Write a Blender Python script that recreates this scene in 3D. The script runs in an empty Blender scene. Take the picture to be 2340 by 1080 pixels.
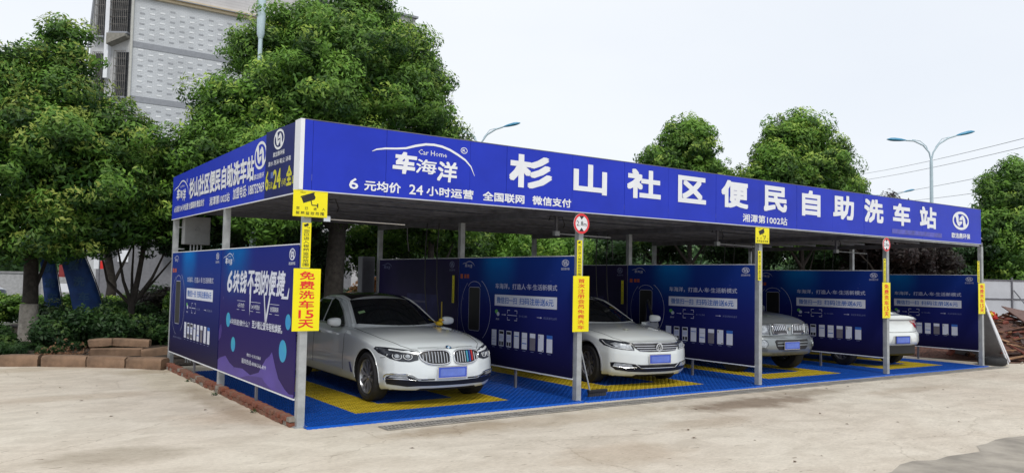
import bpy, bmesh, math, random
import numpy as np
from mathutils import Vector, Matrix
from mathutils.bvhtree import BVHTree

random.seed(7)
RNG = np.random.default_rng(11)
PI = math.pi
C = bpy.context.scene.collection
SC = bpy.context.scene

# ------------------------------------------------------------------ camera, sky, sun, exposure
cam_d = bpy.data.cameras.new('camera')
cam_d.lens = 27.70
cam_d.sensor_width = 36
cam_d.sensor_fit = 'HORIZONTAL'
cam_d.clip_start = 0.1
cam_d.clip_end = 3000
cam = bpy.data.objects.new('camera', cam_d)
cam.location = (-3.380, -9.023, 1.778)
cam.rotation_mode = 'XYZ'
cam.rotation_euler = (1.6245, -0.0202, -0.6160)
C.objects.link(cam)
SC.camera = cam

SUN_EL, SUN_AZ = math.radians(50), math.radians(200)      # high sun behind thin cloud, behind the camera
world = bpy.data.worlds.new('World')
SC.world = world
world.use_nodes = True
wn = world.node_tree.nodes; wl = world.node_tree.links
wn.clear()
w_out = wn.new('ShaderNodeOutputWorld')
w_bg = wn.new('ShaderNodeBackground'); w_bg.inputs['Strength'].default_value = 0.11
w_sky = wn.new('ShaderNodeTexSky'); w_sky.sky_type = 'NISHITA'; w_sky.sun_disc = False
w_sky.sun_elevation = SUN_EL; w_sky.sun_rotation = SUN_AZ
w_sky.air_density = 1.0; w_sky.dust_density = 2.0
w_tc = wn.new('ShaderNodeTexCoord')
w_map = wn.new('ShaderNodeMapping'); w_map.inputs['Scale'].default_value = (1.0, 1.0, 2.6)
w_noise = wn.new('ShaderNodeTexNoise'); w_noise.inputs['Scale'].default_value = 1.5
w_noise.inputs['Detail'].default_value = 4; w_noise.inputs['Roughness'].default_value = 0.5
w_ramp = wn.new('ShaderNodeValToRGB')
w_ramp.color_ramp.elements[0].position = 0.3; w_ramp.color_ramp.elements[0].color = (8.3, 8.75, 9.4, 1)
w_ramp.color_ramp.elements[1].position = 0.7; w_ramp.color_ramp.elements[1].color = (9.2, 9.5, 9.85, 1)
w_mix = wn.new('ShaderNodeMix'); w_mix.data_type = 'RGBA'; w_mix.inputs['Factor'].default_value = 0.9
wl.new(w_tc.outputs['Generated'], w_map.inputs['Vector'])
wl.new(w_map.outputs['Vector'], w_noise.inputs['Vector'])
wl.new(w_noise.outputs['Fac'], w_ramp.inputs['Fac'])
wl.new(w_sky.outputs['Color'], w_mix.inputs['A'])
wl.new(w_ramp.outputs['Color'], w_mix.inputs['B'])
wl.new(w_mix.outputs['Result'], w_bg.inputs['Color'])
wl.new(w_bg.outputs['Background'], w_out.inputs['Surface'])

sun_d = bpy.data.lights.new('sun', 'SUN')
sun_d.energy = 1.5; sun_d.angle = math.radians(14); sun_d.color = (1.0, 0.965, 0.91)
sun = bpy.data.objects.new('sun', sun_d)
sd = Vector((math.sin(SUN_AZ) * math.cos(SUN_EL), math.cos(SUN_AZ) * math.cos(SUN_EL), math.sin(SUN_EL)))
sun.rotation_euler = sd.to_track_quat('Z', 'Y').to_euler()
sun.location = (0, -20, 30)
C.objects.link(sun)

SC.view_settings.view_transform = 'Standard'
SC.view_settings.look = 'None'
SC.view_settings.exposure = 0.0
SC.view_settings.gamma = 1.0
SC.view_settings.use_curve_mapping = False

# ------------------------------------------------------------------ materials
MATS = {}
def mat(name, col, rough=0.6, metal=0.0, var=0.0, vscale=6.0, bump=0.0, bscale=40.0, col2=None, coat=0.0, spec=None, transl=0.0):
    if name in MATS: return MATS[name]
    m = bpy.data.materials.new(name); m.use_nodes = True
    nt = m.node_tree; b = nt.nodes['Principled BSDF']
    b.inputs['Base Color'].default_value = (*col, 1)
    b.inputs['Roughness'].default_value = rough
    b.inputs['Metallic'].default_value = metal
    if coat: b.inputs['Coat Weight'].default_value = coat; b.inputs['Coat Roughness'].default_value = 0.04
    if spec is not None: b.inputs['Specular IOR Level'].default_value = spec
    tc = nt.nodes.new('ShaderNodeTexCoord')
    if var or col2:
        n = nt.nodes.new('ShaderNodeTexNoise'); n.inputs['Scale'].default_value = vscale; n.inputs['Detail'].default_value = 5
        n.inputs['Roughness'].default_value = 0.6
        nt.links.new(tc.outputs['Object'], n.inputs['Vector'])
        r = nt.nodes.new('ShaderNodeValToRGB')
        a = col if col2 else tuple(c * (1 - var) for c in col)
        z = col2 if col2 else tuple(min(1, c * (1 + var)) for c in col)
        r.color_ramp.elements[0].position = 0.34; r.color_ramp.elements[0].color = (*a, 1)
        r.color_ramp.elements[1].position = 0.66; r.color_ramp.elements[1].color = (*z, 1)
        nt.links.new(n.outputs['Fac'], r.inputs['Fac'])
        nt.links.new(r.outputs['Color'], b.inputs['Base Color'])
    if bump:
        n2 = nt.nodes.new('ShaderNodeTexNoise'); n2.inputs['Scale'].default_value = bscale; n2.inputs['Detail'].default_value = 4
        nt.links.new(tc.outputs['Object'], n2.inputs['Vector'])
        bp = nt.nodes.new('ShaderNodeBump'); bp.inputs['Strength'].default_value = bump; bp.inputs['Distance'].default_value = 0.02
        nt.links.new(n2.outputs['Fac'], bp.inputs['Height'])
        nt.links.new(bp.outputs['Normal'], b.inputs['Normal'])
    MATS[name] = m
    return m

M_WHITE = mat('white_vinyl', (0.78, 0.80, 0.84), 0.4, var=0.03)
M_PRINT = mat('pale_print', (0.50, 0.52, 0.66), 0.35, var=0.05, vscale=9)
M_PRINTW = mat('white_print', (0.66, 0.69, 0.80), 0.35, var=0.04, vscale=9)
M_PRINTDIM = mat('dim_print', (0.16, 0.19, 0.36), 0.35, var=0.05)
M_PBLUE = mat('blue_print', (0.03, 0.13, 0.50), 0.35, var=0.05)
M_BLACK = mat('black_print', (0.012, 0.012, 0.014), 0.5, var=0.1)
M_RED = mat('red_print', (0.72, 0.02, 0.015), 0.45, var=0.05)
M_YELLOW = mat('yellow_sign', (0.86, 0.76, 0.0), 0.35, var=0.03, vscale=3)
M_GALV = mat('galvanised_steel', (0.40, 0.42, 0.43), 0.5, 0.35, var=0.16, vscale=7, bump=0.05)
M_DKSTEEL = mat('dark_steel', (0.16, 0.16, 0.18), 0.55, 0.3, var=0.25, vscale=4)
M_RUBBER = mat('rubber', (0.018, 0.018, 0.02), 0.75, var=0.25, vscale=20, bump=0.2)
M_BLACKP = mat('black_plastic', (0.014, 0.014, 0.016), 0.38, var=0.15)
M_CHROME = mat('chrome', (0.74, 0.75, 0.77), 0.12, 1.0, var=0.04)
M_GLASS = mat('tinted_glass', (0.010, 0.012, 0.014), 0.05, var=0.2, vscale=2, spec=0.45)
M_LAMPG = mat('headlamp_glass', (0.16, 0.17, 0.19), 0.08, 0.35, var=0.5, vscale=14, coat=1.0)
M_PLATE = mat('number_plate_blue', (0.05, 0.10, 0.50), 0.4, var=0.06)
M_PLATEB = mat('plate_blur', (0.13, 0.20, 0.60), 0.5, var=0.12, vscale=9)
M_REDLAMP = mat('red_lamp', (0.42, 0.012, 0.02), 0.1, var=0.2, vscale=9, coat=1.0)
M_RIM = mat('alloy', (0.46, 0.47, 0.49), 0.28, 0.85, var=0.08)
M_DARKIN = mat('wheel_well', (0.008, 0.008, 0.009), 0.9, var=0.2)
M_WOOD = mat('weathered_wood', (0.20, 0.11, 0.06), 0.8, var=0.4, vscale=4, bump=0.3)
M_BARK = mat('bark', (0.038, 0.032, 0.027), 0.9, var=0.4, vscale=9, bump=0.6, bscale=18)
M_LIME = mat('limewashed_bark', (0.34, 0.31, 0.27), 0.9, var=0.3, vscale=9, bump=0.6, bscale=18)
M_LAMPBLUE = mat('lamp_blue', (0.06, 0.28, 0.46), 0.35, var=0.1)
M_POLE = mat('pole_paint', (0.48, 0.60, 0.66), 0.4, var=0.08, vscale=3)
M_KERB = mat('brown_kerb_stone', (0.20, 0.125, 0.078), 0.85, var=0.3, vscale=4, bump=0.5)
M_SOIL = mat('soil', (0.045, 0.03, 0.02), 0.95, var=0.45, vscale=5, bump=1.0, bscale=12)

# ------------------------------------------------------------------ mesh helpers
def tag(o, label=None, cat=None, group=None, kind=None):
    if label: o['label'] = label
    if cat: o['category'] = cat
    if group: o['group'] = group
    if kind: o['kind'] = kind
    return o

def empty(name, loc=(0, 0, 0), rz=0.0, label=None, cat=None, group=None):
    o = bpy.data.objects.new(name, None); C.objects.link(o)
    o.location = loc; o.rotation_euler = (0, 0, rz); o.empty_display_size = 0.2
    return tag(o, label, cat, group)

def link(name, me, parent=None, loc=None, rot=None):
    o = bpy.data.objects.new(name, me); C.objects.link(o)
    if parent is not None: o.parent = parent
    if loc is not None: o.location = loc
    if rot is not None: o.rotation_euler = rot
    return o

class MB:
    """collects boxes, tubes and polygons into one mesh"""
    def __init__(s): s.v = []; s.f = []; s.mi = []; s.m = 0
    def add(s, vs, fs):
        n = len(s.v); s.v += [tuple(p) for p in vs]
        s.f += [tuple(i + n for i in f) for f in fs]; s.mi += [s.m] * len(fs)
        return s
    def box(s, x0, y0, z0, x1, y1, z1, M=None):
        vs = [Vector(p) for p in ((x0, y0, z0), (x1, y0, z0), (x1, y1, z0), (x0, y1, z0), (x0, y0, z1), (x1, y0, z1), (x1, y1, z1), (x0, y1, z1))]
        if M is not None: vs = [M @ p for p in vs]
        return s.add(vs, [(0, 3, 2, 1), (4, 5, 6, 7), (0, 1, 5, 4), (1, 2, 6, 5), (2, 3, 7, 6), (3, 0, 4, 7)])
    def bevbox(s, x0, y0, z0, x1, y1, z1, b=0.01, M=None):
        bm = bmesh.new(); bmesh.ops.create_cube(bm, size=1)
        for v in bm.verts:
            v.co = Vector(((x0 + x1) / 2 + v.co.x * (x1 - x0), (y0 + y1) / 2 + v.co.y * (y1 - y0), (z0 + z1) / 2 + v.co.z * (z1 - z0)))
        bmesh.ops.bevel(bm, geom=bm.edges[:], offset=b, segments=1, affect='EDGES')
        vs = [(M @ v.co) if M is not None else v.co.copy() for v in bm.verts]
        bm.verts.index_update()
        fs = [tuple(v.index for v in f.verts) for f in bm.faces]; bm.free()
        return s.add(vs, fs)
    def tube(s, pts, r, n=8, cap=True):
        pts = [Vector(p) for p in pts]
        rs = r if isinstance(r, (list, tuple)) else [r] * len(pts)
        vs = []; prev = None
        for i, p in enumerate(pts):
            d = (pts[min(i + 1, len(pts) - 1)] - pts[max(i - 1, 0)]).normalized()
            if prev is None:
                up = Vector((0, 0, 1)) if abs(d.z) < 0.9 else Vector((1, 0, 0))
                a = d.cross(up).normalized()
            else:
                a = (prev - d * prev.dot(d)).normalized()
            prev = a; b = d.cross(a)
            for k in range(n):
                t = 2 * PI * k / n
                vs.append(p + (a * math.cos(t) + b * math.sin(t)) * rs[i])
        fs = []
        for i in range(len(pts) - 1):
            for k in range(n):
                k2 = (k + 1) % n
                fs.append((i * n + k, i * n + k2, (i + 1) * n + k2, (i + 1) * n + k))
        if cap:
            fs.append(tuple(range(n - 1, -1, -1))); fs.append(tuple(range((len(pts) - 1) * n, len(pts) * n)))
        return s.add(vs, fs)
    def lathe(s, prof, n=24, M=None, close=False):
        """prof: (r, h) about the local Z axis"""
        vs = []
        for r, h in prof:
            for k in range(n):
                t = 2 * PI * k / n
                p = Vector((r * math.cos(t), r * math.sin(t), h))
                vs.append(M @ p if M is not None else p)
        fs = []
        for i in range(len(prof) - 1):
            for k in range(n):
                k2 = (k + 1) % n
                fs.append((i * n + k, i * n + k2, (i + 1) * n + k2, (i + 1) * n + k))
        if close:
            fs.append(tuple(range(n - 1, -1, -1))); fs.append(tuple(range((len(prof) - 1) * n, len(prof) * n)))
        return s.add(vs, fs)
    def prism(s, poly, y0, y1):
        """poly in (x, z), extruded from y0 (front) to y1"""
        n = len(poly)
        vs = [(x, y0, z) for x, z in poly] + [(x, y1, z) for x, z in poly]
        fs = [tuple(range(n)), tuple(range(2 * n - 1, n - 1, -1))]
        for i in range(n):
            j = (i + 1) % n
            fs.append((i, i + n, j + n, j))
        return s.add(vs, fs)
    def mesh(s, name, mats, smooth=None):
        me = bpy.data.meshes.new(name)
        me.from_pydata(s.v, [], s.f)
        if not isinstance(mats, (list, tuple)): mats = [mats]
        for m in mats: me.materials.append(m)
        if len(mats) > 1: me.polygons.foreach_set('material_index', s.mi)
        bm = bmesh.new(); bm.from_mesh(me)
        bmesh.ops.recalc_face_normals(bm, faces=bm.faces[:])
        bm.to_mesh(me); bm.free()
        if smooth:
            me.shade_smooth(); me.set_sharp_from_angle(angle=math.radians(smooth))
        me.update()
        return me
    def build(s, name, mats, parent=None, smooth=None, loc=None, rot=None):
        return link(name, s.mesh(name, mats, smooth), parent, loc, rot)

def copy_tree(o, parent=None):
    c = o.copy(); C.objects.link(c)
    c.parent = parent
    for ch in list(o.children): copy_tree(ch, c)
    return c

# ------------------------------------------------------------------ lettering (flat print, a local frame with x right, z up, facing -y)
_tc = {}
def text_mesh(s, bold=0.0, res=2, line=1.0, space=1.0):
    key = (s, bold, res, line, space)
    if key in _tc: return _tc[key]
    cu = bpy.data.curves.new('text', 'FONT'); cu.body = s; cu.size = 1.0
    cu.align_x = 'CENTER'; cu.offset = bold; cu.resolution_u = res; cu.space_line = line; cu.space_character = space
    ob = bpy.data.objects.new('text', cu); C.objects.link(ob)
    dg = bpy.context.evaluated_depsgraph_get(); dg.update()
    me = bpy.data.meshes.new_from_object(ob.evaluated_get(dg))
    bpy.data.objects.remove(ob); bpy.data.curves.remove(cu)
    n = len(me.vertices); co = np.empty(n * 3, 'f'); me.vertices.foreach_get('co', co); co = co.reshape(-1, 3)
    fs = [tuple(p.vertices) for p in me.polygons]
    bpy.data.meshes.remove(me)
    co[:, 0] -= co[:, 0].min(); co[:, 1] -= co[:, 1].min()
    co[:, 0] /= max(co[:, 0].max(), 1e-6); co[:, 1] /= max(co[:, 1].max(), 1e-6)
    _tc[key] = (co, fs)
    return co, fs

def put_text(mb, s, x0, x1, z0, z1, y=-0.003, bold=0.02, res=2, line=1.0, space=1.0, shear=0.0):
    """bold strokes: the same glyphs stamped a hair apart, each stamp 0.2 mm in front of the last"""
    big = (z1 - z0) > 0.09
    co, fs = text_mesh(s, 0.0, 2 if big else 1, line, space)
    n = max(1, len(s.replace(' ', '')))
    dz = bold * (z1 - z0) * 0.95; dx = dz
    if bold <= 0.005: st = [(0, 0)]
    elif big: st = [(dx, dz), (-dx, -dz), (dx, -dz), (-dx, dz)] + ([(0, 0)] if bold > .024 else []) + ([(dx, 0), (-dx, 0), (0, dz), (0, -dz)] if bold > .036 else [])
    else: st = [(dx * 0.9, dz * 0.3), (-dx * 0.9, -dz * 0.3)]
    X0, X1, Z0, Z1 = (x0 + dx, x1 - dx, z0 + dz, z1 - dz) if bold > 0.005 else (x0, x1, z0, z1)
    for k, (ax, az) in enumerate(st):
        x = X0 + co[:, 0] * (X1 - X0) + shear * (co[:, 1] - 0.5) * (z1 - z0) + ax
        z = Z0 + co[:, 1] * (Z1 - Z0) + az
        mb.add(np.stack([x, np.full(len(x), y - 0.0002 * k), z], 1).tolist(), fs)
    return mb

def flat(mb, poly, y=-0.003):
    mb.add([(x, y, z) for x, z in poly], [tuple(range(len(poly)))]); return mb
def rect(mb, x0, x1, z0, z1, y=-0.003): return flat(mb, [(x0, z0), (x1, z0), (x1, z1), (x0, z1)], y)
def stroke(mb, pts, w, y=-0.003):
    """a flat ribbon of width w (number or list) along a polyline in (x, z)"""
    P = [Vector(p) for p in pts]; ws = w if isinstance(w, (list, tuple)) else [w] * len(P)
    vs = []
    for i, p in enumerate(P):
        d = (P[min(i + 1, len(P) - 1)] - P[max(i - 1, 0)]).normalized(); n = Vector((-d.y, d.x)) * ws[i] / 2
        vs += [(p.x + n.x, y, p.y + n.y), (p.x - n.x, y, p.y - n.y)]
    mb.add(vs, [(2 * i, 2 * i + 1, 2 * i + 3, 2 * i + 2) for i in range(len(P) - 1)]); return mb
def ell(cx, cz, rx, rz, a0=0, a1=2 * PI, n=28):
    return [(cx + rx * math.cos(a0 + (a1 - a0) * i / n), cz + rz * math.sin(a0 + (a1 - a0) * i / n)) for i in range(n + 1)]

def round_logo(mb, cx, cz, rx, rz, y=-0.003):
    E = lambda a, b, x=0, z=0, A0=0, A1=2 * PI, n=24: [(cx + (x + a * math.cos(A0 + (A1 - A0) * i / n)) * rx, cz + (z + b * math.sin(A0 + (A1 - A0) * i / n)) * rz) for i in range(n + 1)]
    stroke(mb, E(0.92, 0.93), 0.15 * rx, y)
    s1 = [(-0.55, 0.75), (-0.42, 0.3), (-0.40, -0.1), (-0.28, -0.42), (-0.1, -0.58)]
    stroke(mb, [(cx + a * rx, cz + b * rz) for a, b in s1], [0.42 * rx, 0.32 * rx, 0.27 * rx, 0.22 * rx, 0.08 * rx], y - 0.0006)
    stroke(mb, [(cx - a * rx, cz - b * rz) for a, b in s1], [0.42 * rx, 0.32 * rx, 0.27 * rx, 0.22 * rx, 0.08 * rx], y - 0.0006)
    flat(mb, [(cx + a * rx, cz + b * rz) for a, b in ((-0.18, 0.04), (0.2, 0.1), (0.18, 0.36), (0.05, 0.52), (-0.14, 0.3))], y - 0.0006)
    flat(mb, [(cx - a * rx, cz - b * rz) for a, b in ((-0.18, 0.04), (0.2, 0.1), (0.18, 0.36), (0.05, 0.52), (-0.14, 0.3))], y - 0.0006)

def car_logo(mb, x0, x1, z0, z1, y=-0.003, small=False):
    W = x1 - x0; H = z1 - z0
    pt = [(0.0, 0.60), (0.04, 0.66), (0.12, 0.71), (0.22, 0.74), (0.31, 0.78), (0.40, 0.87), (0.50, 0.945), (0.58, 0.96), (0.66, 0.94), (0.74, 0.88), (0.82, 0.78), (0.90, 0.66), (0.96, 0.50), (1.0, 0.26)]
    ww = [0.01, 0.035, 0.045, 0.045, 0.05, 0.06, 0.06, 0.06, 0.06, 0.06, 0.06, 0.05, 0.035, 0.01]
    k = 1.5 if small else 1.0
    stroke(mb, [(x0 + a * W, z0 + b * H) for a, b in pt], [w * H * k for w in ww], y)
    if not small:
        put_text(mb, 'Car Home', x0 + 0.43 * W, x0 + 0.71 * W, z0 + 0.665 * H, z0 + 0.80 * H, y, 0.0)
        stroke(mb, ell(x0 + 0.885 * W, z0 + 0.91 * H, 0.032 * W, 0.075 * H), 0.018 * H, y)
        put_text(mb, 'R', x0 + 0.868 * W, x0 + 0.902 * W, z0 + 0.87 * H, z0 + 0.95 * H, y, 0.03)
    put_text(mb, '车', x0 + 0.20 * W, x0 + 0.41 * W, z0 + 0.12 * H, z0 + 0.68 * H, y, 0.05, shear=0.2)
    put_text(mb, '海', x0 + 0.41 * W, x0 + 0.61 * W, z0 + 0.18 * H, z0 + 0.55 * H, y, 0.02, shear=0.1)
    put_text(mb, '洋', x0 + 0.62 * W, x0 + 0.82 * W, z0 + 0.02 * H, z0 + 0.56 * H, y, 0.03, shear=0.1)

# ------------------------------------------------------------------ ground level (the yard falls a little to the right)
def gz(x): return -0.0065 * max(0.0, min(x, 17.5) - 4.2)

def sheet(name, poly_or_grid, m, z=0.0, kind='structure'):
    """a ground sheet that follows gz(); poly_or_grid: list of (x, y) outline"""
    bm = bmesh.new()
    f = bm.faces.new([bm.verts.new((x, y, 0)) for x, y in poly_or_grid])
    for cx in (4.2, 17.5):
        bmesh.ops.bisect_plane(bm, geom=bm.verts[:] + bm.edges[:] + bm.faces[:], plane_co=(cx, 0, 0), plane_no=(1, 0, 0))
    bmesh.ops.triangulate(bm, faces=bm.faces[:])
    for v in bm.verts: v.co.z = gz(v.co.x) + z
    bmesh.ops.recalc_face_normals(bm, faces=bm.faces[:])
    if sum(f.normal.z for f in bm.faces) < 0: bmesh.ops.reverse_faces(bm, faces=bm.faces[:])
    me = bpy.data.meshes.new(name); bm.to_mesh(me); bm.free(); me.materials.append(m)
    o = link(name, me); tag(o, kind=kind); return o

def concrete_material():
    m = bpy.data.materials.new('yard_concrete'); m.use_nodes = True
    nt = m.node_tree; N = nt.nodes; L = nt.links; b = N['Principled BSDF']
    b.inputs['Roughness'].default_value = 0.82
    tc = N.new('ShaderNodeTexCoord')
    def noise(scale, detail=5, rough=0.6, sc=None, dist=0.0):
        n = N.new('ShaderNodeTexNoise'); n.inputs['Scale'].default_value = scale; n.inputs['Detail'].default_value = detail
        n.inputs['Roughness'].default_value = rough; n.inputs['Distortion'].default_value = dist
        if sc:
            mp = N.new('ShaderNodeMapping'); mp.inputs['Scale'].default_value = sc; mp.inputs['Rotation'].default_value = (0, 0, -0.25)
            L.new(tc.outputs['Object'], mp.inputs['Vector']); L.new(mp.outputs['Vector'], n.inputs['Vector'])
        else: L.new(tc.outputs['Object'], n.inputs['Vector'])
        return n
    def ramp(n, a, ca, z, cz):
        r = N.new('ShaderNodeValToRGB'); e = r.color_ramp.elements
        e[0].position = a; e[0].color = (*ca, 1); e[1].position = z; e[1].color = (*cz, 1)
        L.new(n.outputs['Fac'], r.inputs['Fac']); return r
    def mix(fac, A, B, mode='MIX'):
        x = N.new('ShaderNodeMix'); x.data_type = 'RGBA'; x.blend_type = mode
        if isinstance(fac, float): x.inputs['Factor'].default_value = fac
        else: L.new(fac, x.inputs['Factor'])
        L.new(A, x.inputs['A']); L.new(B, x.inputs['B']); return x
    big = ramp(noise(0.32, 4, 0.55), 0.35, (0.58, 0.505, 0.41), 0.65, (0.65, 0.59, 0.49))
    med = ramp(noise(1.7, 6, 0.62, (1.0, 1.7, 1), 0.6), 0.36, (0.86, 0.845, 0.825), 0.60, (1.05, 1.05, 1.05))
    fine = ramp(noise(16, 5, 0.7, (1, 2.0, 1)), 0.30, (0.84, 0.83, 0.82), 0.60, (1.04, 1.04, 1.04))
    speck = ramp(noise(7.0, 2, 0.5, (1, 3.2, 1), 1.0), 0.27, (0.40, 0.35, 0.30), 0.31, (1, 1, 1))
    grain = ramp(noise(90, 2, 0.6), 0.3, (0.93, 0.93, 0.93), 0.7, (1.05, 1.05, 1.05))
    c = mix(0.9, big.outputs['Color'], med.outputs['Color'], 'MULTIPLY')
    c = mix(0.9, c.outputs['Result'], fine.outputs['Color'], 'MULTIPLY')
    c = mix(0.75, c.outputs['Result'], speck.outputs['Color'], 'MULTIPLY')
    c = mix(0.8, c.outputs['Result'], grain.outputs['Color'], 'MULTIPLY')
    # hair cracks
    vo = N.new('ShaderNodeTexVoronoi'); vo.feature = 'DISTANCE_TO_EDGE'; vo.inputs['Scale'].default_value = 0.42
    wob = noise(1.3, 6, 0.7); vm = N.new('ShaderNodeMix'); vm.data_type = 'RGBA'; vm.inputs['Factor'].default_value = 0.3
    L.new(tc.outputs['Object'], vm.inputs['A']); L.new(wob.outputs['Color'], vm.inputs['B']); L.new(vm.outputs['Result'], vo.inputs['Vector'])
    cr = N.new('ShaderNodeValToRGB'); cr.color_ramp.elements[0].position = 0.0; cr.color_ramp.elements[0].color = (0.62, 0.58, 0.54, 1)
    cr.color_ramp.elements[1].position = 0.0035; cr.color_ramp.elements[1].color = (1, 1, 1, 1)
    L.new(vo.outputs['Distance'], cr.inputs['Fac'])
    c = mix(0.6, c.outputs['Result'], cr.outputs['Color'], 'MULTIPLY')
    # shaped stains: oil and wet dirt, object-space ellipses broken up by noise
    sx = N.new('ShaderNodeSeparateXYZ'); L.new(tc.outputs['Object'], sx.inputs['Vector'])
    nz = noise(1.6, 6, 0.7)
    def math_(op, a, bb=None):
        n = N.new('ShaderNodeMath'); n.operation = op
        for i, q in enumerate((a, bb)):
            if q is None: continue
            if isinstance(q, (int, float)): n.inputs[i].default_value = q
            else: L.new(q, n.inputs[i])
        return n.outputs[0]
    def stain(cx, cy, rx, ry, col, amt, cin):
        dx = math_('DIVIDE', math_('SUBTRACT', sx.outputs['X'], cx), rx); dy = math_('DIVIDE', math_('SUBTRACT', sx.outputs['Y'], cy), ry)
        d = math_('SQRT', math_('ADD', math_('MULTIPLY', dx, dx), math_('MULTIPLY', dy, dy)))
        d = math_('ADD', d, math_('MULTIPLY', math_('SUBTRACT', nz.outputs['Fac'], 0.5), 1.9))
        r = N.new('ShaderNodeMapRange'); r.inputs['From Min'].default_value = 1.15; r.inputs['From Max'].default_value = 0.55
        r.inputs['To Min'].default_value = 0; r.inputs['To Max'].default_value = amt; r.clamp = True; L.new(d, r.inputs['Value'])
        rgb = N.new('ShaderNodeRGB'); rgb.outputs[0].default_value = (*col, 1)
        return mix(r.outputs['Result'], cin, rgb.outputs[0], 'MULTIPLY').outputs['Result']
    o = c.outputs['Result']
    o = stain(6.6, -1.35, 1.5, 0.42, (0.42, 0.36, 0.31), 0.9, o)
    o = stain(8.4, -1.0, 1.2, 0.3, (0.5, 0.45, 0.4), 0.7, o)
    o = stain(-2.05, -0.55, 0.75, 0.42, (0.66, 0.64, 0.60), 0.75, o)
    o = stain(-4.6, 2.6, 0.6, 0.5, (0.62, 0.54, 0.47), 0.7, o)
    o = stain(0.2, 1.0, 1.4, 0.8, (0.86, 0.78, 0.70), 0.6, o)
    o = stain(3.0, -1.1, 2.6, 0.35, (0.8, 0.75, 0.68), 0.6, o)
    o = stain(2.4, -3.0, 0.8, 0.5, (0.78, 0.71, 0.64), 0.6, o)
    o = stain(10.5, -1.6, 1.4, 0.25, (0.66, 0.6, 0.54), 0.6, o)
    o = stain(4.6, -2.2, 1.1, 0.3, (0.72, 0.66, 0.6), 0.6, o)
    o = stain(-1.8, 3.6, 1.2, 0.35, (0.80, 0.74, 0.68), 0.6, o)
    o = stain(1.6, -1.0, 1.0, 0.28, (0.70, 0.64, 0.57), 0.7, o)
    o = stain(-0.35, 2.2, 0.22, 2.2, (0.62, 0.56, 0.50), 0.6, o)
    o = stain(-0.6, 6.2, 0.7, 0.4, (0.66, 0.60, 0.52), 0.6, o)
    o = stain(-3.0, 7.4, 3.5, 0.45, (0.74, 0.68, 0.60), 0.6, o)
    o = stain(-0.4, 4.5, 0.5, 2.6, (0.82, 0.80, 0.70), 0.5, o)
    L.new(o, b.inputs['Base Color'])
    hb = noise(22, 6, 0.7); bp = N.new('ShaderNodeBump'); bp.inputs['Strength'].default_value = 0.18; bp.inputs['Distance'].default_value = 0.012
    L.new(hb.outputs['Fac'], bp.inputs['Height']); L.new(bp.outputs['Normal'], b.inputs['Normal'])
    return m
M_CONC = concrete_material()
M_ROAD = mat('old_asphalt', (0.33, 0.295, 0.245), 0.9, var=0.25, vscale=2.2, bump=0.3, bscale=60)
M_EARTH = mat('dry_earth', (0.11, 0.105, 0.085), 0.95, var=0.35, vscale=0.8, bump=0.5, bscale=6, col2=(0.05, 0.075, 0.035))
M_GREYROAD = mat('side_road', (0.25, 0.245, 0.24), 0.85, var=0.12, vscale=0.6)

sheet('ground', [(-900, -900), (900, -900), (900, 900), (-900, 900)], M_EARTH, -0.03)
sheet('concrete_yard', [(-60, -60), (60, -60), (60, -3.5), (21.5, -0.6), (17.9, 0.2), (17.6, 7.2), (0.3, 7.2), (-0.2, 6.35), (-1.2, 7.5), (-2.6, 8.1), (-6, 9.2), (-60, 20)], M_CONC, 0.0)
sheet('side_road', [(-60, 21.5), (-2.8, 21.5), (-1.6, 22.5), (-0.9, 27.5), (9, 27.5), (60, 27.5), (60, 36.5), (-60, 44)], M_GREYROAD, -0.02)
rr = random.Random(3)
edge = []
for i in range(41):
    t = i / 40; x = 2.9 + t * 12.0; y = -5.15 + 0.16 * (x - 2.9) * 0.2 + 0.35 * t
    edge.append((x + rr.uniform(-.05, .05), y + 0.22 + rr.uniform(-.07, .07) + 0.10 * math.sin(x * 3.1)))
sheet('asphalt_road', [(2.3, -5.4)] + edge + [(40, -4.6), (40, -40), (-1, -40), (1.6, -6.4)], M_ROAD, 0.004)

# ------------------------------------------------------------------ wash bay canopy
W, D1, D2, HB, HT = 4.22, 3.343, 6.742, 2.784, 3.62
NB = 4
M_FASCIA = mat('royal_blue_banner', (0.015, 0.036, 0.47), 0.42, var=0.10, vscale=1.1, spec=0.25, bump=0.25, bscale=1.6)
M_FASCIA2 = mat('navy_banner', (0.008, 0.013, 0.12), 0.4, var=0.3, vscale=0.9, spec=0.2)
M_ROOFS = mat('roof_sheet_metal', (0.36, 0.36, 0.38), 0.6, 0.3, var=0.2, vscale=2)

canopy = empty('carwash_canopy', (0, 0, 0), 0, 'long open steel canopy with royal blue lettered fascia over four car wash bays', 'canopy')
pm = MB()
pm.box(-0.045, -0.045, 0, 0.045, 0.045, HB - 0.002)
pm.box(-0.075, -0.075, 0, 0.075, 0.075, 0.012)
post_me = pm.mesh('post', M_GALV)
for i in range(NB + 1):
    for yy in (0, D1, D2):
        o = link('post', post_me, canopy, (i * W, yy, gz(i * W))); o.scale.z = (HB - gz(i * W)) / HB
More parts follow.
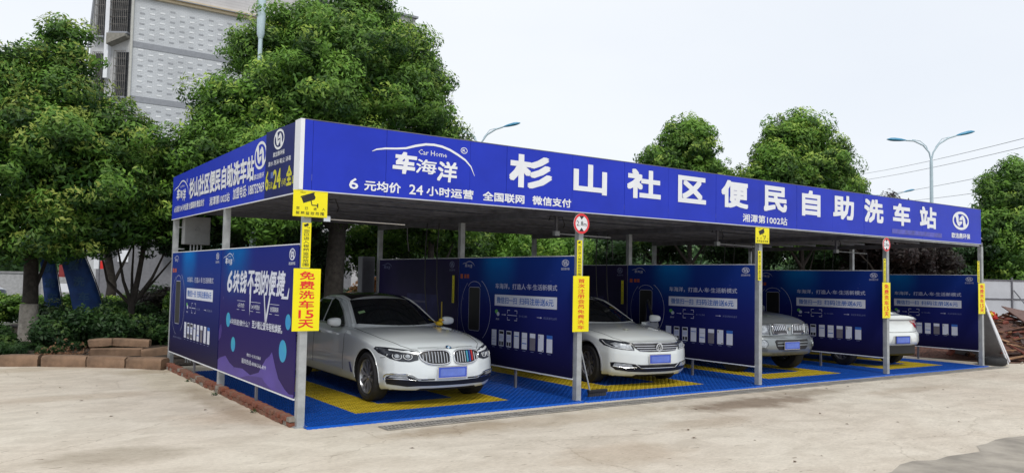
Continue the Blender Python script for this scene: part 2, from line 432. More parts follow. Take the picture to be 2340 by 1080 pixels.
# perimeter and cross beams, purlins
bb = MB().box(-0.04, -0.04, HB, 0.04, D2 + 0.06, HB + 0.10).mesh('cross_beam', M_DKSTEEL)
for i in range(NB + 1): link('cross_beam', bb, canopy, (i * W, 0, 0))
for yy in (-0.045, D1, D2 - 0.0):
    MB().box(-0.045, yy - 0.038, HB + 0.102, NB * W - 0.16 if yy < 0 else NB * W + 0.045, yy + 0.038, HB + 0.18).build('long_beam', M_DKSTEEL, canopy)
pu = MB().box(0, -0.025, HB + 0.102, NB * W, 0.025, HB + 0.15).mesh('purlin', M_DKSTEEL)
for k in range(1, 9):
    yy = k * D2 / 9
    if abs(yy - D1) < 0.2: continue
    link('purlin', pu, canopy, (0, yy, 0))
rs = MB(); nrib = 5
xs = []
for k in range(nrib):
    x0 = k * 0.17
    xs += [(x0, 0), (x0 + 0.10, 0), (x0 + 0.12, 0.03), (x0 + 0.15, 0.03)]
xs.append((nrib * 0.17, 0.0))
vs = []; fs = []
for (x, z) in xs: vs += [(x, -0.02, HB + 0.185 + z), (x, D2 + 0.25, HB + 0.185 + z)]
for i in range(len(xs) - 1): fs.append((2 * i, 2 * i + 2, 2 * i + 3, 2 * i + 1))
rs.add(vs, fs); 
rs.add([(x, y, z + 0.004) for x, y, z in vs], fs)
roof_me = rs.mesh('roof_sheet', M_ROOFS)
for k in range(20):
    if k * 0.849 + 0.02 < NB * W - 0.4: link('roof_sheet', roof_me, canopy, (k * 0.849 + 0.0, 0, 0.0006 * (k % 2)))

# front fascia: frame, sheets of blue film with fine joints, lettering
ff = MB()
for zz in (HB, HB + 0.4, HT - 0.04): ff.box(-0.05, -0.07, zz, NB * W - 0.2, -0.047, zz + 0.035)
fascia = ff.build('front_fascia', M_GALV, canopy)
xA, xB = -0.085, 16.74
cuts = [xA, 0.02, 0.98, 2.22, 2.82, 4.0, 5.05, 6.02, 7.18, 8.36, 9.45, 10.6, 11.7, 12.85, 14.0, 15.1, xB]
for i in range(len(cuts) - 1):
    tl = HT - 0.015 + (0.06 * cuts[i] / xB); tr = HT - 0.015 + (0.06 * cuts[i + 1] / xB)
    bl = HB - 0.014 + 0.07 * cuts[i] / xB; br = HB - 0.014 + 0.07 * cuts[i + 1] / xB
    q = MB(); a, b_ = cuts[i] + 0.0025, cuts[i + 1] - 0.0025
    q.prism([(a, bl), (b_, br), (b_, tr), (a, tl)], -0.086 + 0.002 * (i % 2), -0.0705)
    q.build('fascia_sheet', M_FASCIA, fascia)
ed = MB()
n = 12
for i in range(n):
    a = xA + (xB - xA) * i / n; b_ = xA + (xB - xA) * (i + 1) / n
    za = HB - 0.014 + 0.07 * a / xB; zb = HB - 0.014 + 0.07 * b_ / xB
    ed.add([(a, -0.092, za - 0.012), (b_, -0.092, zb - 0.012), (b_, -0.092, zb + 0.001), (a, -0.092, za + 0.001), (a, -0.05, za - 0.012), (b_, -0.05, zb - 0.012), (b_, -0.05, zb - 0.001), (a, -0.05, za - 0.001)],
           [(0, 1, 2, 3), (0, 4, 5, 1), (3, 2, 6, 7)])
ed.build('edge_strip', mat('edge_strip_grey', (0.55, 0.57, 0.62), 0.5, var=0.08), fascia)
MB().prism([(xA, HT - 0.014), (xB, HT + 0.046), (xB, HT + 0.056), (xA, HT - 0.004)], -0.088, -0.05).build('edge_strip', M_DKSTEEL, fascia)
Y = -0.0905
def fas(s, x0, x1, z0, z1, bold=0.02, **k):
    mb = MB(); put_text(mb, s, x0, x1, z0, z1, Y, bold, **k); mb.build('lettering', M_WHITE, fascia)
mb = MB(); car_logo(mb, 0.78, 2.29, 3.02, 3.52, Y); mb.build('logo', M_WHITE, fascia)
for s, x0, x1, z0, z1, bd in [('6', 0.49, 0.61, 2.83, 2.965, .02), ('元均价', 0.69, 1.19, 2.825, 2.955, .028), ('24', 1.31, 1.51, 2.83, 2.955, .02), ('小时运营', 1.56, 2.28, 2.83, 2.955, .028),
                          ('全国联网', 2.43, 3.13, 2.83, 2.958, .03), ('微信支付', 3.27, 3.98, 2.835, 2.962, .03), ('湘潭第1002站', 7.88, 9.15, 2.862, 3.005, .018)]:
    fas(s, x0, x1, z0, z1, bd)
for s, x0, x1, z0, z1 in [('杉', 2.86, 3.62, 3.06, 3.53), ('山', 4.02, 4.68, 3.07, 3.51), ('社', 5.10, 5.84, 3.08, 3.54), ('区', 6.24, 6.92, 3.09, 3.535), ('便', 7.31, 8.03, 3.085, 3.56),
                          ('民', 8.46, 9.14, 3.09, 3.56), ('自', 9.60, 10.19, 3.08, 3.57), ('助', 10.61, 11.33, 3.08, 3.56), ('洗', 11.70, 12.42, 3.08, 3.565), ('车', 12.79, 13.49, 3.08, 3.555), ('站', 13.89, 14.61, 3.08, 3.56)]:
    fas(s, x0, x1, z0, z1, 0.046)
mb = MB(); round_logo(mb, 15.735, 3.34, 0.39, 0.20, Y); mb.build('logo', M_WHITE, fascia)
fas('欧洁鼎环保', 15.30, 16.18, 2.925, 3.05, 0.03)
# a faded line of contact details, no longer legible
mb = MB(); rect(mb, 12.75, 14.85, 2.90, 3.00, Y); mb.build('faded_line', mat('faded_vinyl', (0.075, 0.078, 0.42), 0.4, var=0.35, vscale=5), fascia)

# white corner trim
MB().box(-0.135, -0.088, HB - 0.01, -0.086, 0.10, HT - 0.008).build('corner_trim', M_WHITE, canopy)

# side fascia (its own local frame: x runs from the far end to the near end)
SY = 6.87
side = MB().box(0, 0.003, HB, SY - 0.12, 0.03, HB + 0.05).box(0, 0.003, HT - 0.09, SY - 0.12, 0.03, HT - 0.05).build('side_fascia', M_GALV, canopy, loc=(-0.052, SY, 0), rot=(0, 0, -PI / 2))
def u(y): return SY - y
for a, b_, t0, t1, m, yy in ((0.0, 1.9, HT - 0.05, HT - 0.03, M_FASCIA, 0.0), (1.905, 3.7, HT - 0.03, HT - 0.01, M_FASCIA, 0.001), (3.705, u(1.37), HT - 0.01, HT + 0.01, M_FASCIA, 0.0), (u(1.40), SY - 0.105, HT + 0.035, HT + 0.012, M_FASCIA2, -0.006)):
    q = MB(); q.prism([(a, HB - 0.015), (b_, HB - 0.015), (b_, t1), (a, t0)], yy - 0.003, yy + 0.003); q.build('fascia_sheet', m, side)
MB().box(0, -0.008, HB - 0.029, SY - 0.1, 0.012, HB - 0.016).build('edge_strip', M_WHITE, side)
def sid(s, y0, y1, z0, z1, bold, m=M_WHITE, **k):
    mb = MB(); put_text(mb, s, u(y0), u(y1), z0, z1, -0.0105, bold, **k); mb.build('lettering', m, side)
mb = MB(); car_logo(mb, u(6.74), u(5.62), 3.05, 3.45, -0.0065); mb.build('logo', M_WHITE, side)
sid('杉山社区便民自助洗车站', 5.55, 1.88, 3.06, 3.42, 0.035)
sid('6元均价 24小时运营 全国联网 微信支付', 6.66, 4.50, 2.88, 3.0, 0.025)
sid('湘潭第1002站', 4.16, 3.02, 2.85, 2.99, 0.015)
sid('加盟电话: 188732969', 2.85, 1.42, 2.86, 3.03, 0.015)
mb = MB(); round_logo(mb, u(1.63), 3.38, 0.26, 0.185, -0.0065)
mb.build('logo', M_WHITE, side)
sid('欧洁鼎环', 1.86, 1.44, 3.06, 3.14, 0.02)
mb = MB(); round_logo(mb, u(0.885), 3.50, 0.20, 0.125, -0.0105); mb.build('logo', M_WHITE, side)
sid('欧洁鼎环保', 1.09, 0.66, 3.285, 3.35, 0.02)
sid('清水·泡沫·吸尘·消毒', 1.28, 0.42, 3.18, 3.245, 0.01)
M_LIMEP = mat('yellow_print', (0.60, 0.58, 0.02), 0.4, var=0.05)
sid('6', 1.37, 1.24, 2.87, 3.13, 0.02, M_LIMEP); sid('元/次', 1.23, 1.08, 2.88, 2.98, 0.01, M_LIMEP)
sid('24', 1.06, 0.77, 2.87, 3.12, 0.03, M_LIMEP); sid('小时', 0.74, 0.57, 2.88, 2.98, 0.01, M_LIMEP)
sid('全', 0.56, 0.37, 2.87, 3.12, 0.04, M_LIMEP); sid('国联', 0.35, 0.21, 2.88, 2.98, 0.01, M_LIMEP)
mb = MB(); rect(mb, u(1.16), u(1.06), 3.02, 3.10, -0.0105); mb.build('small_mark', mat('mid_blue_print', (0.10, 0.16, 0.45), 0.4, var=0.05), side)

# ------------------------------------------------------------------ signs on the posts
def zz(x): return gz(x)
def vertical(mb, s, cx, w, z0, z1, y, bold=0.025, gapf=0.90):
    """characters stacked from top to bottom"""
    toks = s.split('|') if '|' in s else list(s)
    n = len(toks); h = (z1 - z0) / n
    for i, ch in enumerate(toks):
        zt = z1 - i * h
        put_text(mb, ch, cx - w / 2, cx + w / 2, zt - h * gapf, zt, y, bold)

def camera_icon(mb, cx, cz, s, y):
    flat(mb, [(cx - 0.46 * s, cz + 0.10 * s), (cx + 0.20 * s, cz + 0.36 * s), (cx + 0.30 * s, cz + 0.16 * s), (cx + 0.26 * s, cz + 0.04 * s), (cx - 0.34 * s, cz - 0.18 * s)], y)
    flat(mb, [(cx - 0.50 * s, cz + 0.16 * s), (cx + 0.22 * s, cz + 0.42 * s), (cx + 0.26 * s, cz + 0.36 * s), (cx - 0.50 * s, cz + 0.10 * s)], y - 0.0004)
    stroke(mb, [(cx + 0.06 * s, cz - 0.02 * s), (cx + 0.12 * s, cz - 0.26 * s), (cx + 0.42 * s, cz - 0.26 * s)], 0.055 * s, y)
    rect(mb, cx + 0.40 * s, cx + 0.46 * s, cz - 0.38 * s, cz - 0.16 * s, y - 0.0004)

def cctv_sign(x0, x1, z0, z1, label):
    t = empty('surveillance_sign', ((x0 + x1) / 2, -0.10, z0), 0, label, 'sign', 'yellow camera warning signs on the posts')
    w = (x1 - x0) / 2; h = z1 - z0
    MB().bevbox(-w, 0, 0, w, 0.008, h, 0.002).build('sign_plate', M_YELLOW, t)
    MB().box(-0.03, 0.008, h * 0.2, 0.03, 0.06, h * 0.8).build('bracket', M_GALV, t)
    mb = MB(); camera_icon(mb, -0.01, h * 0.645, 2 * w * 0.54, -0.002); mb.build('camera_icon', M_BLACK, t)
    mb = MB()
    for i, ch in enumerate('您已进入'): put_text(mb, ch, -w * 0.82 + i * w * 0.5, -w * 0.82 + i * w * 0.5 + w * 0.19, h * 0.265, h * 0.375, -0.002, 0.02)
    for i, ch in enumerate('视频监控范围'): put_text(mb, ch, -w * 0.84 + i * w * 0.285, -w * 0.84 + i * w * 0.285 + w * 0.22, h * 0.08, h * 0.205, -0.002, 0.02)
    put_text(mb, '温馨提示', -w * 0.62, -w * 0.28, h * 0.895, h * 0.935, -0.002, 0.01)
    mb.build('lettering', M_BLACK, t)
    mb = MB()
    for a, b_, c, d in ((-w * .95, w * .95, h * .965, h * .975), (-w * .95, w * .95, h * .02, h * .03)): rect(mb, a, b_, c, d, -0.0012)
    mb.build('border_line', mat('dull_yellow', (0.45, 0.40, 0.02), 0.5, var=0.05), t)
cctv_sign(-0.20, 0.22, 2.455, 2.765, 'large yellow camera warning sign under the left corner of the blue fascia')
cctv_sign(8.225, 8.61, 2.50, 2.785, 'smaller yellow camera warning sign on the middle front post beside the silver off-roader')

for i, (x0, x1, z0, z1) in enumerate([(-0.062, 0.048, 1.86, 2.39), (4.145, 4.24, 1.83, 2.37), (8.36, 8.45, 1.84, 2.37), (12.49, 12.575, 1.84, 2.36), (16.62, 16.72, 1.92, 2.43)]):
    lab = ['narrow yellow strip sign above the free wash banner on the corner post', 'narrow yellow strip sign below the red ringed sign, over the widest-worded banner', 'narrow yellow strip sign on the post with no banner under it',
           'narrow yellow strip sign on the post before the white car seen from behind', 'narrow yellow strip sign on the far right end post'][i]
    t = empty('strip_sign', ((x0 + x1) / 2, -0.050, z0), 0, lab, 'sign', 'narrow yellow strips on the front posts')
    w = (x1 - x0) / 2; h = z1 - z0
    MB().box(-w, 0, 0, w, 0.004, h).build('sign_plate', M_YELLOW, t)
    mb = MB(); vertical(mb, '您已进入视频监控范围', 0, w * 1.3, h * 0.02, h * 0.85, -0.0015, 0.02, 0.86)
    camera_icon(mb, 0, h * 0.93, w * 1.4, -0.0015); mb.build('lettering', M_BLACK, t)

for i, (x0, x1, z0, z1, s, lab) in enumerate([
    (-0.155, 0.175, 1.12, 1.85, '免|费|洗|车|15|天', 'yellow banner with six large red marks on the near corner post'),
    (4.06, 4.37, 1.02, 1.84, '首次注册会员免费洗车', 'yellow banner with ten red characters in a column, second post from the left'),
    (12.40, 12.70, 1.12, 1.86, '免|费|洗|车|15|天', 'yellow banner with red lettering partly covering the white car tail'),
    (16.60, 16.93, 1.17, 1.90, '免|费|洗|车|15|天', 'yellow banner with red lettering on the far right end post')]):
    t = empty('free_wash_banner', ((x0 + x1) / 2, -0.075, z0), 0, lab, 'banner', 'yellow banners with red characters on the posts')
    w = (x1 - x0) / 2; h = z1 - z0
    MB().bevbox(-w, 0, 0, w, 0.008, h, 0.002).build('sign_plate', M_YELLOW, t)
    MB().box(-0.03, 0.008, h * .15, 0.03, 0.03, h * .85).build('bracket', M_GALV, t)
    mb = MB(); vertical(mb, s, 0, w * (1.12 if i != 1 else 0.85), h * 0.03, h * 0.955, -0.002, 0.025 if i != 1 else 0.03, 0.86); mb.build('lettering', M_RED, t)

for i, (cx, cz, r, lab) in enumerate([(4.18, 2.615, 0.150, 'round red ringed height limit sign on the second post, under the white lettering'), (12.515, 2.65, 0.142, 'round red ringed height limit sign on the fourth front post, far from the corner')]):
    t = empty('height_limit_sign', (cx, -0.10, cz), 0, lab, 'sign', 'round height limit signs')
    MB().lathe([(0.001, 0), (r, 0), (r, 0.008), (0.001, 0.008)], 40, Matrix.Rotation(PI / 2, 4, 'X') @ Matrix.Translation((0, 0, -0.008))).build('sign_plate', mat('sign_white', (0.75, 0.77, 0.80), 0.35, var=0.03), t)
    MB().box(-0.03, 0.008, -r * .7, 0.03, 0.06, r * .7).build('bracket', M_GALV, t)
    mb = MB(); stroke(mb, ell(0, 0, r * 0.89, r * 0.89, n=40), r * 0.22, -0.002); mb.build('red_ring', mat('sign_red', (0.70, 0.03, 0.04), 0.35, var=0.04), t)
    mb = MB(); flat(mb, [(-r * .33, r * .77), (0, r * .40), (r * .33, r * .77)], -0.0015); flat(mb, [(-r * .33, -r * .77), (r * .33, -r * .77), (0, -r * .40)], -0.0015)
    put_text(mb, '2.8', -r * .64, r * .22, -r * .24, r * .28, -0.0015, 0.01); put_text(mb, 'm', r * .26, r * .66, -r * .24, r * .04, -0.0015, 0.01); mb.build('lettering', M_BLACK, t)

# ------------------------------------------------------------------ printed partition boards
def board_material(name, kind):
    m = bpy.data.materials.new(name); m.use_nodes = True
    nt = m.node_tree; N = nt.nodes; L = nt.links; b = N['Principled BSDF']; b.inputs['Roughness'].default_value = 0.42; b.inputs['Specular IOR Level'].default_value = 0.05
    tc = N.new('ShaderNodeTexCoord'); sx = N.new('ShaderNodeSeparateXYZ'); L.new(tc.outputs['Object'], sx.inputs['Vector'])
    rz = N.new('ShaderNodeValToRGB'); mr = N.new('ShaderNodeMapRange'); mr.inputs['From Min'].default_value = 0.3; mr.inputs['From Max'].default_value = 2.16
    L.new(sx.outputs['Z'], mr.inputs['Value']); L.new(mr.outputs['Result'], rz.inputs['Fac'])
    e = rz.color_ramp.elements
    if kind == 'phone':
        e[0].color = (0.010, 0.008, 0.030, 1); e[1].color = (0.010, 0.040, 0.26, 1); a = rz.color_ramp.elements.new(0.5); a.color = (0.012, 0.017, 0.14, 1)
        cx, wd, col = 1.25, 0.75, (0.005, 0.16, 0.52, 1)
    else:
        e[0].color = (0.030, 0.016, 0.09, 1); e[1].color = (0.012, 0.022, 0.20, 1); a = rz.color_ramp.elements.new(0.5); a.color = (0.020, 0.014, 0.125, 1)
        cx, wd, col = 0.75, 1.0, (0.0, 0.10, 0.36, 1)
    # printed light streak of the artwork
    d = N.new('ShaderNodeMath'); d.operation = 'SUBTRACT'; L.new(sx.outputs['X'], d.inputs[0]); d.inputs[1].default_value = cx
    ab = N.new('ShaderNodeMath'); ab.operation = 'ABSOLUTE'; L.new(d.outputs[0], ab.inputs[0])
    mx = N.new('ShaderNodeMapRange'); mx.interpolation_type = 'SMOOTHERSTEP'; mx.inputs['From Min'].default_value = wd; mx.inputs['From Max'].default_value = 0
    L.new(ab.outputs[0], mx.inputs['Value'])
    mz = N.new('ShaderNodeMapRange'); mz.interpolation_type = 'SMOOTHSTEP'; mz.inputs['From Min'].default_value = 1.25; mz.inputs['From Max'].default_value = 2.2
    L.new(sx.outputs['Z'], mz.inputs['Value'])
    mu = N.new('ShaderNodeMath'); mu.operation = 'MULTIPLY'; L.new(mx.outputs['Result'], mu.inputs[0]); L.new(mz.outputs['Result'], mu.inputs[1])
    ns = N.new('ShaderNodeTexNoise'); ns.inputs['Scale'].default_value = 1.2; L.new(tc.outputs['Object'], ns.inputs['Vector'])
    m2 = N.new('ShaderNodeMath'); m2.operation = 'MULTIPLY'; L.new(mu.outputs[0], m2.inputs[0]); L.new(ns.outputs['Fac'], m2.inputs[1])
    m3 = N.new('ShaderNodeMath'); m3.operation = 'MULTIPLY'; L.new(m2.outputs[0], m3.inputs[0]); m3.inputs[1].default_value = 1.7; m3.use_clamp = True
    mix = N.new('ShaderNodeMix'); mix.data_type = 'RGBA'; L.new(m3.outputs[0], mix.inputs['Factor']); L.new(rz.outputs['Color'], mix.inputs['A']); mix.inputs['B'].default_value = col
    # scratches
    sc = N.new('ShaderNodeTexNoise'); sc.inputs['Scale'].default_value = 9; sc.inputs['Detail'].default_value = 8; L.new(tc.outputs['Object'], sc.inputs['Vector'])
    cr = N.new('ShaderNodeValToRGB'); cr.color_ramp.elements[0].position = 0.69; cr.color_ramp.elements[0].color = (0, 0, 0, 1); cr.color_ramp.elements[1].position = 0.74; cr.color_ramp.elements[1].color = (0.05, 0.05, 0.07, 1)
    L.new(sc.outputs['Fac'], cr.inputs['Fac'])
    ad = N.new('ShaderNodeMix'); ad.data_type = 'RGBA'; ad.blend_type = 'ADD'; ad.inputs['Factor'].default_value = 1; L.new(mix.outputs['Result'], ad.inputs['A']); L.new(cr.outputs['Color'], ad.inputs['B'])
    L.new(ad.outputs['Result'], b.inputs['Base Color'])
    return m
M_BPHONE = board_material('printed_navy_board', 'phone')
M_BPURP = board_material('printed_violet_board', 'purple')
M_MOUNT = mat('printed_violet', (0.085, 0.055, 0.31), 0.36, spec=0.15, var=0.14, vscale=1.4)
M_BALL = mat('printed_cyan', (0.03, 0.27, 0.60), 0.36, spec=0.15, col2=(0.05, 0.40, 0.52), vscale=3)
M_ORANGE = mat('orange_print', (0.50, 0.09, 0.02), 0.4, var=0.1)
M_GREENP = mat('green_print', (0.10, 0.38, 0.06), 0.4, var=0.1)
M_GREYP = mat('grey_print', (0.17, 0.16, 0.19), 0.4, var=0.1)
ZB, ZT, BW = 0.33, 2.13, 3.26

def frame_of(t):
    for a in ((0, 0.012, ZB - 0.02, BW, 0.03, ZB + 0.012), (0, 0.012, ZT - 0.012, BW, 0.03, ZT + 0.012)): MB().box(*a).build('frame_rail', M_GALV, t)
    MB().box(-0.006, -0.002, ZB - 0.022, BW + 0.006, 0.0135, ZB - 0.004).box(-0.006, -0.002, ZT + 0.002, BW + 0.006, 0.0135, ZT + 0.014).build('edge_trim', M_WHITE, t)
    for xx in (0.55 * BW,): MB().box(xx - 0.02, 0.014, 0.0, xx + 0.02, 0.045, ZB + 0.3).build('support_leg', M_DKSTEEL, t)

def phone_board(t):
    MB().box(0, 0, ZB, BW, 0.012, ZT).build('board_panel', M_BPHONE, t)
    frame_of(t)
    y = -0.0015
    mb = MB()
    x0, x1, z0, z1 = 0.36, 0.72, 0.86, 1.62
    flat(mb, [(x0 + .03, z0), (x1 - .03, z0), (x1, z0 + .03), (x1, z1 - .03), (x1 - .03, z1), (x0 + .03, z1), (x0, z1 - .03), (x0, z0 + .03)], y)
    mb.build('printed_phone', M_BLACK, t)
    mb = MB(); car_logo(mb, 0.12, 0.52, 1.95, 2.08, y, True)
    round_logo(mb, 3.07, 2.035, 0.085, 0.05, y); put_text(mb, '欧洁鼎环保', 2.97, 3.17, 1.925, 1.965, y, 0.01)
    stroke(mb, [(x0, z0 + .03), (x0, z1 - .03), (x0 + .03, z1), (x1 - .03, z1), (x1, z1 - .03), (x1, z0 + .03), (x1 - .03, z0), (x0 + .03, z0), (x0, z0 + .03)], 0.008, y - 0.0006)
    stroke(mb, ell(0.56, 1.22, 0.50, 0.56, -1.0, 1.15), 0.008, y); stroke(mb, ell(0.54, 1.62, 0.20, 0.10, 0.1, PI - 0.1), 0.008, y)
    stroke(mb, ell(0.56, 1.22, 0.46, 0.56, PI - 1.0, PI + 1.4), 0.006, y)
    put_text(mb, '车海洋，打造人·车·生活新模式', 1.20, 2.88, 1.605, 1.70, y, 0.012)
    mb.build('lettering', M_PRINT, t)
    mb = MB(); rect(mb, 1.185, 2.88, 1.325, 1.51, y); mb.build('pale_panel', M_PRINTW, t)
    mb = MB(); put_text(mb, '微信扫一扫', 1.25, 1.83, 1.365, 1.475, y - 0.001, 0.02); put_text(mb, '扫码注册送6元', 1.90, 2.80, 1.365, 1.475, y - 0.001, 0.02); mb.build('lettering', M_PBLUE, t)
    mb = MB()
    for sxx, szz, a, b_ in ((1, 1, 1.57, 1.10), (-1, 1, 1.84, 1.10), (1, -1, 1.57, 1.26), (-1, -1, 1.84, 1.26)): stroke(mb, [(a, b_ + szz * 0.05), (a, b_), (a + sxx * 0.07, b_)], 0.012, y)
    stroke(mb, [(1.57, 1.18), (1.84, 1.18)], 0.01, y)
    for a in (1.40, 2.38): stroke(mb, [(a, 1.18), (a + 0.1, 1.18)], 0.008, y); flat(mb, [(a + 0.09, 1.165), (a + 0.13, 1.18), (a + 0.09, 1.195)], y)
    mb.build('scan_marks', M_PRINT, t)
    mb = MB(); flat(mb, ell(1.245, 1.225, 0.045, 0.035, n=12)[:-1], y); mb.build('green_icon', M_GREENP, t)
    mb = MB(); flat(mb, ell(1.295, 1.185, 0.042, 0.035, n=12)[:-1], y - 0.0006); put_text(mb, '微信', 1.23, 1.33, 1.085, 1.115, y, 0); mb.build('pale_icon', M_PRINT, t)
    mb = MB(); put_text(mb, '扫一扫二维码', 1.90, 2.12, 1.16, 1.195, y, 0.0); put_text(mb, '关注车海洋公众号', 2.55, 2.88, 1.16, 1.20, y, 0.0); put_text(mb, '微信支付 自助洗车', 0.30, 0.95, 0.60, 0.63, y, 0.0); mb.build('lettering', M_PRINTDIM, t)
    mb = MB(); rect(mb, 0.06, 0.14, 1.77, 1.85, y); rect(mb, 0.19, 0.26, 1.775, 1.845, y); rect(mb, 0.28, 0.35, 1.775, 1.845, y); mb.build('orange_mark', M_ORANGE, t)
    card = MB(); rect(card, 0, 0.142, 0, 0.265, 0); cm = card.mesh('screen_card', M_PRINTW)
    dk = MB(); lt = MB(); gr = MB()
    for i in range(8):
        cx = 1.115 + i * 0.218; link('screen_card', cm, t, (cx, y, 0.655))
        y2 = y - 0.0008
        if i in (1, 2):
            rect(dk, cx + .012, cx + .13, .86, .905, y2); rect(dk, cx + .012, cx + .06, .67, .735, y2); rect(dk, cx + .075, cx + .13, .67, .735, y2)
            for k in range(3): rect(lt, cx + .015, cx + .12, .775 + k * .024, .781 + k * .024, y2)
        if i == 3: rect(lt, cx + .01, cx + .13, .842, .856, y2)
        if i == 4: rect(lt, cx + .01, cx + .13, .74, .756, y2); rect(gr, cx + .01, cx + .13, .83, .834, y2)
        if i == 5: rect(gr, cx, cx + .142, .655, .85, y2)
        if i == 6: rect(dk, cx + .012, cx + .035, .89, .90, y2); rect(dk, cx + .10, cx + .13, .665, .68, y2); rect(dk, cx + .012, cx + .04, .865, .875, y2)
        if i == 7: rect(lt, cx, cx + .142, .865, .92, y2)
        if i == 0: rect(lt, cx + .01, cx + .12, .70, .704, y2); rect(lt, cx + .01, cx + .10, .80, .804, y2); rect(lt, cx + .01, cx + .12, .75, .754, y2)
    dk.build('screen_detail', M_BLACK, t); lt.build('screen_detail', M_PBLUE, t); gr.build('screen_detail', M_GREYP, t)
    mb = MB()
    for i in range(8): rect(mb, 1.14 + i * .218, 1.22 + i * .218, .625, .634, y)
    mb.build('caption', M_PRINTDIM, t)

def purple_board(t):
    MB().box(0, 0, ZB, BW, 0.012, ZT).build('board_panel', M_BPURP, t)
    frame_of(t)
    y = -0.0015
    mb = MB(); flat(mb, [(0.0, ZB + .001), (0.0, 0.48), (0.12, 0.52), (0.40, 0.57), (0.62, 0.49), (0.84, 0.45), (0.84, ZB + .001)], y)
    flat(mb, [(0.8, ZB + .001), (0.86, 0.45), (1.25, 0.47), (1.6, 0.42), (1.95, 0.49), (2.22, 0.69), (2.36, 0.74), (2.45, 0.80), (2.60, 0.62), (2.72, 0.50), (2.95, 0.40), (3.1, 0.36), (BW, ZB + .04), (BW, ZB + .001)], y - 0.0003)
    mb.build('printed_mountains', M_MOUNT, t)
    mb = MB(); flat(mb, [(1.1, ZB + .001), (1.5, 0.40), (1.85, 0.43), (2.1, 0.44), (2.2, 0.40), (2.5, ZB + .001)], y - 0.0008); flat(mb, [(0.0, 0.9), (0.06, 1.0), (0.12, 1.02), (0.16, 0.92), (0.12, 0.82), (0, 0.76)], y)
    mb.build('printed_foothill', mat('printed_violet_dark', (0.055, 0.03, 0.21), 0.36, spec=0.15, var=0.1), t)
    for cx, cz, r in ((0.47, 1.10, 0.105), (0.76, 0.765, 0.105), (2.995, 1.205, 0.095), (2.84, 0.845, 0.135)):
        mb = MB(); flat(mb, ell(cx, cz, r, r, n=24)[:-1], y - 0.0002); mb.build('cyan_ball', M_BALL, t)
    mb = MB(); car_logo(mb, 0.10, 0.66, 1.885, 2.075, y); round_logo(mb, 3.06, 2.02, 0.105, 0.07, y); put_text(mb, '欧洁鼎环保', 2.95, 3.17, 1.89, 1.93, y, 0.01)
    y = -0.0022
    for i, (ch, a, b_) in enumerate([('6', .36, .62), ('块', .64, .96), ('钱', .98, 1.30), ('不', 1.34, 1.62), ('到', 1.64, 1.94), ('的', 1.96, 2.22), ('便', 2.24, 2.52), ('捷', 2.54, 2.84)]):
        put_text(mb, ch, a, b_, 1.50, 1.82, y, 0.028, shear=0.16)
    flat(mb, [(1.46, 1.72), (1.515, 1.72), (1.51, 1.45), (1.475, 1.20), (1.455, 1.45)], y - .0005)
    flat(mb, [(2.05, 1.52), (2.09, 1.52), (2.16, 1.17), (2.20, 1.17), (2.34, 1.53), (2.29, 1.53), (2.175, 1.25), (2.15, 1.10), (2.12, 1.20)], y - .0005)
    flat(mb, [(2.72, 1.475), (2.75, 1.505), (2.93, 1.51), (2.99, 1.62), (3.0, 1.60), (2.97, 1.48), (2.95, 1.475)], y - .0005)
    for a, b_, s in ((0.88, 1.26, '6元均价'), (1.50, 1.93, '24小时营业'), (2.28, 2.66, '全国联网')):
        put_text(mb, s, a + .04, b_ - .03, 1.30, 1.365, y, 0.01)
        for q in ([(a, 1.27), (a + .3 * (b_ - a), 1.27)], [(a + .6 * (b_ - a), 1.27), (b_, 1.27)], [(a, 1.395), (b_, 1.395)]): stroke(mb, q, 0.005, y)
    put_text(mb, '6块钱能做什么？', 0.56, 1.50, 1.045, 1.13, y, 0.02); put_text(mb, '至少能让爱车轻松焕新。', 1.60, 2.80, 1.05, 1.155, y, 0.025)
    put_text(mb, '微信扫一扫 关注车海洋', 1.42, 2.02, 0.655, 0.70, y, 0.01); put_text(mb, '服务热线:4008-366-899', 1.20, 2.24, 0.545, 0.615, y, 0.015)
    mb.build('lettering', M_PRINTW, t)

def dark_board(t):  # panel and prints in darker colours than the other boards
    MB().box(0, 0, ZB, BW, 0.012, ZT).build('board_panel', mat('dark_violet_board', (0.014, 0.012, 0.060), 0.45, col2=(0.030, 0.020, 0.10), vscale=0.9, spec=0.15), t)
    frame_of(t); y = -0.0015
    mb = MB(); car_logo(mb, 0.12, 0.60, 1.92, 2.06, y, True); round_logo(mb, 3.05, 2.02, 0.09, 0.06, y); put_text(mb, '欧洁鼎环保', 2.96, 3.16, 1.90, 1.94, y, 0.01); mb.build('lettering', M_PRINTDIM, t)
    mb = MB(); rect(mb, 1.30, 2.55, 0.62, 1.45, y); mb.build('dim_picture', mat('dim_blue_print', (0.035, 0.035, 0.13), 0.45, var=0.4, vscale=2, spec=0.15), t)
    mb = MB(); rect(mb, 1.42, 2.1, 1.28, 1.32, y - .001); rect(mb, 1.42, 1.9, 1.18, 1.21, y - .001); rect(mb, 1.42, 2.3, 0.80, 0.83, y - .001); mb.build('dim_lines', mat('dim_grey_print', (0.07, 0.07, 0.17), 0.45, var=0.2), t)

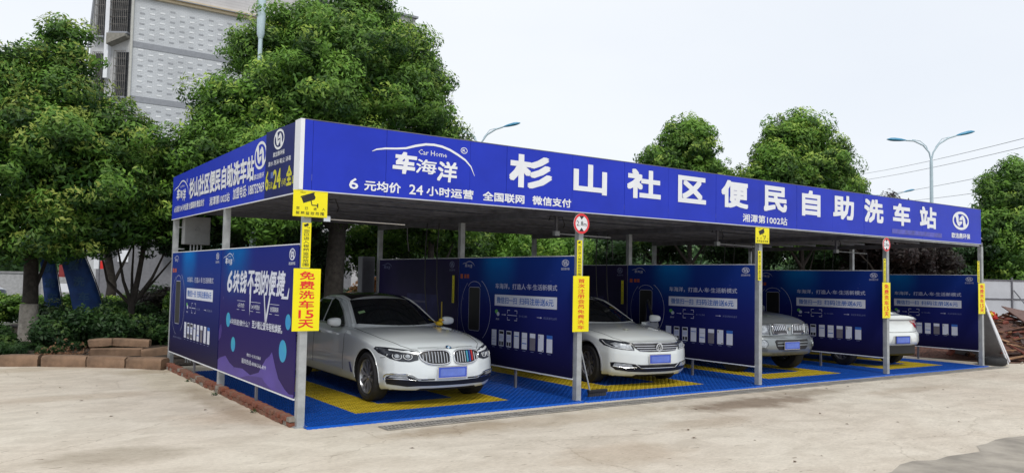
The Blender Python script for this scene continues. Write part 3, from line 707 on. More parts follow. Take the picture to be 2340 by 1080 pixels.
BG = 'printed boards between the wash bays'
rows = ['outer left side', 'first inner row behind the white sedan with kidney grille', 'row between the white hatch-grille sedan and the silver off-roader', 'row beside the white car seen from behind', 'right end row']
near_lab = ['violet board with mountains and big slanted characters on the near left side of the canopy',
            'navy board with a pale slogan panel, right behind the first white sedan',
            'navy board with a pale slogan panel, behind the white sedan with open door',
            'navy board with a pale slogan panel, behind the silver off-roader',
            'navy board with a pale slogan panel at the far right end, behind the white car tail']
far_lab = ['navy board with printed phone on the far left side of the canopy, under the grey cabinet',
           'dark violet board deep in the bay of the first white sedan',
           'dark violet board deep in the bay of the white sedan with open door',
           'dark violet board deep in the bay of the silver off-roader',
           'dark violet board deep in the rightmost bay']
protoP = protoD = None
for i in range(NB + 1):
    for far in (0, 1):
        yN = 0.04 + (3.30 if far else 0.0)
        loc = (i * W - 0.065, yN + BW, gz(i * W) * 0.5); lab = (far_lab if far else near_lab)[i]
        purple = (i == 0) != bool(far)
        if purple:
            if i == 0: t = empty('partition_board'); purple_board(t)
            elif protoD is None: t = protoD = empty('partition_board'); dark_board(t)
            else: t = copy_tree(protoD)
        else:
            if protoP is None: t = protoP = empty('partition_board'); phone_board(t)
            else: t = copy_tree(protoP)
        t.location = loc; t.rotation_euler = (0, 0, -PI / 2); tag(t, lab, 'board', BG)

# ------------------------------------------------------------------ interlocking floor tiles, one mat per bay
M_TILEB = mat('blue_floor_plastic', (0.006, 0.078, 0.38), 0.5, var=0.25, vscale=3, spec=0.25)
M_TILEY = mat('yellow_floor_plastic', (0.50, 0.38, 0.025), 0.5, var=0.3, vscale=3, spec=0.25)
M_TILEE = mat('blue_edge_plastic', (0.006, 0.11, 0.58), 0.4, var=0.12, vscale=3)
TS = 0.3
def tile_mesh(m, low):
    b = MB(); b.box(0.0015, 0.0015, 0.0, TS - 0.0015, TS - 0.0015, 0.008)
    k = 0
    for i in range(6):
        for j in range(6):
            cx, cy = (i + 0.5) * TS / 6, (j + 0.5) * TS / 6
            if (i + j) % 2 == 0: b.box(cx - 0.021, cy - 0.009, 0.0082, cx + 0.021, cy + 0.009, 0.016)
            else: b.box(cx - 0.009, cy - 0.021, 0.0082, cx + 0.009, cy + 0.021, 0.016)
    return b.mesh('floor_tile', m)
tb, ty = tile_mesh(M_TILEB, 0), tile_mesh(M_TILEY, 1)
eb = MB()
eb.add([(0.001, 0, 0.0), (TS - 0.001, 0, 0.0), (TS - 0.001, 0.055, 0.017), (0.001, 0.055, 0.017), (0.001, 0.062, 0.017), (TS - 0.001, 0.062, 0.017), (0.001, 0, -0.02), (TS - 0.001, 0, -0.02)],
       [(0, 1, 2, 3), (3, 2, 5, 4), (6, 7, 1, 0)])
for k in range(4): eb.box(0.02 + k * 0.072, -0.012, -0.015, 0.052 + k * 0.072, 0.012, 0.006)
edge_me = eb.mesh('edge_ramp', M_TILEE)
labs = ['blue plastic tile floor with yellow frame under the first white sedan', 'blue plastic tile floor with yellow frame and a broom, second bay from the left',
        'blue plastic tile floor with yellow frame under the silver off-roader', 'blue plastic tile floor with yellow frame in the last bay on the right']
y0m = -0.20
for b in range(NB):
    t = empty('floor_mat', (b * W + 0.02, y0m, gz(b * W + 2.1)), 0, labs[b], 'floor mat', 'blue and yellow plastic tile floors of the bays')
    for i in range(14):
        zi = gz(b * W + 0.17 + i * TS) - gz(b * W + 2.1)
        link('edge_ramp', edge_me, t, (i * TS, 0, zi))
        for j in range(20):
            fr = (3 <= i <= 10 and 2 <= j <= 18) and not (5 <= i <= 8 and 4 <= j <= 16)
            o = link('floor_tile', ty if fr else tb, t, (i * TS, 0.062 + j * TS, zi + 0.001))

# drainage channel with slotted grates along the front
gm = MB()
gm.box(0, 0, -0.002, 0.005, 0.25, 0.008); gm.box(0.485, 0, -0.002, 0.49, 0.25, 0.008); gm.box(0.005, 0, -0.002, 0.485, 0.012, 0.008); gm.box(0.005, 0.238, -0.002, 0.485, 0.25, 0.008)
for k in range(9): gm.box(0.022 + k * 0.0515, 0.012, -0.002, 0.044 + k * 0.0515, 0.238, 0.0065)
gm.box(0.005, 0.118, -0.002, 0.485, 0.132, 0.0072)
M_GRATE = mat('worn_cast_iron', (0.34, 0.32, 0.29), 0.75, 0.1, var=0.35, vscale=5)
grate_me = gm.mesh('drain_grate', M_GRATE)
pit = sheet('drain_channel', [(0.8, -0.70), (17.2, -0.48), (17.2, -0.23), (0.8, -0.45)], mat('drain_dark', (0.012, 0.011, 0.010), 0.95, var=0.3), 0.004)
ang = math.atan2(0.22, 16.4)
ndr = 33
for k in range(ndr):
    x = 0.8 + k * 0.495; y = -0.70 + 0.22 * (x - 0.8) / 16.4
    o = link('drain_grate', grate_me, None, (x, y, gz(x + 0.2) + 0.0065 + 0.0012 * (k % 3)), (0, 0.0065 * (x > 4.2), ang))
    near = ['first slotted iron drain grate, at the left end of the channel', None][0 if k == 0 else 1]
    tag(o, near or 'slotted iron grate in the drain channel along the blue floor edge', 'drain grate', 'drain grates along the front of the bays' )

# brick kerb on the left side
M_BRICK = [mat('red_brick', (0.21, 0.072, 0.042), 0.9, var=0.3, vscale=11, bump=0.5), mat('dull_brick', (0.20, 0.095, 0.06), 0.9, var=0.3, vscale=9, bump=0.5), mat('cement_smeared_brick', (0.24, 0.21, 0.18), 0.9, var=0.25, vscale=7, bump=0.5)]
bk = empty('brick_kerb', (-0.06, 0, 0), 0, 'low kerb of loose red bricks along the left side of the canopy', 'kerb')
bmes = []
for m in M_BRICK:
    for q in range(2):
        q_ = MB(); q_.bevbox(-0.055, -0.058, 0, 0.055, 0.058, 0.052, 0.006); me = q_.mesh('brick', m)
        for v in me.vertices: v.co += Vector((random.uniform(-.004, .004), random.uniform(-.004, .004), random.uniform(-.004, .004)))
        bmes.append(me)
rb = random.Random(5)
for c_ in range(2):
    for k in range(54):
        y = 0.08 + k * 0.122
        if abs(y - D1) < 0.07: continue
        if c_ == 1 and rb.random() < 0.06: continue
        me = bmes[rb.choice([0, 0, 0, 1, 0, 1, 2, 3, 3, 2, 4] if rb.random() < 0.92 else [4, 5])]
        link('brick', me, bk, (rb.uniform(-.012, .012), y + rb.uniform(-.006, .006), c_ * 0.055 + rb.uniform(0, .004)), (rb.uniform(-.03, .03), rb.uniform(-.03, .03), rb.uniform(-.06, .06)))

# ------------------------------------------------------------------ wash equipment
def boom_arm(b):
    t = empty('wash_boom', (b * W + 0.95, 1.75, 0), 0, ['black swivel hose arm under the roof of the bay nearest the corner', 'black swivel hose arm under the roof behind the first height limit sign', 'black swivel hose arm under the roof left of the smaller camera sign', 'black swivel hose arm under the roof of the rightmost bay'][b], 'hose arm', 'swivel arms for the wash hoses')
    MB().box(-0.10, -0.10, HB + 0.09, 0.10, 0.10, HB + 0.102).box(-0.02, -0.02, HB - 0.16, 0.02, 0.02, HB + 0.09).build('mount', M_DKSTEEL, t)
    MB().tube([(-0.16, 0, HB + 0.02), (-0.13, 0, HB + 0.10), (0, 0, HB + 0.06), (0.13, 0, HB + 0.10), (0.19, 0, HB - 0.03), (0.16, 0, HB - 0.1)], 0.011, 6).build('hose_loop', M_BLACKP, t)
    MB().box(-0.05, -0.04, HB - 0.24, 0.05, 0.04, HB - 0.16).tube([(0, 0, HB - 0.2), (1.25, -0.03, HB - 0.215)], 0.012, 8).build('arm', M_CHROME if b == 0 else M_GALV, t)
    MB().tube([(1.25, -0.03, HB - 0.215), (1.30, -0.02, HB - 0.25), (1.32, 0.0, HB - 0.45), (1.36, 0.02, HB - 0.62)], 0.010, 6).build('hose', M_BLACKP, t)
for b in range(NB): boom_arm(b)
for b in range(NB):   # service hoses hanging beside the mid posts
    t = MB(); x = (b + 1) * W - 0.25
    for k in range(2):
        a = 0.16 * k
        t.tube([(x - a, D1 + 0.4 + a, HB), (x - a - 0.02, D1 + 0.42 + a, HB - 0.5), (x - a - 0.05, D1 + 0.35 + a, HB - 1.2), (x - a, D1 + 0.3 + a, HB - 1.9)], 0.011, 6)
    tag(t.build('hanging_hose', M_BLACKP), ['pair of black hoses hanging in the first bay behind the sedan roof', 'pair of black hoses hanging above the white sedan with open door', 'pair of black hoses hanging behind the middle post', 'pair of black hoses hanging in the rightmost bay'][b], 'hose', 'black hoses hanging from the roof')
    c = empty('machine_cabinet', ((b + 1) * W - 0.36, D2 + 0.06, gz((b + 1) * W)), 0, ['tall grey machine cabinet at the back of the first bay', 'tall grey machine cabinet at the back of the second bay', 'tall grey machine cabinet at the back of the third bay', 'tall grey machine cabinet at the back of the rightmost bay'][b], 'cabinet', 'grey machine cabinets at the back')
    MB().bevbox(-0.02, 0, 0.05, 0.28, 0.22, 2.2, 0.01).build('housing', mat('cabinet_grey', (0.16, 0.165, 0.18), 0.5, 0.2, var=0.1), c)
    MB().box(0.01, -0.006, 0.1, 0.25, -0.001, 2.1).build('door', mat('cabinet_door', (0.13, 0.135, 0.15), 0.5, 0.2, var=0.1), c)
    MB().box(0.20, -0.02, 1.1, 0.22, -0.006, 1.22).build('handle', M_BLACKP, c)
for b in range(1, NB + 1):
    t = MB(); rect(t, -0.035, 0.035, 0, 0.5, 0)
    o = empty('strip_sign', (b * W - 0.11, D1 + 0.08, 1.32 + gz(b * W)), -PI / 2, ['thin yellow strip on the dark board behind the first white sedan', 'thin yellow strip on the dark board behind the white sedan with open door', 'thin yellow strip on the dark board behind the silver off-roader', 'thin yellow strip on the dark board of the rightmost bay'][b - 1], 'sign', 'thin yellow strips inside the bays')
    MB().box(-0.035, 0, 0, 0.035, 0.004, 0.5).build('sign_plate', M_YELLOW, o)
    q = MB(); vertical(q, '您已进入视频监控范围', 0, 0.04, 0.01, 0.43, -0.0015, 0.0, 0.85); q.build('lettering', M_BLACK, o)

# electrical cabinet on the far left post
t = empty('electrical_box', (0.09, 6.50, 2.30), 0, 'light grey electrical box with conduits below, on the far left post', 'electrical box')
MB().bevbox(0, -0.02, 0, 0.47, 0.18, 0.52, 0.008).build('housing', mat('box_grey', (0.30, 0.31, 0.31), 0.5, 0.1, var=0.08), t)
MB().box(0.02, -0.028, 0.03, 0.45, -0.021, 0.49).build('door', mat('box_grey_door', (0.26, 0.27, 0.27), 0.5, 0.1, var=0.1), t)
q = MB(); stroke(q, [(0.19, 0.27), (0.235, 0.34), (0.28, 0.27), (0.19, 0.27)], 0.008, -0.030); q.build('warning_mark', M_DKSTEEL, t)
for k, x in enumerate((0.14, 0.20, 0.26, 0.33)): MB().tube([(x, 0.05, 0), (x, 0.05, -0.18), (x - 0.02 * k, 0.06, -0.5), (x - 0.02 * k, 0.06, -2.2)], 0.014, 6).build('conduit', M_GALV, t)
MB().box(-0.11, 0.0, -0.10, 0.02, 0.02, -0.08).box(-0.11, 0.0, 0.3, 0.0, 0.02, 0.32).build('bracket', M_GALV, t)

# broom leaning on the second post
t = empty('broom', (4.62, 0.16, gz(4.6) + 0.017), 0, 'black push broom with thin grey handle leaning on the second post', 'broom')
MB().tube([(0.0, 0, 0.07), (-0.34, 0.02, 1.25)], 0.012, 8).build('handle', M_GALV, t)
MB().bevbox(-0.04, -0.03, 0.055, 0.34, 0.03, 0.10, 0.008).build('head', M_BLACKP, t)
q = MB()
for k in range(30): q.box(-0.03 + k * 0.0118, -0.022 + 0.003 * (k % 3), 0.0, -0.024 + k * 0.0118, 0.022, 0.055)
q.build('bristles', mat('bristles', (0.05, 0.05, 0.055), 0.8, var=0.4), t)

# ------------------------------------------------------------------ planting bed on the left
def blob_stone(name, L, Wd, H, m, seed, bev=0.03):
    """a stone with a rounded top edge, lofted along its length with slightly uneven sides"""
    r = random.Random(seed); n = max(3, int(L / 0.16)); prof = []
    w, h = Wd / 2, H / 2; b = min(bev * 1.6, w * .8)
    for k in range(5): a = PI - PI / 2 * k / 4; prof.append((-w + b + b * math.cos(a), h - b + b * math.sin(a)))
    for k in range(5): a = PI / 2 - PI / 2 * k / 4; prof.append((w - b + b * math.cos(a), h - b + b * math.sin(a)))
    prof += [(w, -h), (-w, -h)]
    vs = []; nn = len(prof); px = [r.uniform(-.007, .007) for _ in range(nn)]
    for i in range(n + 1):
        s = 0.93 if i in (0, n) else 1.0; dx = 0.0
        for k, (y, z) in enumerate(prof): vs.append((-L / 2 + L * i / n + (r.uniform(-.012, .012) if i in (0, n) else 0), y * s + r.uniform(-.006, .006) + px[k], z * s + r.uniform(-.005, .005)))
    fs = [(i * nn + k, (i + 1) * nn + k, (i + 1) * nn + (k + 1) % nn, i * nn + (k + 1) % nn) for i in range(n) for k in range(nn)] + [tuple(range(nn)), tuple(range(n * nn + nn - 1, n * nn - 1, -1))]
    return MB().add(vs, fs).mesh(name, m, smooth=45)
kerb_pts = [(-6.2, 9.55), (-4.95, 9.05), (-3.6, 8.60), (-2.75, 8.28), (-2.70, 8.26), (-2.05, 8.00), (-2.0, 7.98), (-1.1, 7.35), (-1.08, 7.33), (-0.05, 6.42)]
kn = 0
klab = ['brown rounded kerb stone at the far left edge of the bed', 'brown rounded kerb stone, second from the left photo edge', 'brown rounded kerb stone left of the limewashed trunk', 'short brown kerb stone between two cement joints',
        'brown kerb stone in front of the near hedge', 'brown kerb stone right of the near hedge', 'last brown kerb stone, touching the grey canopy post']
segs = [((-6.2, 9.55), (-4.6, 8.95)), ((-4.56, 8.93), (-3.4, 8.55)), ((-3.36, 8.53), (-2.70, 8.28)), ((-2.62, 8.25), (-2.0, 7.99)), ((-1.92, 7.95), (-1.25, 7.52)), ((-1.22, 7.50), (-0.66, 7.06)), ((-0.63, 7.03), (-0.12, 6.58))]
for i, (a, b) in enumerate(segs):
    L = math.dist(a, b); o = link('kerb_stone', blob_stone('kerb_stone', L, 0.30, 0.24, M_KERB, i + 3, 0.05), None, ((a[0] + b[0]) / 2, (a[1] + b[1]) / 2, 0.085), (0, 0, math.atan2(b[1] - a[1], b[0] - a[0])))
    tag(o, klab[i], 'kerb stone', 'brown kerb stones of the planting bed')
for i, (x, y, z, rz, L, ry, lab) in enumerate([(-0.62, 8.55, 0.16, -0.35, 0.95, 0.0, 'broken brown kerb block lying flat at the bottom of the small pile'), (-0.35, 8.62, 0.33, -0.42, 0.7, 0.04, 'broken brown kerb block on top of the small pile'), (-0.90, 8.75, 0.34, -0.3, 0.42, -0.05, 'short brown kerb block on the left top of the small pile'), (0.35, 8.15, 0.20, -0.15, 1.2, -0.10, 'long tilted brown kerb block behind the kerb near the post')]):
    tag(link('kerb_block', blob_stone('kerb_block', L, 0.22, 0.15, M_KERB, i + 30, 0.02), None, (x, y, z), (0, ry, rz)), lab, 'kerb block', 'loose brown kerb blocks')
sheet('planting_bed', [(-8, 10.2), (-4.6, 9.0), (-2.7, 8.32), (-1.2, 7.5), (-0.1, 6.55), (0.2, 6.9), (17.6, 7.25), (60, 5), (60, 26), (-0.8, 26), (-1.6, 21.4), (-2.8, 17.5), (-8, 17)], M_SOIL, 0.02)
sheet('side_pavement', [(-30, 24), (-8, 11), (-2.9, 11), (-2.6, 13.5), (-2.6, 16.0), (-2.9, 20.5), (-6, 26)], mat('pale_paving', (0.40, 0.36, 0.31), 0.9, var=0.1, vscale=1), 0.0)
tag(link('kerb_stone', blob_stone('kerb_stone', 3.2, 0.35, 0.34, M_KERB, 77, 0.04), None, (-3.95, 17.2, 0.15), (0, 0, -0.05)), 'distant brown kerb stone left of the limewashed trunk, behind pale paving', 'kerb stone')

# ------------------------------------------------------------------ foliage
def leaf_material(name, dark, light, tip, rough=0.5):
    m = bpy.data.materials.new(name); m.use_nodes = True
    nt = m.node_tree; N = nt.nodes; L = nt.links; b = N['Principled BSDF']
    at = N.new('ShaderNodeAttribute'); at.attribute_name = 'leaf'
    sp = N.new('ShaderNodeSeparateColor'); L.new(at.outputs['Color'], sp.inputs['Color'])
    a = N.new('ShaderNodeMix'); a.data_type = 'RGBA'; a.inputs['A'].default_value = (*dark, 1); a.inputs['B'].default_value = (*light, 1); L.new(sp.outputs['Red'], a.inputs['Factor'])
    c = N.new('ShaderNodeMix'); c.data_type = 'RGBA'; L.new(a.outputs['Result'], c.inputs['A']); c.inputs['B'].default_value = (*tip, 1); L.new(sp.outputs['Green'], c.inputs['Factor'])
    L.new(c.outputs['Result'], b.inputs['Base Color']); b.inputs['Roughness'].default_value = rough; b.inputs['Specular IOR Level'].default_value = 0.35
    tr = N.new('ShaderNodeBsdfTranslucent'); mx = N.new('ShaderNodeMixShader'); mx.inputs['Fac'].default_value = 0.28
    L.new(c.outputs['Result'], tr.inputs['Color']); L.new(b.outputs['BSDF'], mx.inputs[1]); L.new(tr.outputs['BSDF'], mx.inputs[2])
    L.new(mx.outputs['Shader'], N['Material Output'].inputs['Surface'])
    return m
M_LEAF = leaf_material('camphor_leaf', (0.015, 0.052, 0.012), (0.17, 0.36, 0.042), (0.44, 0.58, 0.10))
M_LEAFY = leaf_material('camphor_leaf_young', (0.013, 0.050, 0.012), (0.15, 0.33, 0.040), (0.40, 0.46, 0.09))
M_LEAFD = leaf_material('dark_leaf', (0.010, 0.032, 0.012), (0.045, 0.11, 0.026), (0.12, 0.20, 0.045))
M_LEAFB = leaf_material('bright_leaf', (0.05, 0.14, 0.018), (0.20, 0.40, 0.05), (0.34, 0.50, 0.08))
M_LEAFP = leaf_material('purple_leaf', (0.014, 0.012, 0.012), (0.042, 0.026, 0.028), (0.07, 0.07, 0.035))
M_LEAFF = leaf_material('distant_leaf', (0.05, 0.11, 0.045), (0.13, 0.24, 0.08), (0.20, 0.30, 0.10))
M_LEAFO = leaf_material('orange_leaf', (0.20, 0.08, 0.03), (0.42, 0.20, 0.08), (0.45, 0.28, 0.12))

def foliage(name, lobes, n, m, parent=None, leaf=(0.11, 0.05), clump=0.42, seed=0, core=0.18, tip=0.25, droop=0.5, loc=None, spread=1.0):
    """lobes: (x, y, z, rx, rz). Leaves hang in clumps over each lobe, and a thinner inner set fills the crown"""
    g = np.random.default_rng(seed)
    lob = np.array(lobes, float); area = lob[:, 3] * lob[:, 4]; pr = area / area.sum()
    ncl = max(6, int(area.sum() * 4 * PI / (clump * clump * 2.2)))
    li = g.choice(len(lob), ncl, p=pr); d = g.normal(size=(ncl, 3)); d /= np.linalg.norm(d, axis=1)[:, None]
    d[:, 2] = np.where(d[:, 2] < -0.55, -d[:, 2], d[:, 2])
    rad = (g.uniform(0.72, 1.06, ncl) + (g.uniform(0, 1, ncl) < 0.24) * g.uniform(0.05, 0.42, ncl))[:, None]
    cc = lob[li, :3] + d * rad * np.stack([lob[li, 3], lob[li, 3], lob[li, 4]], 1)
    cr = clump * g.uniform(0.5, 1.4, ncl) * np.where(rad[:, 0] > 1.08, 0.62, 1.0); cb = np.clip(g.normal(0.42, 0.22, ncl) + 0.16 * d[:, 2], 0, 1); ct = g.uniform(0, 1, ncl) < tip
    nc = int(n * core); ns = n - nc
    ci = g.choice(ncl, ns, p=cr ** 2 / (cr ** 2).sum())
    q = g.normal(size=(ns, 3)); q /= np.linalg.norm(q, axis=1)[:, None]
    rr_ = g.uniform(0.15, 1.0, ns) ** 0.45
    vst = g.uniform(0.5, 1.15, ncl); pos = cc[ci] + q * (cr[ci] * rr_)[:, None] * np.stack([np.ones(ns), np.ones(ns), vst[ci]], 1) * spread
    pos[:, 2] -= droop * 0.5 * cr[ci] * (q[:, 0] ** 2 + q[:, 1] ** 2) * rr_
    nrm = q + 0.9 * d[ci] + g.normal(size=(ns, 3)) * 0.55
    red = np.clip(cb[ci] * 0.85 + 0.34 * q[:, 2] * rr_ + 0.20 * (rr_ - 0.6) + g.normal(0, 0.15, ns), 0, 1)  # clump tops and outsides lighter: young leaves, plus shading put into the colour
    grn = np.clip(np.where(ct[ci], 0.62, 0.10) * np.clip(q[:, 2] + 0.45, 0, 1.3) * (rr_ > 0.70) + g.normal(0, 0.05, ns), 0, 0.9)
    if nc:
        l2 = g.choice(len(lob), nc, p=pr); q2 = g.normal(size=(nc, 3)); q2 /= np.linalg.norm(q2, axis=1)[:, None]
        r2 = g.uniform(0, 1, nc) ** (1 / 2.2) * 0.86
        p2 = lob[l2, :3] + q2 * r2[:, None] * np.stack([lob[l2, 3], lob[l2, 3], lob[l2, 4]], 1)
        pos = np.vstack([pos, p2]); nrm = np.vstack([nrm, g.normal(size=(nc, 3)) + q2]); red = np.concatenate([red, g.uniform(0, 0.5, nc)]); grn = np.concatenate([grn, np.zeros(nc)])  # inner leaves kept darker: crown shade put into their colour
    N_ = len(pos)
    ax = np.stack([g.normal(size=N_), g.normal(size=N_), g.normal(size=N_) * 0.6 - droop], 1)
    nrm /= np.linalg.norm(nrm, axis=1)[:, None]
    ax -= nrm * (ax * nrm).sum(1)[:, None]; ax /= np.linalg.norm(ax, axis=1)[:, None] + 1e-9
    sd_ = np.cross(nrm, ax)
    s = (0.62 + 1.0 * g.uniform(0, 1, N_) ** 1.6)[:, None]; s[ns:] *= 1.5
    Lf, Wf = leaf
    v = np.empty((N_, 4, 3)); v[:, 0] = pos - ax * s * Lf * 0.5; v[:, 1] = pos + sd_ * s * Wf * 0.5 - ax * s * Lf * 0.06 ; v[:, 2] = pos + ax * s * Lf * 0.5 - nrm * s * Lf * 0.12; v[:, 3] = pos - sd_ * s * Wf * 0.5 - ax * s * Lf * 0.06
    me = bpy.data.meshes.new(name); me.vertices.add(N_ * 4); me.loops.add(N_ * 4); me.polygons.add(N_)
    me.vertices.foreach_set('co', v.reshape(-1).astype('f'))
    me.loops.foreach_set('vertex_index', np.arange(N_ * 4, dtype='i'))
    me.polygons.foreach_set('loop_start', np.arange(0, N_ * 4, 4, dtype='i')); me.polygons.foreach_set('loop_total', np.full(N_, 4, 'i'))
    me.update(calc_edges=True)
    at = me.attributes.new('leaf', 'FLOAT_COLOR', 'FACE')
    col = np.ones((N_, 4), 'f'); col[:, 0] = red; col[:, 1] = grn; col[:, 2] = 0
    at.data.foreach_set('color', col.reshape(-1)); me.materials.append(m)
    return link(name, me, parent, loc)

def limbs(t, base, forks, m=M_BARK, name='trunk', lime=0.0, r0=0.16):
    """base: list of points of the trunk; forks: list of (start index, points, radius)"""
    if lime:
        MB().tube([base[0], (base[0][0], base[0][1], lime)], [r0 * 1.14, r0 * 1.015], 12).build('limewash', M_LIME, t, smooth=60)
        base = [(base[0][0], base[0][1], lime)] + list(base[1:])
    q = MB(); n = len(base); q.tube(base, [r0 * (1.0 - 0.5 * i / max(1, n - 1)) for i in range(n)], 12)
    q.build(name, m, t, smooth=60)
    for s, pts, r in forks:
        MB().tube([base[s]] + list(pts), [r * (1 - 0.7 * i / len(pts)) for i in range(len(pts) + 1)], 7).build('limb', m, t, smooth=60)

def rl(seed, n, cx, cy, cz, R, Z, r, flatb=0.6):
    g = random.Random(seed); out = []
    for k in range(n):
        a = g.uniform(0, 2 * PI); e = g.uniform(-0.7, 1.0); rr2 = g.uniform(0.45, 1.0)
        c = math.sqrt(max(0, 1 - e * e))
        out.append((cx + R * rr2 * c * math.cos(a), cy + R * rr2 * c * math.sin(a), cz + Z * rr2 * e, r * g.uniform(0.65, 1.2), r * g.uniform(0.5, 0.95)))
    return out

TG = 'trees around the car wash'
# big camphor tree on the left
t = empty('camphor_tree', (-1.87, 13.07, 0.02), 0, 'large leafy tree at the left edge with limewashed trunk foot', 'tree', TG)
limbs(t, [(0, 0, 0), (0.02, 0, 1.0), (0.0, 0.05, 2.0), (0.05, 0.0, 3.4), (0.1, 0, 5.2), (0, 0, 6.8)], [(2, [(0.7, -0.4, 3.0), (1.5, -0.9, 3.8)], .09), (2, [(-0.8, -0.3, 3.1), (-1.7, -0.6, 4.0)], .09), (3, [(0.7, 0.5, 4.4), (1.3, 0.8, 5.2)], .07), (3, [(-0.5, -0.8, 4.6), (-0.9, -1.3, 5.6)], .07), (1, [(0.5, 0.2, 2.6), (0.9, 0.1, 3.3)], .05)], lime=0.93, r0=0.19)
lob = [(0.35, -0.4, 6.95, .7, .8), (-.5, -.4, 6.4, .7, .6), (-1.6, -.4, 6.0, .8, .6), (-2.9, -.3, 6.1, .9, .7), (0.2, -0.3, 5.8, 1.25, 0.9), (-0.9, -0.2, 5.7, .9, .9), (-1.5, -0.4, 4.9, 1.1, .9), (1.3, -0.5, 4.9, 1.15, .9), (0.2, -0.9, 4.6, 1.5, 1.0), (1.9, -0.6, 4.1, .95, .7), (-1.0, -1.0, 3.8, 1.4, .9), (1.1, -1.2, 3.5, 1.4, .85), (-2.2, -0.6, 3.7, 1.1, .9), (0, -0.6, 2.8, 1.3, .6), (-1.7, -0.9, 2.8, 1.2, .6), (1.7, -0.7, 2.75, 1.1, .5), (0.4, 1.2, 4.4, 1.6, 1.2), (-3.0, -0.5, 5.2, 1.0, .9), (-3.2, 0, 3.6, 1.2, 1.1), (-3.2, -0.3, 2.7, 1.0, .6), (2.3, -.3, 3.3, .7, .5), (-2.6, -.6, 2.35, 1.0, .45), (-.4, -.6, 2.35, 1.2, .42), (1.0, -.6, 2.4, 1.0, .4)]
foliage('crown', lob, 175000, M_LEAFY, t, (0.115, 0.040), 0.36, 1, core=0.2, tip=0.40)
# small tree with many stems beside the canopy
t = empty('small_tree', (0.39, 13.63, 0.02), 0, 'small dark tree with several thin stems left of the canopy', 'tree', TG)
limbs(t, [(0, 0, 0), (0.05, 0, 0.45), (0.08, 0, 0.85), (0.2, 0, 1.6), (0.35, 0.1, 2.6)], [(2, [(-0.15, 0, 1.5), (-0.35, 0.1, 2.6)], .06), (2, [(-0.5, 0.2, 1.5), (-0.75, 0.1, 2.5)], .05), (2, [(0.55, 0, 1.6), (0.9, -0.1, 2.5)], .06), (2, [(0.75, 0.1, 1.7), (1.2, 0.1, 2.3)], .045), (2, [(0.1, 0.3, 1.7), (0.1, 0.2, 2.8)], .05)], lime=0.62, r0=0.11)
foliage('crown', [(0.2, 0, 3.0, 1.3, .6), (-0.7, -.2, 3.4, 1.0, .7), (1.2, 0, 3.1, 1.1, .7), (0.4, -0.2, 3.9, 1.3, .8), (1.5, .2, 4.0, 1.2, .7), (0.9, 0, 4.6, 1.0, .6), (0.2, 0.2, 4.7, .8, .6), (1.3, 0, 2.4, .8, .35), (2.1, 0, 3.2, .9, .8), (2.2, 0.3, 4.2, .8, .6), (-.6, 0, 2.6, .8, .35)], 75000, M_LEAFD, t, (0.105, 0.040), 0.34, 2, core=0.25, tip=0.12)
# tall camphor behind the canopy
t = empty('camphor_tree', (5.45, 12.2, 0.02), 0, 'tall dense tree rising behind the blue corner of the canopy', 'tree', TG)
limbs(t, [(0, 0, 0), (0, 0, 1.5), (0.05, 0, 3.0), (0, 0, 4.5), (0, 0, 6.5), (0, 0, 8.0)], [(2, [(1.2, 0, 4.0), (2.4, 0.3, 5.0)], .16), (2, [(-1.1, 0.3, 4.1), (-2.3, 0.2, 5.0)], .16), (3, [(0.6, 1, 5.6), (1.2, 1.5, 7.0)], .1), (3, [(-0.6, -0.8, 5.5), (-1.0, -1.2, 7)], .1)], r0=0.30)
lob = [(-0.15, 0, 9.0, 1.0, .9), (-1.2, .2, 8.5, 1.0, .9), (-1.9, 1.0, 7.9, 1.1, .9), (1.3, 0, 8.4, 1.2, .95), (2.2, 0, 7.4, 1.1, 1.0), (-0.2, -0.8, 7.8, 1.7, 1.2), (-2.3, -0.4, 6.2, 1.2, 1.0), (-3.2, -0.2, 5.9, 1.1, .9), (-2.5, -1.3, 4.6, 1.2, .9), (-2.5, -1.4, 3.2, 1.2, .7), (0.8, -0.9, 6.6, 1.7, 1.2), (-1.2, -1.0, 6.3, 1.7, 1.2), (2.6, -0.3, 6.0, 1.2, 1.0), (-2.6, -0.8, 5.0, 1.4, .9), (-3.8, -0.3, 4.6, 1.2, .8), (-0.2, -1.1, 5.0, 1.7, 1.0), (1.7, -0.8, 4.8, 1.5, .9), (2.8, -0.2, 4.7, 1.0, .8), (-1.5, -0.6, 3.8, 1.6, .7), (1.2, -0.5, 3.7, 1.5, .6), (-3.6, 0, 3.6, 1.3, .7), (0, 1.4, 6.5, 2.2, 2.0), (2.9, 0.2, 3.5, 1.0, .5), (0.5, 0, 9.4, .7, .6), (2.1, 0, 8.4, 1.0, .8), (2.9, 0, 7.5, .8, .7), (0.9, 0, 9.4, .9, .7), (3.3, 0, 6.3, .8, .8)]
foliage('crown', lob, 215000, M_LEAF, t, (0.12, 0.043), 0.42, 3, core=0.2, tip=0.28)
t = empty('camphor_tree', (8.7, 12.6, 0.02), 0, 'low light green tree top beside the first distant street lamp', 'tree', TG)
limbs(t, [(0, 0, 0), (0.1, 0, 1.5), (0.1, 0, 3.0), (0.2, 0, 4.6)], [(1, [(0.7, 0, 2.4), (1.2, 0.3, 3.2)], .05)], r0=0.13)
foliage('crown', [(0.1, 0, 5.2, .65, .5), (-0.6, 0, 4.7, .8, .6), (0.7, 0, 4.7, .6, .5), (0, 0, 4.1, 1.2, .6), (0.8, 0, 3.8, .8, .5), (-0.5, 0, 3.4, 1.1, .5), (0.4, 0, 3.1, 0.9, .4)], 36000, M_LEAFY, t, (0.125, 0.045), 0.32, 4, core=0.15, tip=0.4)

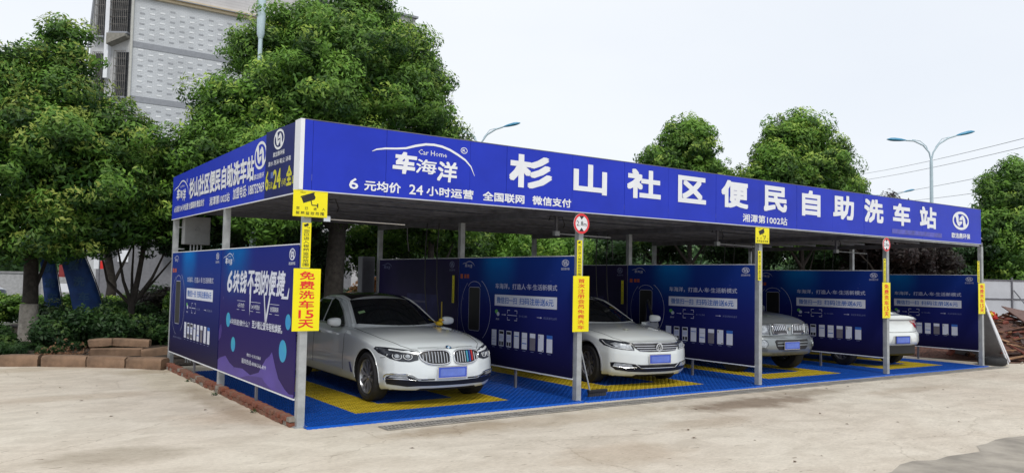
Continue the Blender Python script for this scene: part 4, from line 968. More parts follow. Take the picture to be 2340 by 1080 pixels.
def far_tree(name, px, py, gx, lobes, n, m, label, leaf, clump, seed, tip=0.25, r0=0.16, core=0.2, th=2.5):
    t = empty(name, (px, py, gz(px) - 0.02), 0, label, 'tree', TG)
    g = random.Random(seed)
    limbs(t, [(0, 0, 0), (g.uniform(-.1, .1), 0, th * .5), (g.uniform(-.15, .15), 0, th), (0, 0, th * 1.7)], [(2, [(0.9, 0, th * 1.35), (1.5, 0.3, th * 1.7)], r0 * .5), (2, [(-0.9, 0, th * 1.35), (-1.5, 0.2, th * 1.6)], r0 * .5), (1, [(0.5, 0, th * .9), (0.9, 0, th * 1.3)], r0 * .35)], r0=r0)
    foliage('crown', lobes, n, m, t, leaf, clump, seed, core=core, tip=tip)
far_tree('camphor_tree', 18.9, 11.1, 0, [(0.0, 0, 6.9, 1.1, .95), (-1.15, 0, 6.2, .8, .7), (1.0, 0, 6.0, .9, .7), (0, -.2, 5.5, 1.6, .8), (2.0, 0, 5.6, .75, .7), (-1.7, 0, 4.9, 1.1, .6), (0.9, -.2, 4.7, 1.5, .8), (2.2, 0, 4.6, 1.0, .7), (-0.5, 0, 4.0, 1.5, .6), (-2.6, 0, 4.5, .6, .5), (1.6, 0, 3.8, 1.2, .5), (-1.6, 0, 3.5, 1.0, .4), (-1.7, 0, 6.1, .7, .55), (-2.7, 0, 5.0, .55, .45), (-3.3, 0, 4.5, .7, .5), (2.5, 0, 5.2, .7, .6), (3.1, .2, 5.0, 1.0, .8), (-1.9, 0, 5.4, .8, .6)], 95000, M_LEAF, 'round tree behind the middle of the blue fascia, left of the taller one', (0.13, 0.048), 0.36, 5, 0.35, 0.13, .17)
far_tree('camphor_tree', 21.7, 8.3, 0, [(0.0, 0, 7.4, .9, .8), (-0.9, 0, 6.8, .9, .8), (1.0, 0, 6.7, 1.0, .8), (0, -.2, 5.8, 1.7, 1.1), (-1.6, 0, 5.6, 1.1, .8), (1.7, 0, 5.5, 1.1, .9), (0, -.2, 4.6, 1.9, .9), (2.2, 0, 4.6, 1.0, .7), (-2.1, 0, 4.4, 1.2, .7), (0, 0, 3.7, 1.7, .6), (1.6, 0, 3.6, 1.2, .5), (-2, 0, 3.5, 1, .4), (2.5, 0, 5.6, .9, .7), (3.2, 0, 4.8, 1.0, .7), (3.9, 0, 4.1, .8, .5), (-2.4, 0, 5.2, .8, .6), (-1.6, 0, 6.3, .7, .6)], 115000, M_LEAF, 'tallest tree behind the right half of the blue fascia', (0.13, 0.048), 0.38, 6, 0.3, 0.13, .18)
far_tree('purple_leaf_tree', 24.9, 7.0, 0, [(0, 0, 4.6, 1.0, .6), (-0.6, 0, 4.0, 1.0, .7), (0.8, 0, 4.0, .9, .6), (0, 0, 3.2, 1.4, .7), (1.2, 0, 3.2, 1.0, .6)], 26000, M_LEAFP, 'purple-leaved tree showing behind the right end of the fascia', (0.12, 0.055), 0.38, 7, 0.2, 0.1, .1, th=2.0)
far_tree('purple_leaf_tree', 26.6, 7.4, 0, [(0, 0, 3.6, 1.5, .7), (-1.4, 0, 3.2, 1.2, .7), (1.5, 0, 3.3, 1.3, .7), (0, 0, 2.5, 1.8, .6), (2.6, 0, 2.8, 1.2, .7)], 42000, M_LEAFP, 'purple-brown tree seen under the roof of the rightmost bay', (0.12, 0.055), 0.45, 8, 0.2, 0.1, .1, th=1.5)
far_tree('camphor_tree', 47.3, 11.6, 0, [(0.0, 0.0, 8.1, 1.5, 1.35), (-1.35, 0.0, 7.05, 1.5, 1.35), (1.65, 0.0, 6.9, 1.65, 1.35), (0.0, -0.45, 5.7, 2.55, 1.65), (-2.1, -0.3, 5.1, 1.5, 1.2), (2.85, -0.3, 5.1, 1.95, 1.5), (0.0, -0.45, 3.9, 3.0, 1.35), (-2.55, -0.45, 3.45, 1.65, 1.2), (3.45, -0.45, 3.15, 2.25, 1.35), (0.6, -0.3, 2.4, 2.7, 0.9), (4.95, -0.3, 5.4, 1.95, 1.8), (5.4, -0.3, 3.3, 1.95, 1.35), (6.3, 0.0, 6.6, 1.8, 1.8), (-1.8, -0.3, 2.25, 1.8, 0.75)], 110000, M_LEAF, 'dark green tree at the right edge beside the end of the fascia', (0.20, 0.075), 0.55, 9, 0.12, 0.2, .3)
far_tree('camphor_tree', 26.5, 14.4, 0, rl(10, 12, 0, 0, 3.7, 3.4, 1.6, 1.3), 36000, M_LEAFD, 'dark rounded tree seen under the roof behind the middle bay', (0.17, 0.07), 0.55, 10, 0.1, 0.2, .15)
far_tree('camphor_tree', 21.0, 14.8, 0, [(0, 0, 3.7, 1.5, .6), (-1.6, 0, 3.5, 1.0, .6), (1.6, 0, 3.9, 1.1, .6), (0.7, 0, 3.1, 0.8, .4), (-2.5, 0, 3.0, .9, .6)], 14000, M_LEAFD, 'thin-crowned tree with bright gaps seen under the roof', (0.15, 0.06), 0.4, 12, 0.2, 0.13, .1)
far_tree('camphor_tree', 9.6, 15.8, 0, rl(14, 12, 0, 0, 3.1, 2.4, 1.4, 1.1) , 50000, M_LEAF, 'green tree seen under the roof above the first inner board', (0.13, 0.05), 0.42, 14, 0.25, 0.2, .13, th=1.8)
far_tree('camphor_tree', 4.2, 17.5, 0, rl(15, 14, 0, 0, 3.3, 3.2, 1.5, 1.3), 52000, M_LEAFD, 'deep green tree behind the trunk in the first bay', (0.14, 0.055), 0.45, 15, 0.1, 0.25, .13, th=1.8)
far_tree('camphor_tree', 16.0, 17.8, 0, rl(16, 12, 0, 0, 2.9, 2.6, 1.2, 1.2), 50000, M_LEAFB, 'bright green tree seen under the roof left of the first height sign', (0.14, 0.055), 0.42, 16, 0.35, 0.2, .12, th=1.5)
far_tree('camphor_tree', 13.2, 20.5, 0, rl(17, 12, 0, 0, 3.6, 2.6, 1.8, 1.3), 30000, M_LEAFF, 'pale green tree further back, seen under the roof', (0.18, 0.07), 0.5, 17, 0.2, 0.2, .12, th=2.0)
far_tree('camphor_tree', 33.5, 12.5, 0, rl(18, 14, 0, 0, 3.1, 4.0, 1.6, 1.5), 36000, M_LEAFD, 'wide dark tree seen under the roof behind the silver off-roader', (0.19, 0.075), 0.55, 18, 0.12, 0.25, .16)
far_tree('camphor_tree', 43.5, 14.5, 0, rl(19, 12, 0, 0, 3.3, 3.4, 1.8, 1.5), 26000, M_LEAFD, 'dark tree behind the metal fence at the right', (0.26, 0.12), 0.6, 19, 0.12, 0.25, .16)
far_tree('camphor_tree', 50.0, 12.0, 0, rl(20, 12, 0, 0, 3.8, 4.5, 2.6, 1.9), 24000, M_LEAFF, 'distant hazy green tree right of the purple-brown one', (0.34, 0.15), 0.8, 20, 0.1, 0.25, .2)
far_tree('camphor_tree', 24.0, 27.0, 0, rl(21, 12, 0, 0, 3.6, 4.0, 1.8, 1.7), 22000, M_LEAFF, 'pale distant tree seen under the roof in the second bay', (0.3, 0.14), 0.7, 21, 0.2, 0.25, .16)
far_tree('camphor_tree', 1.2, 22.5, 0, [(0, 0, 4.2, 1.8, .9), (-1.7, 0, 3.9, 1.4, .9), (1.6, 0, 3.8, 1.3, .8), (0, 0, 5.3, 1.6, .8)], 26000, M_LEAFD, 'dark tree behind the small many-stemmed tree', (0.2, 0.09), 0.55, 22, 0.1, 0.2, .13)

# hedges and bushes
def bush(name, x, y, lobes, n, m, label, leaf=(0.07, 0.035), clump=0.2, seed=1, cat='bush', tip=0.2):
    o = foliage(name, lobes, n, m, None, leaf, clump, seed, core=0.3, tip=tip, droop=0.1, loc=(x, y, 0.02)); tag(o, label, cat, 'shrubs of the planting bed'); return o
hb = random.Random(4)
bush('shrub', -1.15, 11.5, [(hb.uniform(-.75, .95), hb.uniform(-.5, .5), hb.uniform(.15, .6), .38, .28) for _ in range(13)], 26000, M_LEAFD, 'dense dark shrub between the limewashed trunk and the kerb block pile', seed=31, leaf=(0.085, 0.04))
bush('shrub', 0.9, 11.6, [(hb.uniform(-1.0, 1.2), hb.uniform(-.4, .4), hb.uniform(.15, .55), .38, .26) for _ in range(12)], 20000, M_LEAFD, 'dark shrub behind the tilted kerb block beside the canopy', seed=32, leaf=(0.085, 0.04))
bush('shrub', -2.75, 12.0, [(hb.uniform(-.5, .5), hb.uniform(-.3, .3), hb.uniform(.05, .3), .28, .16) for _ in range(8)], 8000, M_LEAFD, 'low dark shrub left of the limewashed trunk', seed=33)
bush('shrub', -0.2, 14.9, [(hb.uniform(-1.6, 2.6), hb.uniform(-.4, .4), hb.uniform(.3, .62), .42, .26) for _ in range(16)], 22000, M_LEAFD, 'long dark shrub row behind the feather flags', seed=34, leaf=(0.09, 0.045))
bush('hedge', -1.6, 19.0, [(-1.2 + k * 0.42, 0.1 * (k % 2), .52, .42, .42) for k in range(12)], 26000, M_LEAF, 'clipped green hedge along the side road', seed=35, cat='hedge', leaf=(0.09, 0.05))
bush('hedge', -3.4, 19.8, [(-1.4 + k * 0.4, 0.1 * (k % 2), .42, .40, .36) for k in range(8)], 14000, M_LEAFB, 'lighter clipped hedge at the far left edge', seed=36, cat='hedge', leaf=(0.09, 0.05))
bush('shrub', 1.75, 17.6, [(0, 0, .55, .62, .5), (.4, 0, .9, .45, .35), (-.35, .1, .8, .4, .3)], 12000, M_LEAFP, 'round dark purple shrub behind the small tree', seed=37)
bush('shrub', 2.35, 16.4, [(0, 0, .6, .5, .55), (.1, 0, 1.0, .4, .32)], 12000, M_LEAFB, 'round light green shrub beside the far left post', seed=38)
bush('hedge', 7.0, 21.0, [(-4.5 + k * 0.75, 0, .6, .6, .5) for k in range(13)], 22000, M_LEAFD, 'long low hedge seen under the roof beyond the first bay', seed=39, cat='hedge', leaf=(0.12, 0.06), clump=.3)
bush('shrub', 7.4, 19.0, [(-1.6, 0, .9, .8, .9), (-.6, 0, 1.2, .8, 1.0), (.4, .2, 1.0, .8, 1.0), (-1.0, 0, 2.1, .8, .7), (.3, 0, 2.2, .9, .7)], 26000, M_LEAFD, 'tall dark shrub right of the trunk seen through the first bay', seed=41, leaf=(0.12, 0.05), clump=.3)
bush('shrub', 10.5, 20.8, [(0, 0, 1.1, .6, .6), (.4, 0, .8, .5, .5), (-.4, 0, .9, .4, .4)], 7000, M_LEAFO, 'orange-leaved shrub seen above the roof of the first sedan', seed=40, leaf=(0.12, 0.05))

# ------------------------------------------------------------------ feather flags
M_FLAG = mat('flag_cloth', (0.014, 0.060, 0.23), 0.7, var=0.3, vscale=3)
M_FLAGT = mat('flag_print', (0.035, 0.10, 0.22), 0.7, var=0.2, vscale=6)
# far wood along the horizon, reads as one mass
_g = random.Random(50); _l = []
for k in range(70):
    f = k / 69; a_ = math.radians(100 - 100 * f); r_ = _g.uniform(95, 135)
    if 1 < 2: _l.append((r_ * math.cos(a_), r_ * math.sin(a_), _g.uniform(1.5, 3.5), _g.uniform(4, 7), _g.uniform(2.5, 5.0)))
tag(foliage('distant_wood', _l, 60000, M_LEAFF, None, (0.9, 0.5), 1.8, 51, core=0.3, tip=0.2), kind='stuff')
def feather(loc, rz, H, wd, lean, text, label):
    t = empty('feather_flag', loc, rz, label, 'flag', 'dark blue feather flags in the planting bed')
    n = 14; L = []; Rr = []
    def edge(z, side):
        u_ = z / H; x = lean * (u_ ** 1.5)
        w = wd * (1 - 0.42 * u_ ** 2.2)
        return x + (0 if side == 0 else -w if lean < 0 else -w)
    vs = []
    for k in range(n + 1):
        z = 0.25 + (H - 0.25) * k / n
        for s in range(5):
            f = s / 4; x = edge(z, 0) * (1 - f) + edge(z, 1) * f
            vs.append((x, 0.05 * math.sin(f * 5 + k * 0.5), z))
    fs = [(k * 5 + s, k * 5 + s + 1, (k + 1) * 5 + s + 1, (k + 1) * 5 + s) for k in range(n) for s in range(4)]
    c = MB().add(vs, fs).build('flag_cloth', M_FLAG, t, smooth=60)
    so = c.modifiers.new('thick', 'SOLIDIFY'); so.thickness = 0.004
    MB().tube([(edge(z, 0) + 0.02, 0.0, z) for z in [0, .4, .8, 1.2, 1.6, 2.0, 2.4, H]], 0.014, 6).build('pole', M_BLACKP, t)
    q = MB(); k = 0
    for i, ch in enumerate(text):
        z = H * 0.80 - i * 0.40
        cxm = (edge(z, 0) + edge(z, 1)) / 2
        put_text(q, ch, cxm - 0.13, cxm + 0.13, z - 0.26, z, -0.075, 0.03)
    q.build('lettering', M_FLAGT, t)
    MB().box(-0.25, -0.2, -0.02, 0.2, 0.2, 0.02).build('base', M_BLACKP, t)
feather((0.02, 14.2, 0.02), -0.1, 3.0, 0.72, -1.05, '免费洗车', 'wide dark blue feather flag with pale characters leaning left of the small tree')
feather((-0.80, 16.2, 0.02), 0.0, 2.9, 0.42, -0.55, '自助洗车', 'narrow dark blue feather flag right behind the limewashed trunk')

# ------------------------------------------------------------------ street lamps, wires, pylon
def arm_lamp(x, y, H, r, s, rz, label, arms=2):
    t = empty('street_lamp', (x, y, -0.05), rz, label, 'street lamp', 'pale blue street lamps with curved arms')
    MB().tube([(0, 0, 0), (0, 0, H * .5), (0, 0, H * 0.84)], [r * 1.5, r * 1.15, r], 12).build('pole', M_POLE, t, smooth=50)
    MB().tube([(0, 0, 0), (0, 0, 0.5)], [r * 2.2, r * 2.2], 12).build('pole_base', M_POLE, t)
    for k, sg in enumerate((1, -1)[:arms]):
        up = 0.22 * s if sg > 0 else 0.0
        pts = [(0, 0, H * 0.84), (sg * .12 * s, 0, H * 0.84 + .55 * s), (sg * .5 * s, 0, H * .84 + 1.0 * s + up * .5), (sg * 1.1 * s, 0, H * .84 + 1.28 * s + up), (sg * 1.6 * s, 0, H * .84 + (1.45 if sg > 0 else 1.30) * s + up)]
        MB().tube(pts, [r * .55] * 5, 8).build('arm', M_POLE, t, smooth=50)
        MB().tube([(0, 0, H * .84 + .1), (sg * .3 * s, 0, H * .84 + .95 * s), (sg * .7 * s, 0, H * .84 + 1.28 * s + up * .8), (sg * 1.2 * s, 0, H * .84 + 1.36 * s + up)], [r * .25] * 4, 6).build('brace', M_POLE, t)
        e = pts[-1]; M = Matrix.Translation(e) @ Matrix.Rotation((-0.26 if sg > 0 else PI + 0.06), 4, 'Y')
        M = Matrix.Translation(e) @ Matrix.Scale(sg, 4, (1, 0, 0)) @ Matrix.Rotation(-0.24 if sg > 0 else -0.03, 4, 'Y')
        hd = MB(); prof = [(0.0, .05), (0.12, .09), (0.35, .15), (0.8, .19), (1.05, .16), (1.28, .05)]
        vs = []
        for px_, w_ in prof:
            for a in range(10):
                tt = 2 * PI * a / 10; zc = math.sin(tt)
                vs.append(M @ Vector((px_ * s * .95, w_ * math.cos(tt) * s, w_ * (0.75 if zc > 0 else 0.45) * zc * s)))
        fs = [(i * 10 + a, i * 10 + (a + 1) % 10, (i + 1) * 10 + (a + 1) % 10, (i + 1) * 10 + a) for i in range(5) for a in range(10)] + [tuple(range(9, -1, -1)), tuple(range(50, 60))]
        hd.add(vs, fs).build('lamp_head', M_LAMPBLUE, t, smooth=60)
arm_lamp(41.18, 13.36, 10.6, .085, .88, -0.62, 'double-armed street lamp with two blue heads right of the trees')
arm_lamp(19.88, 27.19, 10.5, .085, .80, -0.62, 'double-armed street lamp rising behind the left half of the fascia')
arm_lamp(92.6, 44.6, 14.0, .10, 1.2, -0.62, 'far street lamp with only its blue head above the fascia')
t = empty('street_lamp', (3.02, 11.88, 0), 0, 'thick pale street lamp pole in front of the grey building, running out of the top', 'street lamp')
MB().tube([(0, 0, 0), (0, 0, 4), (0, 0, 8.05)], [.10, .08, .055], 14).build('pole', M_POLE, t, smooth=50)
MB().tube([(0, 0, 8.04), (0, 0, 8.16), (0, 0, 8.55), (0, 0, 12.0)], [.06, .10, .112, .098], 14).build('upper_sleeve', M_POLE, t, smooth=50)
for sg in (1, -1): MB().tube([(0, 0, 11.8), (sg * .4, 0, 12.6), (sg * 1.4, 0, 13.1), (sg * 2.1, 0, 13.2)], [.05] * 4, 8).build('arm', M_POLE, t, smooth=50); MB().bevbox(min(sg * 2.1, sg * 2.9), -.15, 13.12, max(sg * 2.1, sg * 2.9), .15, 13.32, .05).build('lamp_head', M_LAMPBLUE, t)

def W2(a, b, sag, label, r=0.022):
    n = 14; P = [Vector(a).lerp(Vector(b), i / n) - Vector((0, 0, sag * 4 * (i / n) * (1 - i / n))) for i in range(n + 1)]
    tag(MB().tube(P, r, 4).build('power_line', mat('cable', (0.20, 0.21, 0.22), 0.6, var=0.1)), label, 'power line', 'power lines crossing the sky at the right')
W2((110, 59.8, 18.9), (52, 6.6, 12.4), 0.4, 'topmost thin power line crossing the sky at the right')
W2((110, 60.5, 17.9), (52, 6.5, 11.8), 0.4, 'second thin power line from the top at the right')
W2((112, 58.6, 15.6), (52, 6.4, 10.4), 0.3, 'third thin power line from the top, just above the fascia end')
W2((114, 57.0, 14.7), (52, 6.2, 9.0), 0.3, 'lowest thin power line, passing behind the right edge tree')
t = empty('transmission_pylon', (128.6, 44.0, -0.1), -0.5, 'lattice pylon tip above the right edge tree', 'pylon')
M_PYL = mat('pylon_steel', (0.20, 0.21, 0.23), 0.6, 0.3, var=0.1)
H = 20.2
for sx_, sy_ in ((-1, -1), (1, -1), (1, 1), (-1, 1)): MB().tube([(sx_ * 1.8, sy_ * 1.8, 0), (sx_ * .55, sy_ * .55, H)], .09, 4).build('leg', M_PYL, t)
q = MB(); N_ = 12
for k in range(N_):
    z0, z1 = H * k / N_, H * (k + 1) / N_; w0 = 1.8 - 1.25 * k / N_; w1 = 1.8 - 1.25 * (k + 1) / N_
    for a, b, c, d in ((-1, -1, 1, -1), (1, -1, 1, 1), (1, 1, -1, 1), (-1, 1, -1, -1)):
        q.tube([(a * w0, b * w0, z0), (c * w1, d * w1, z1)], .05, 3); q.tube([(c * w0, d * w0, z0), (a * w1, b * w1, z1)], .05, 3); q.tube([(a * w1, b * w1, z1), (c * w1, d * w1, z1)], .05, 3)
tag(q.build('lattice', M_PYL, t), kind='stuff')
for zz_, L_ in ((H * .97, 5.0), (H * .84, 6.5)):
    q = MB(); 
    for s in (-1, 1):
        q.tube([(0, 0, zz_), (s * L_, 0, zz_ - .1)], .07, 4); q.tube([(0, 0, zz_ - 1.0), (s * L_, 0, zz_ - .1)], .06, 4)
        for k in range(5): f = k / 5; q.tube([(s * L_ * f, 0, zz_ - .1 * f), (s * L_ * (f + .1), 0, zz_ - 1 + .9 * (f + .1))], .04, 3)
    q.build('cross_arm', M_PYL, t)

# ------------------------------------------------------------------ grey tiled building
M_TILEW = bpy.data.materials.new('grey_wall_tile'); M_TILEW.use_nodes = True
def brickmat(m, c1, c2, mortar, w, h):
    nt = m.node_tree; N = nt.nodes; L = nt.links; b = N['Principled BSDF']; b.inputs['Roughness'].default_value = 0.55
    tc = N.new('ShaderNodeTexCoord'); sx = N.new('ShaderNodeSeparateXYZ'); cb = N.new('ShaderNodeCombineXYZ')
    L.new(tc.outputs['Object'], sx.inputs['Vector']); L.new(sx.outputs['X'], cb.inputs['X']); L.new(sx.outputs['Z'], cb.inputs['Y'])
    br = N.new('ShaderNodeTexBrick'); br.inputs['Scale'].default_value = 1.0; br.inputs['Brick Width'].default_value = w; br.inputs['Row Height'].default_value = h
    br.inputs['Mortar Size'].default_value = 0.008; br.inputs['Color1'].default_value = (*c1, 1); br.inputs['Color2'].default_value = (*c2, 1); br.inputs['Mortar'].default_value = (*mortar, 1)
    L.new(cb.outputs['Vector'], br.inputs['Vector'])
    n = N.new('ShaderNodeTexNoise'); n.inputs['Scale'].default_value = 0.7; n.inputs['Detail'].default_value = 6; L.new(tc.outputs['Object'], n.inputs['Vector'])
    r = N.new('ShaderNodeValToRGB'); r.color_ramp.elements[0].position = .35; r.color_ramp.elements[0].color = (.88, .88, .88, 1); r.color_ramp.elements[1].position = .65; r.color_ramp.elements[1].color = (1.04, 1.04, 1.04, 1); L.new(n.outputs['Fac'], r.inputs['Fac'])
    mx = N.new('ShaderNodeMix'); mx.data_type = 'RGBA'; mx.blend_type = 'MULTIPLY'; mx.inputs['Factor'].default_value = 1; L.new(br.outputs['Color'], mx.inputs['A']); L.new(r.outputs['Color'], mx.inputs['B']); L.new(mx.outputs['Result'], b.inputs['Base Color'])
    bp = N.new('ShaderNodeBump'); bp.inputs['Strength'].default_value = 0.4; bp.inputs['Distance'].default_value = 0.01; L.new(br.outputs['Fac'], bp.inputs['Height']); bp.invert = True; L.new(bp.outputs['Normal'], b.inputs['Normal'])
brickmat(M_TILEW, (0.56, 0.585, 0.615), (0.59, 0.615, 0.645), (0.46, 0.485, 0.515), 0.24, 0.085)
M_SIDING = bpy.data.materials.new('pale_siding'); M_SIDING.use_nodes = True
brickmat(M_SIDING, (0.56, 0.55, 0.56), (0.58, 0.57, 0.58), (0.42, 0.41, 0.43), 4.0, 0.17)
M_BAND = mat('grey_band', (0.27, 0.285, 0.315), 0.6, var=0.08)
M_EAVE = mat('cream_eave', (0.62, 0.52, 0.36), 0.6, var=0.06)
M_ACD = mat('dark_accent_tile', (0.33, 0.345, 0.37), 0.4, var=0.1); M_ACW = mat('white_accent_tile', (0.75, 0.77, 0.79), 0.4, var=0.05)
t = empty('apartment_building', (4.0, 37.7, 0), 0, 'tall grey tiled apartment building behind the left trees', 'building')
MB().box(0, 0, -0.1, 9.6, 12, 16.95).build('wall', M_TILEW, t)
MB().box(0.02, 0.02, 17.12, 9.6, 12, 23.5).build('upper_wall', M_SIDING, t)
MB().box(-0.25, -0.30, 16.97, 9.75, 0.02, 17.08).box(-0.15, -0.18, 16.80, 9.7, -0.002, 16.965).build('eave', M_EAVE, t)
MB().box(-0.25, -0.33, 16.95, 9.75, -0.305, 17.0).build('gutter', M_BAND, t)
for zb in (14.0, 11.0, 8.0, 5.0): MB().box(-0.02, -0.03, zb, 9.62, -0.002, zb + 0.32).build('floor_band', M_BAND, t)
MB().box(9.6, -0.35, 0, 10.05, 6, 23.5).build('pilaster', M_WHITE, t)
MB().box(10.05, 0.9, 0, 11.7, 10, 23.5).build('recess_wall', M_SIDING, t)
MB().box(11.7, -0.2, 0, 12.1, 6, 23.5).build('pilaster', M_WHITE, t)
MB().box(12.1, 6.3, 0, 20.6, 14, 21.5).build('rear_wing', M_SIDING, t)
MB().box(12.0, 6.1, 21.51, 20.75, 14, 21.66).build('roof_slab', M_BAND, t)
wme = MB().box(0, -0.03, 0, 1.2, 0.0, 1.6).mesh('window', mat('window_frame', (0.35, 0.36, 0.37), 0.5, var=0.1))
pme = MB().box(0.06, -0.034, 0.06, 0.57, -0.031, 1.54).box(0.63, -0.034, 0.06, 1.14, -0.031, 1.54).mesh('pane', M_GLASS)
for k in range(3):
    for j in range(6):
        w_ = link('window', wme, t, (12.8 + k * 2.5, 6.3, 3.0 + j * 3.1)); link('pane', pme, w_)
for j in range(4):
    w_ = link('window', wme, t, (10.25, 0.9, 9.0 + j * 3.0)); link('pane', pme, w_)
ad = MB().box(-0.13, -0.014, -0.042, 0.13, -0.001, 0.042).mesh('accent_tile', M_ACD); aw = MB().box(-0.13, -0.014, -0.042, 0.13, -0.001, 0.042).mesh('accent_tile', M_ACW)
cnt = 0
for i in range(15):
    for j in range(24):
        x = 0.42 + i * 0.52; z = 9.55 + j * 0.29 + (0.10 if i % 2 else 0) - (0.04 * (i % 3))
        if 13.9 < z < 14.45 or 10.9 < z < 11.45 or z > 16.7 or x > 6.8 and z < 14: continue
        link('accent_tile', aw if (i + j) % 2 else ad, t, (x, 0, z)); cnt += 1
MB().tube([(-0.08, -0.10, 0), (-0.08, -0.10, 23.4)], 0.075, 10).build('downpipe', mat('downpipe_cream', (0.50, 0.50, 0.47), 0.5, var=0.08), t)
wing = MB().box(-2.35, 0.1, -0.1, -0.02, 5, 23.5).build('side_wing', mat('wing_plaster', (0.52, 0.53, 0.54), 0.7, var=0.1), t, rot=(0, 0, -0.616))
def barred(x0, x1, z0, z1, rows_):
    f = MB().box(x0, 0.02, z0, x1, 0.099, z1).build('window', M_GLASS, wing)
    q = MB(); n = max(4, int((x1 - x0) / 0.10))
    for k in range(n + 1): xx = x0 + (x1 - x0) * k / n; q.box(xx - .012, -0.28, z0, xx + .012, -0.256, z1)
    for k in range(rows_ + 1): z = z0 + (z1 - z0) * k / rows_; q.box(x0, -0.255, z - .012, x1, -0.235, z + .012); q.box(x0, -0.256, z - .01, x0 + .02, .02, z + .01)
    q.build('window_bars', mat('rusty_bars', (0.16, 0.15, 0.14), 0.7, var=0.3), f)
    MB().box(x0 - .03, -0.30, z0 - 0.10, x1 + .03, .099, z0 - 0.002).build('sill', M_BAND, wing)
barred(-1.17, -0.22, 14.75, 17.6, 7); barred(-1.17, -0.22, 18.2, 21, 6); barred(-0.85, -0.22, 11.2, 13.7, 6); barred(-2.0, -1.50, 14.5, 17.9, 6); barred(-2.0, -1.5, 10.8, 13.6, 6)
MB().box(-1.42, -0.25, 12.2, -1.20, 0.099, 23).build('pilaster', M_WHITE, wing)
MB().prism([(-1.2, 14.0), (-0.2, 14.45), (-0.2, 14.6), (-1.2, 14.6)], -0.5, 0.098).build('balcony_slab', mat('stained_slab', (0.25, 0.24, 0.21), 0.9, var=0.2), wing)
MB().tube([(-2.45, -0.1, 12.5), (-2.05, -0.1, 18.5)], 0.05, 6).build('slanted_pipe', M_BAND, wing)

t = empty('boundary_wall', (-26, 52, 0), -.12, 'low pale boundary wall beyond the side road at the left edge', 'wall')
MB().box(0, 0, -.1, 30, .25, 1.5).build('wall', mat('pale_wall', (0.42, 0.42, 0.43), .8, var=.15), t); MB().box(-.05, -.06, 1.502, 30.05, .31, 1.62).build('coping', mat('coping_grey', (0.30, 0.30, 0.31), .8, var=.1), t)
for k in range(11): MB().box(k * 3 - .0, -.05, -.1, k * 3 + .3, -.002, 1.5).build('pier', mat('coping_grey', (0.30, 0.30, 0.31)), t)

# low roadside things far behind the left trees
t = empty('roadside_shop', (2.6, 36.6, -0.05), -0.3, 'grey roadside shop wall with mint canopy behind the small tree', 'building')
MB().box(0, 0, 0, 13, 1.5, 4.2).build('wall', mat('shop_wall', (0.17, 0.17, 0.185), 0.7, var=0.12), t)
MB().box(3.1, -1.0, 3.05, 7.5, -0.002, 3.35).build('awning', mat('mint_awning', (0.25, 0.50, 0.42), 0.6, var=0.1), t)
MB().box(1.0, -0.05, 2.3, 1.5, -0.002, 2.9).build('notice', M_WHITE, t)
MB().box(4.0, -0.03, 0.1, 5.2, -0.002, 2.4).build('door', mat('shop_door', (0.06, 0.065, 0.075), 0.4, var=0.1), t)
t = empty('roadside_stall', (0.3, 31.0, -0.04), -0.5, 'small red and white roadside stall seen between the feather flags', 'stall')
MB().box(0.12, 0, 1.5, 0.34, 0.3, 2.05).build('red_panel', mat('stall_red', (0.22, 0.02, 0.02), 0.6, var=0.1), t)
MB().box(-0.3, -0.2, 0.85, 0.7, 0.5, 1.2).build('white_counter', M_WHITE, t)
for x in (-0.25, 0.65): MB().box(x - .03, 0, 0, x + .03, .06, 0.85).build('leg', M_DKSTEEL, t)
t = empty('hanging_flag', (1.75, 29.1, 0), -0.6, 'small white and red cloth on a pole above the wide feather flag', 'flag')
MB().tube([(0, 0, -.05), (0, 0, 2.6)], .03, 6).build('pole', M_DKSTEEL, t)
MB().box(-0.25, 0, 1.85, 0.0, .02, 2.25).build('white_cloth', M_WHITE, t); MB().box(0.002, 0, 1.85, 0.16, .02, 2.2).build('red_cloth', M_RED, t)
for i, (x, y, lab) in enumerate([(10.13, 24.36, 'left blue and white kiosk seen beside the trunk in the first bay'), (11.69, 23.26, 'right blue and white kiosk beside the orange shrub')]):
    t = empty('kiosk', (x, y, -0.03), -0.6, lab, 'kiosk', 'small blue and white kiosks beyond the first bay')
    MB().box(-0.4, -0.3, 0, 0.4, 0.3, 2.05).build('body', mat('kiosk_blue', (0.05, 0.22, 0.40), 0.5, var=0.2, vscale=3), t)
    MB().prism([(-0.55, 2.06), (0.55, 2.06), (0.35, 2.3), (-0.35, 2.3)], -0.4, 0.4).build('roof', M_WHITE, t)
    MB().box(-0.3, -0.31, 1.35, 0.3, -0.302, 1.75).box(-0.3, -0.31, 0.3, 0.3, -0.302, 0.6).build('panel', M_WHITE, t)

# metal site fence on the right
t = empty('site_fence', (33.0, 13.95, -0.085), math.atan2(-1.3, 2.01), 'pale grey metal sheet fence with dark frame beyond the rubble', 'fence')
M_FP = mat('pale_fence_sheet', (0.58, 0.60, 0.64), 0.5, 0.1, var=0.08, vscale=1)
fp = MB().box(0.02, 0, 0.05, 2.98, 0.015, 2.3).mesh('fence_panel', M_FP); po = MB().box(-0.04, -0.05, 0, 0.04, -0.002, 2.45).mesh('post', M_DKSTEEL)
st_ = MB().tube([(0.05, -0.08, 1.8), (0.75, -1.2, 0.05)], .03, 6).mesh('brace', M_DKSTEEL)
for k in range(11):
    link('fence_panel', fp, t, (k * 3.0, 0, 0)); link('post', po, t, (k * 3.0, 0, 0)); link('brace', st_, t, (k * 3.0, 0, 0))
for z in (0.35, 1.35, 2.3): MB().box(0, -0.045, z - .03, 33, -0.003, z + .03).build('rail', M_DKSTEEL, t)

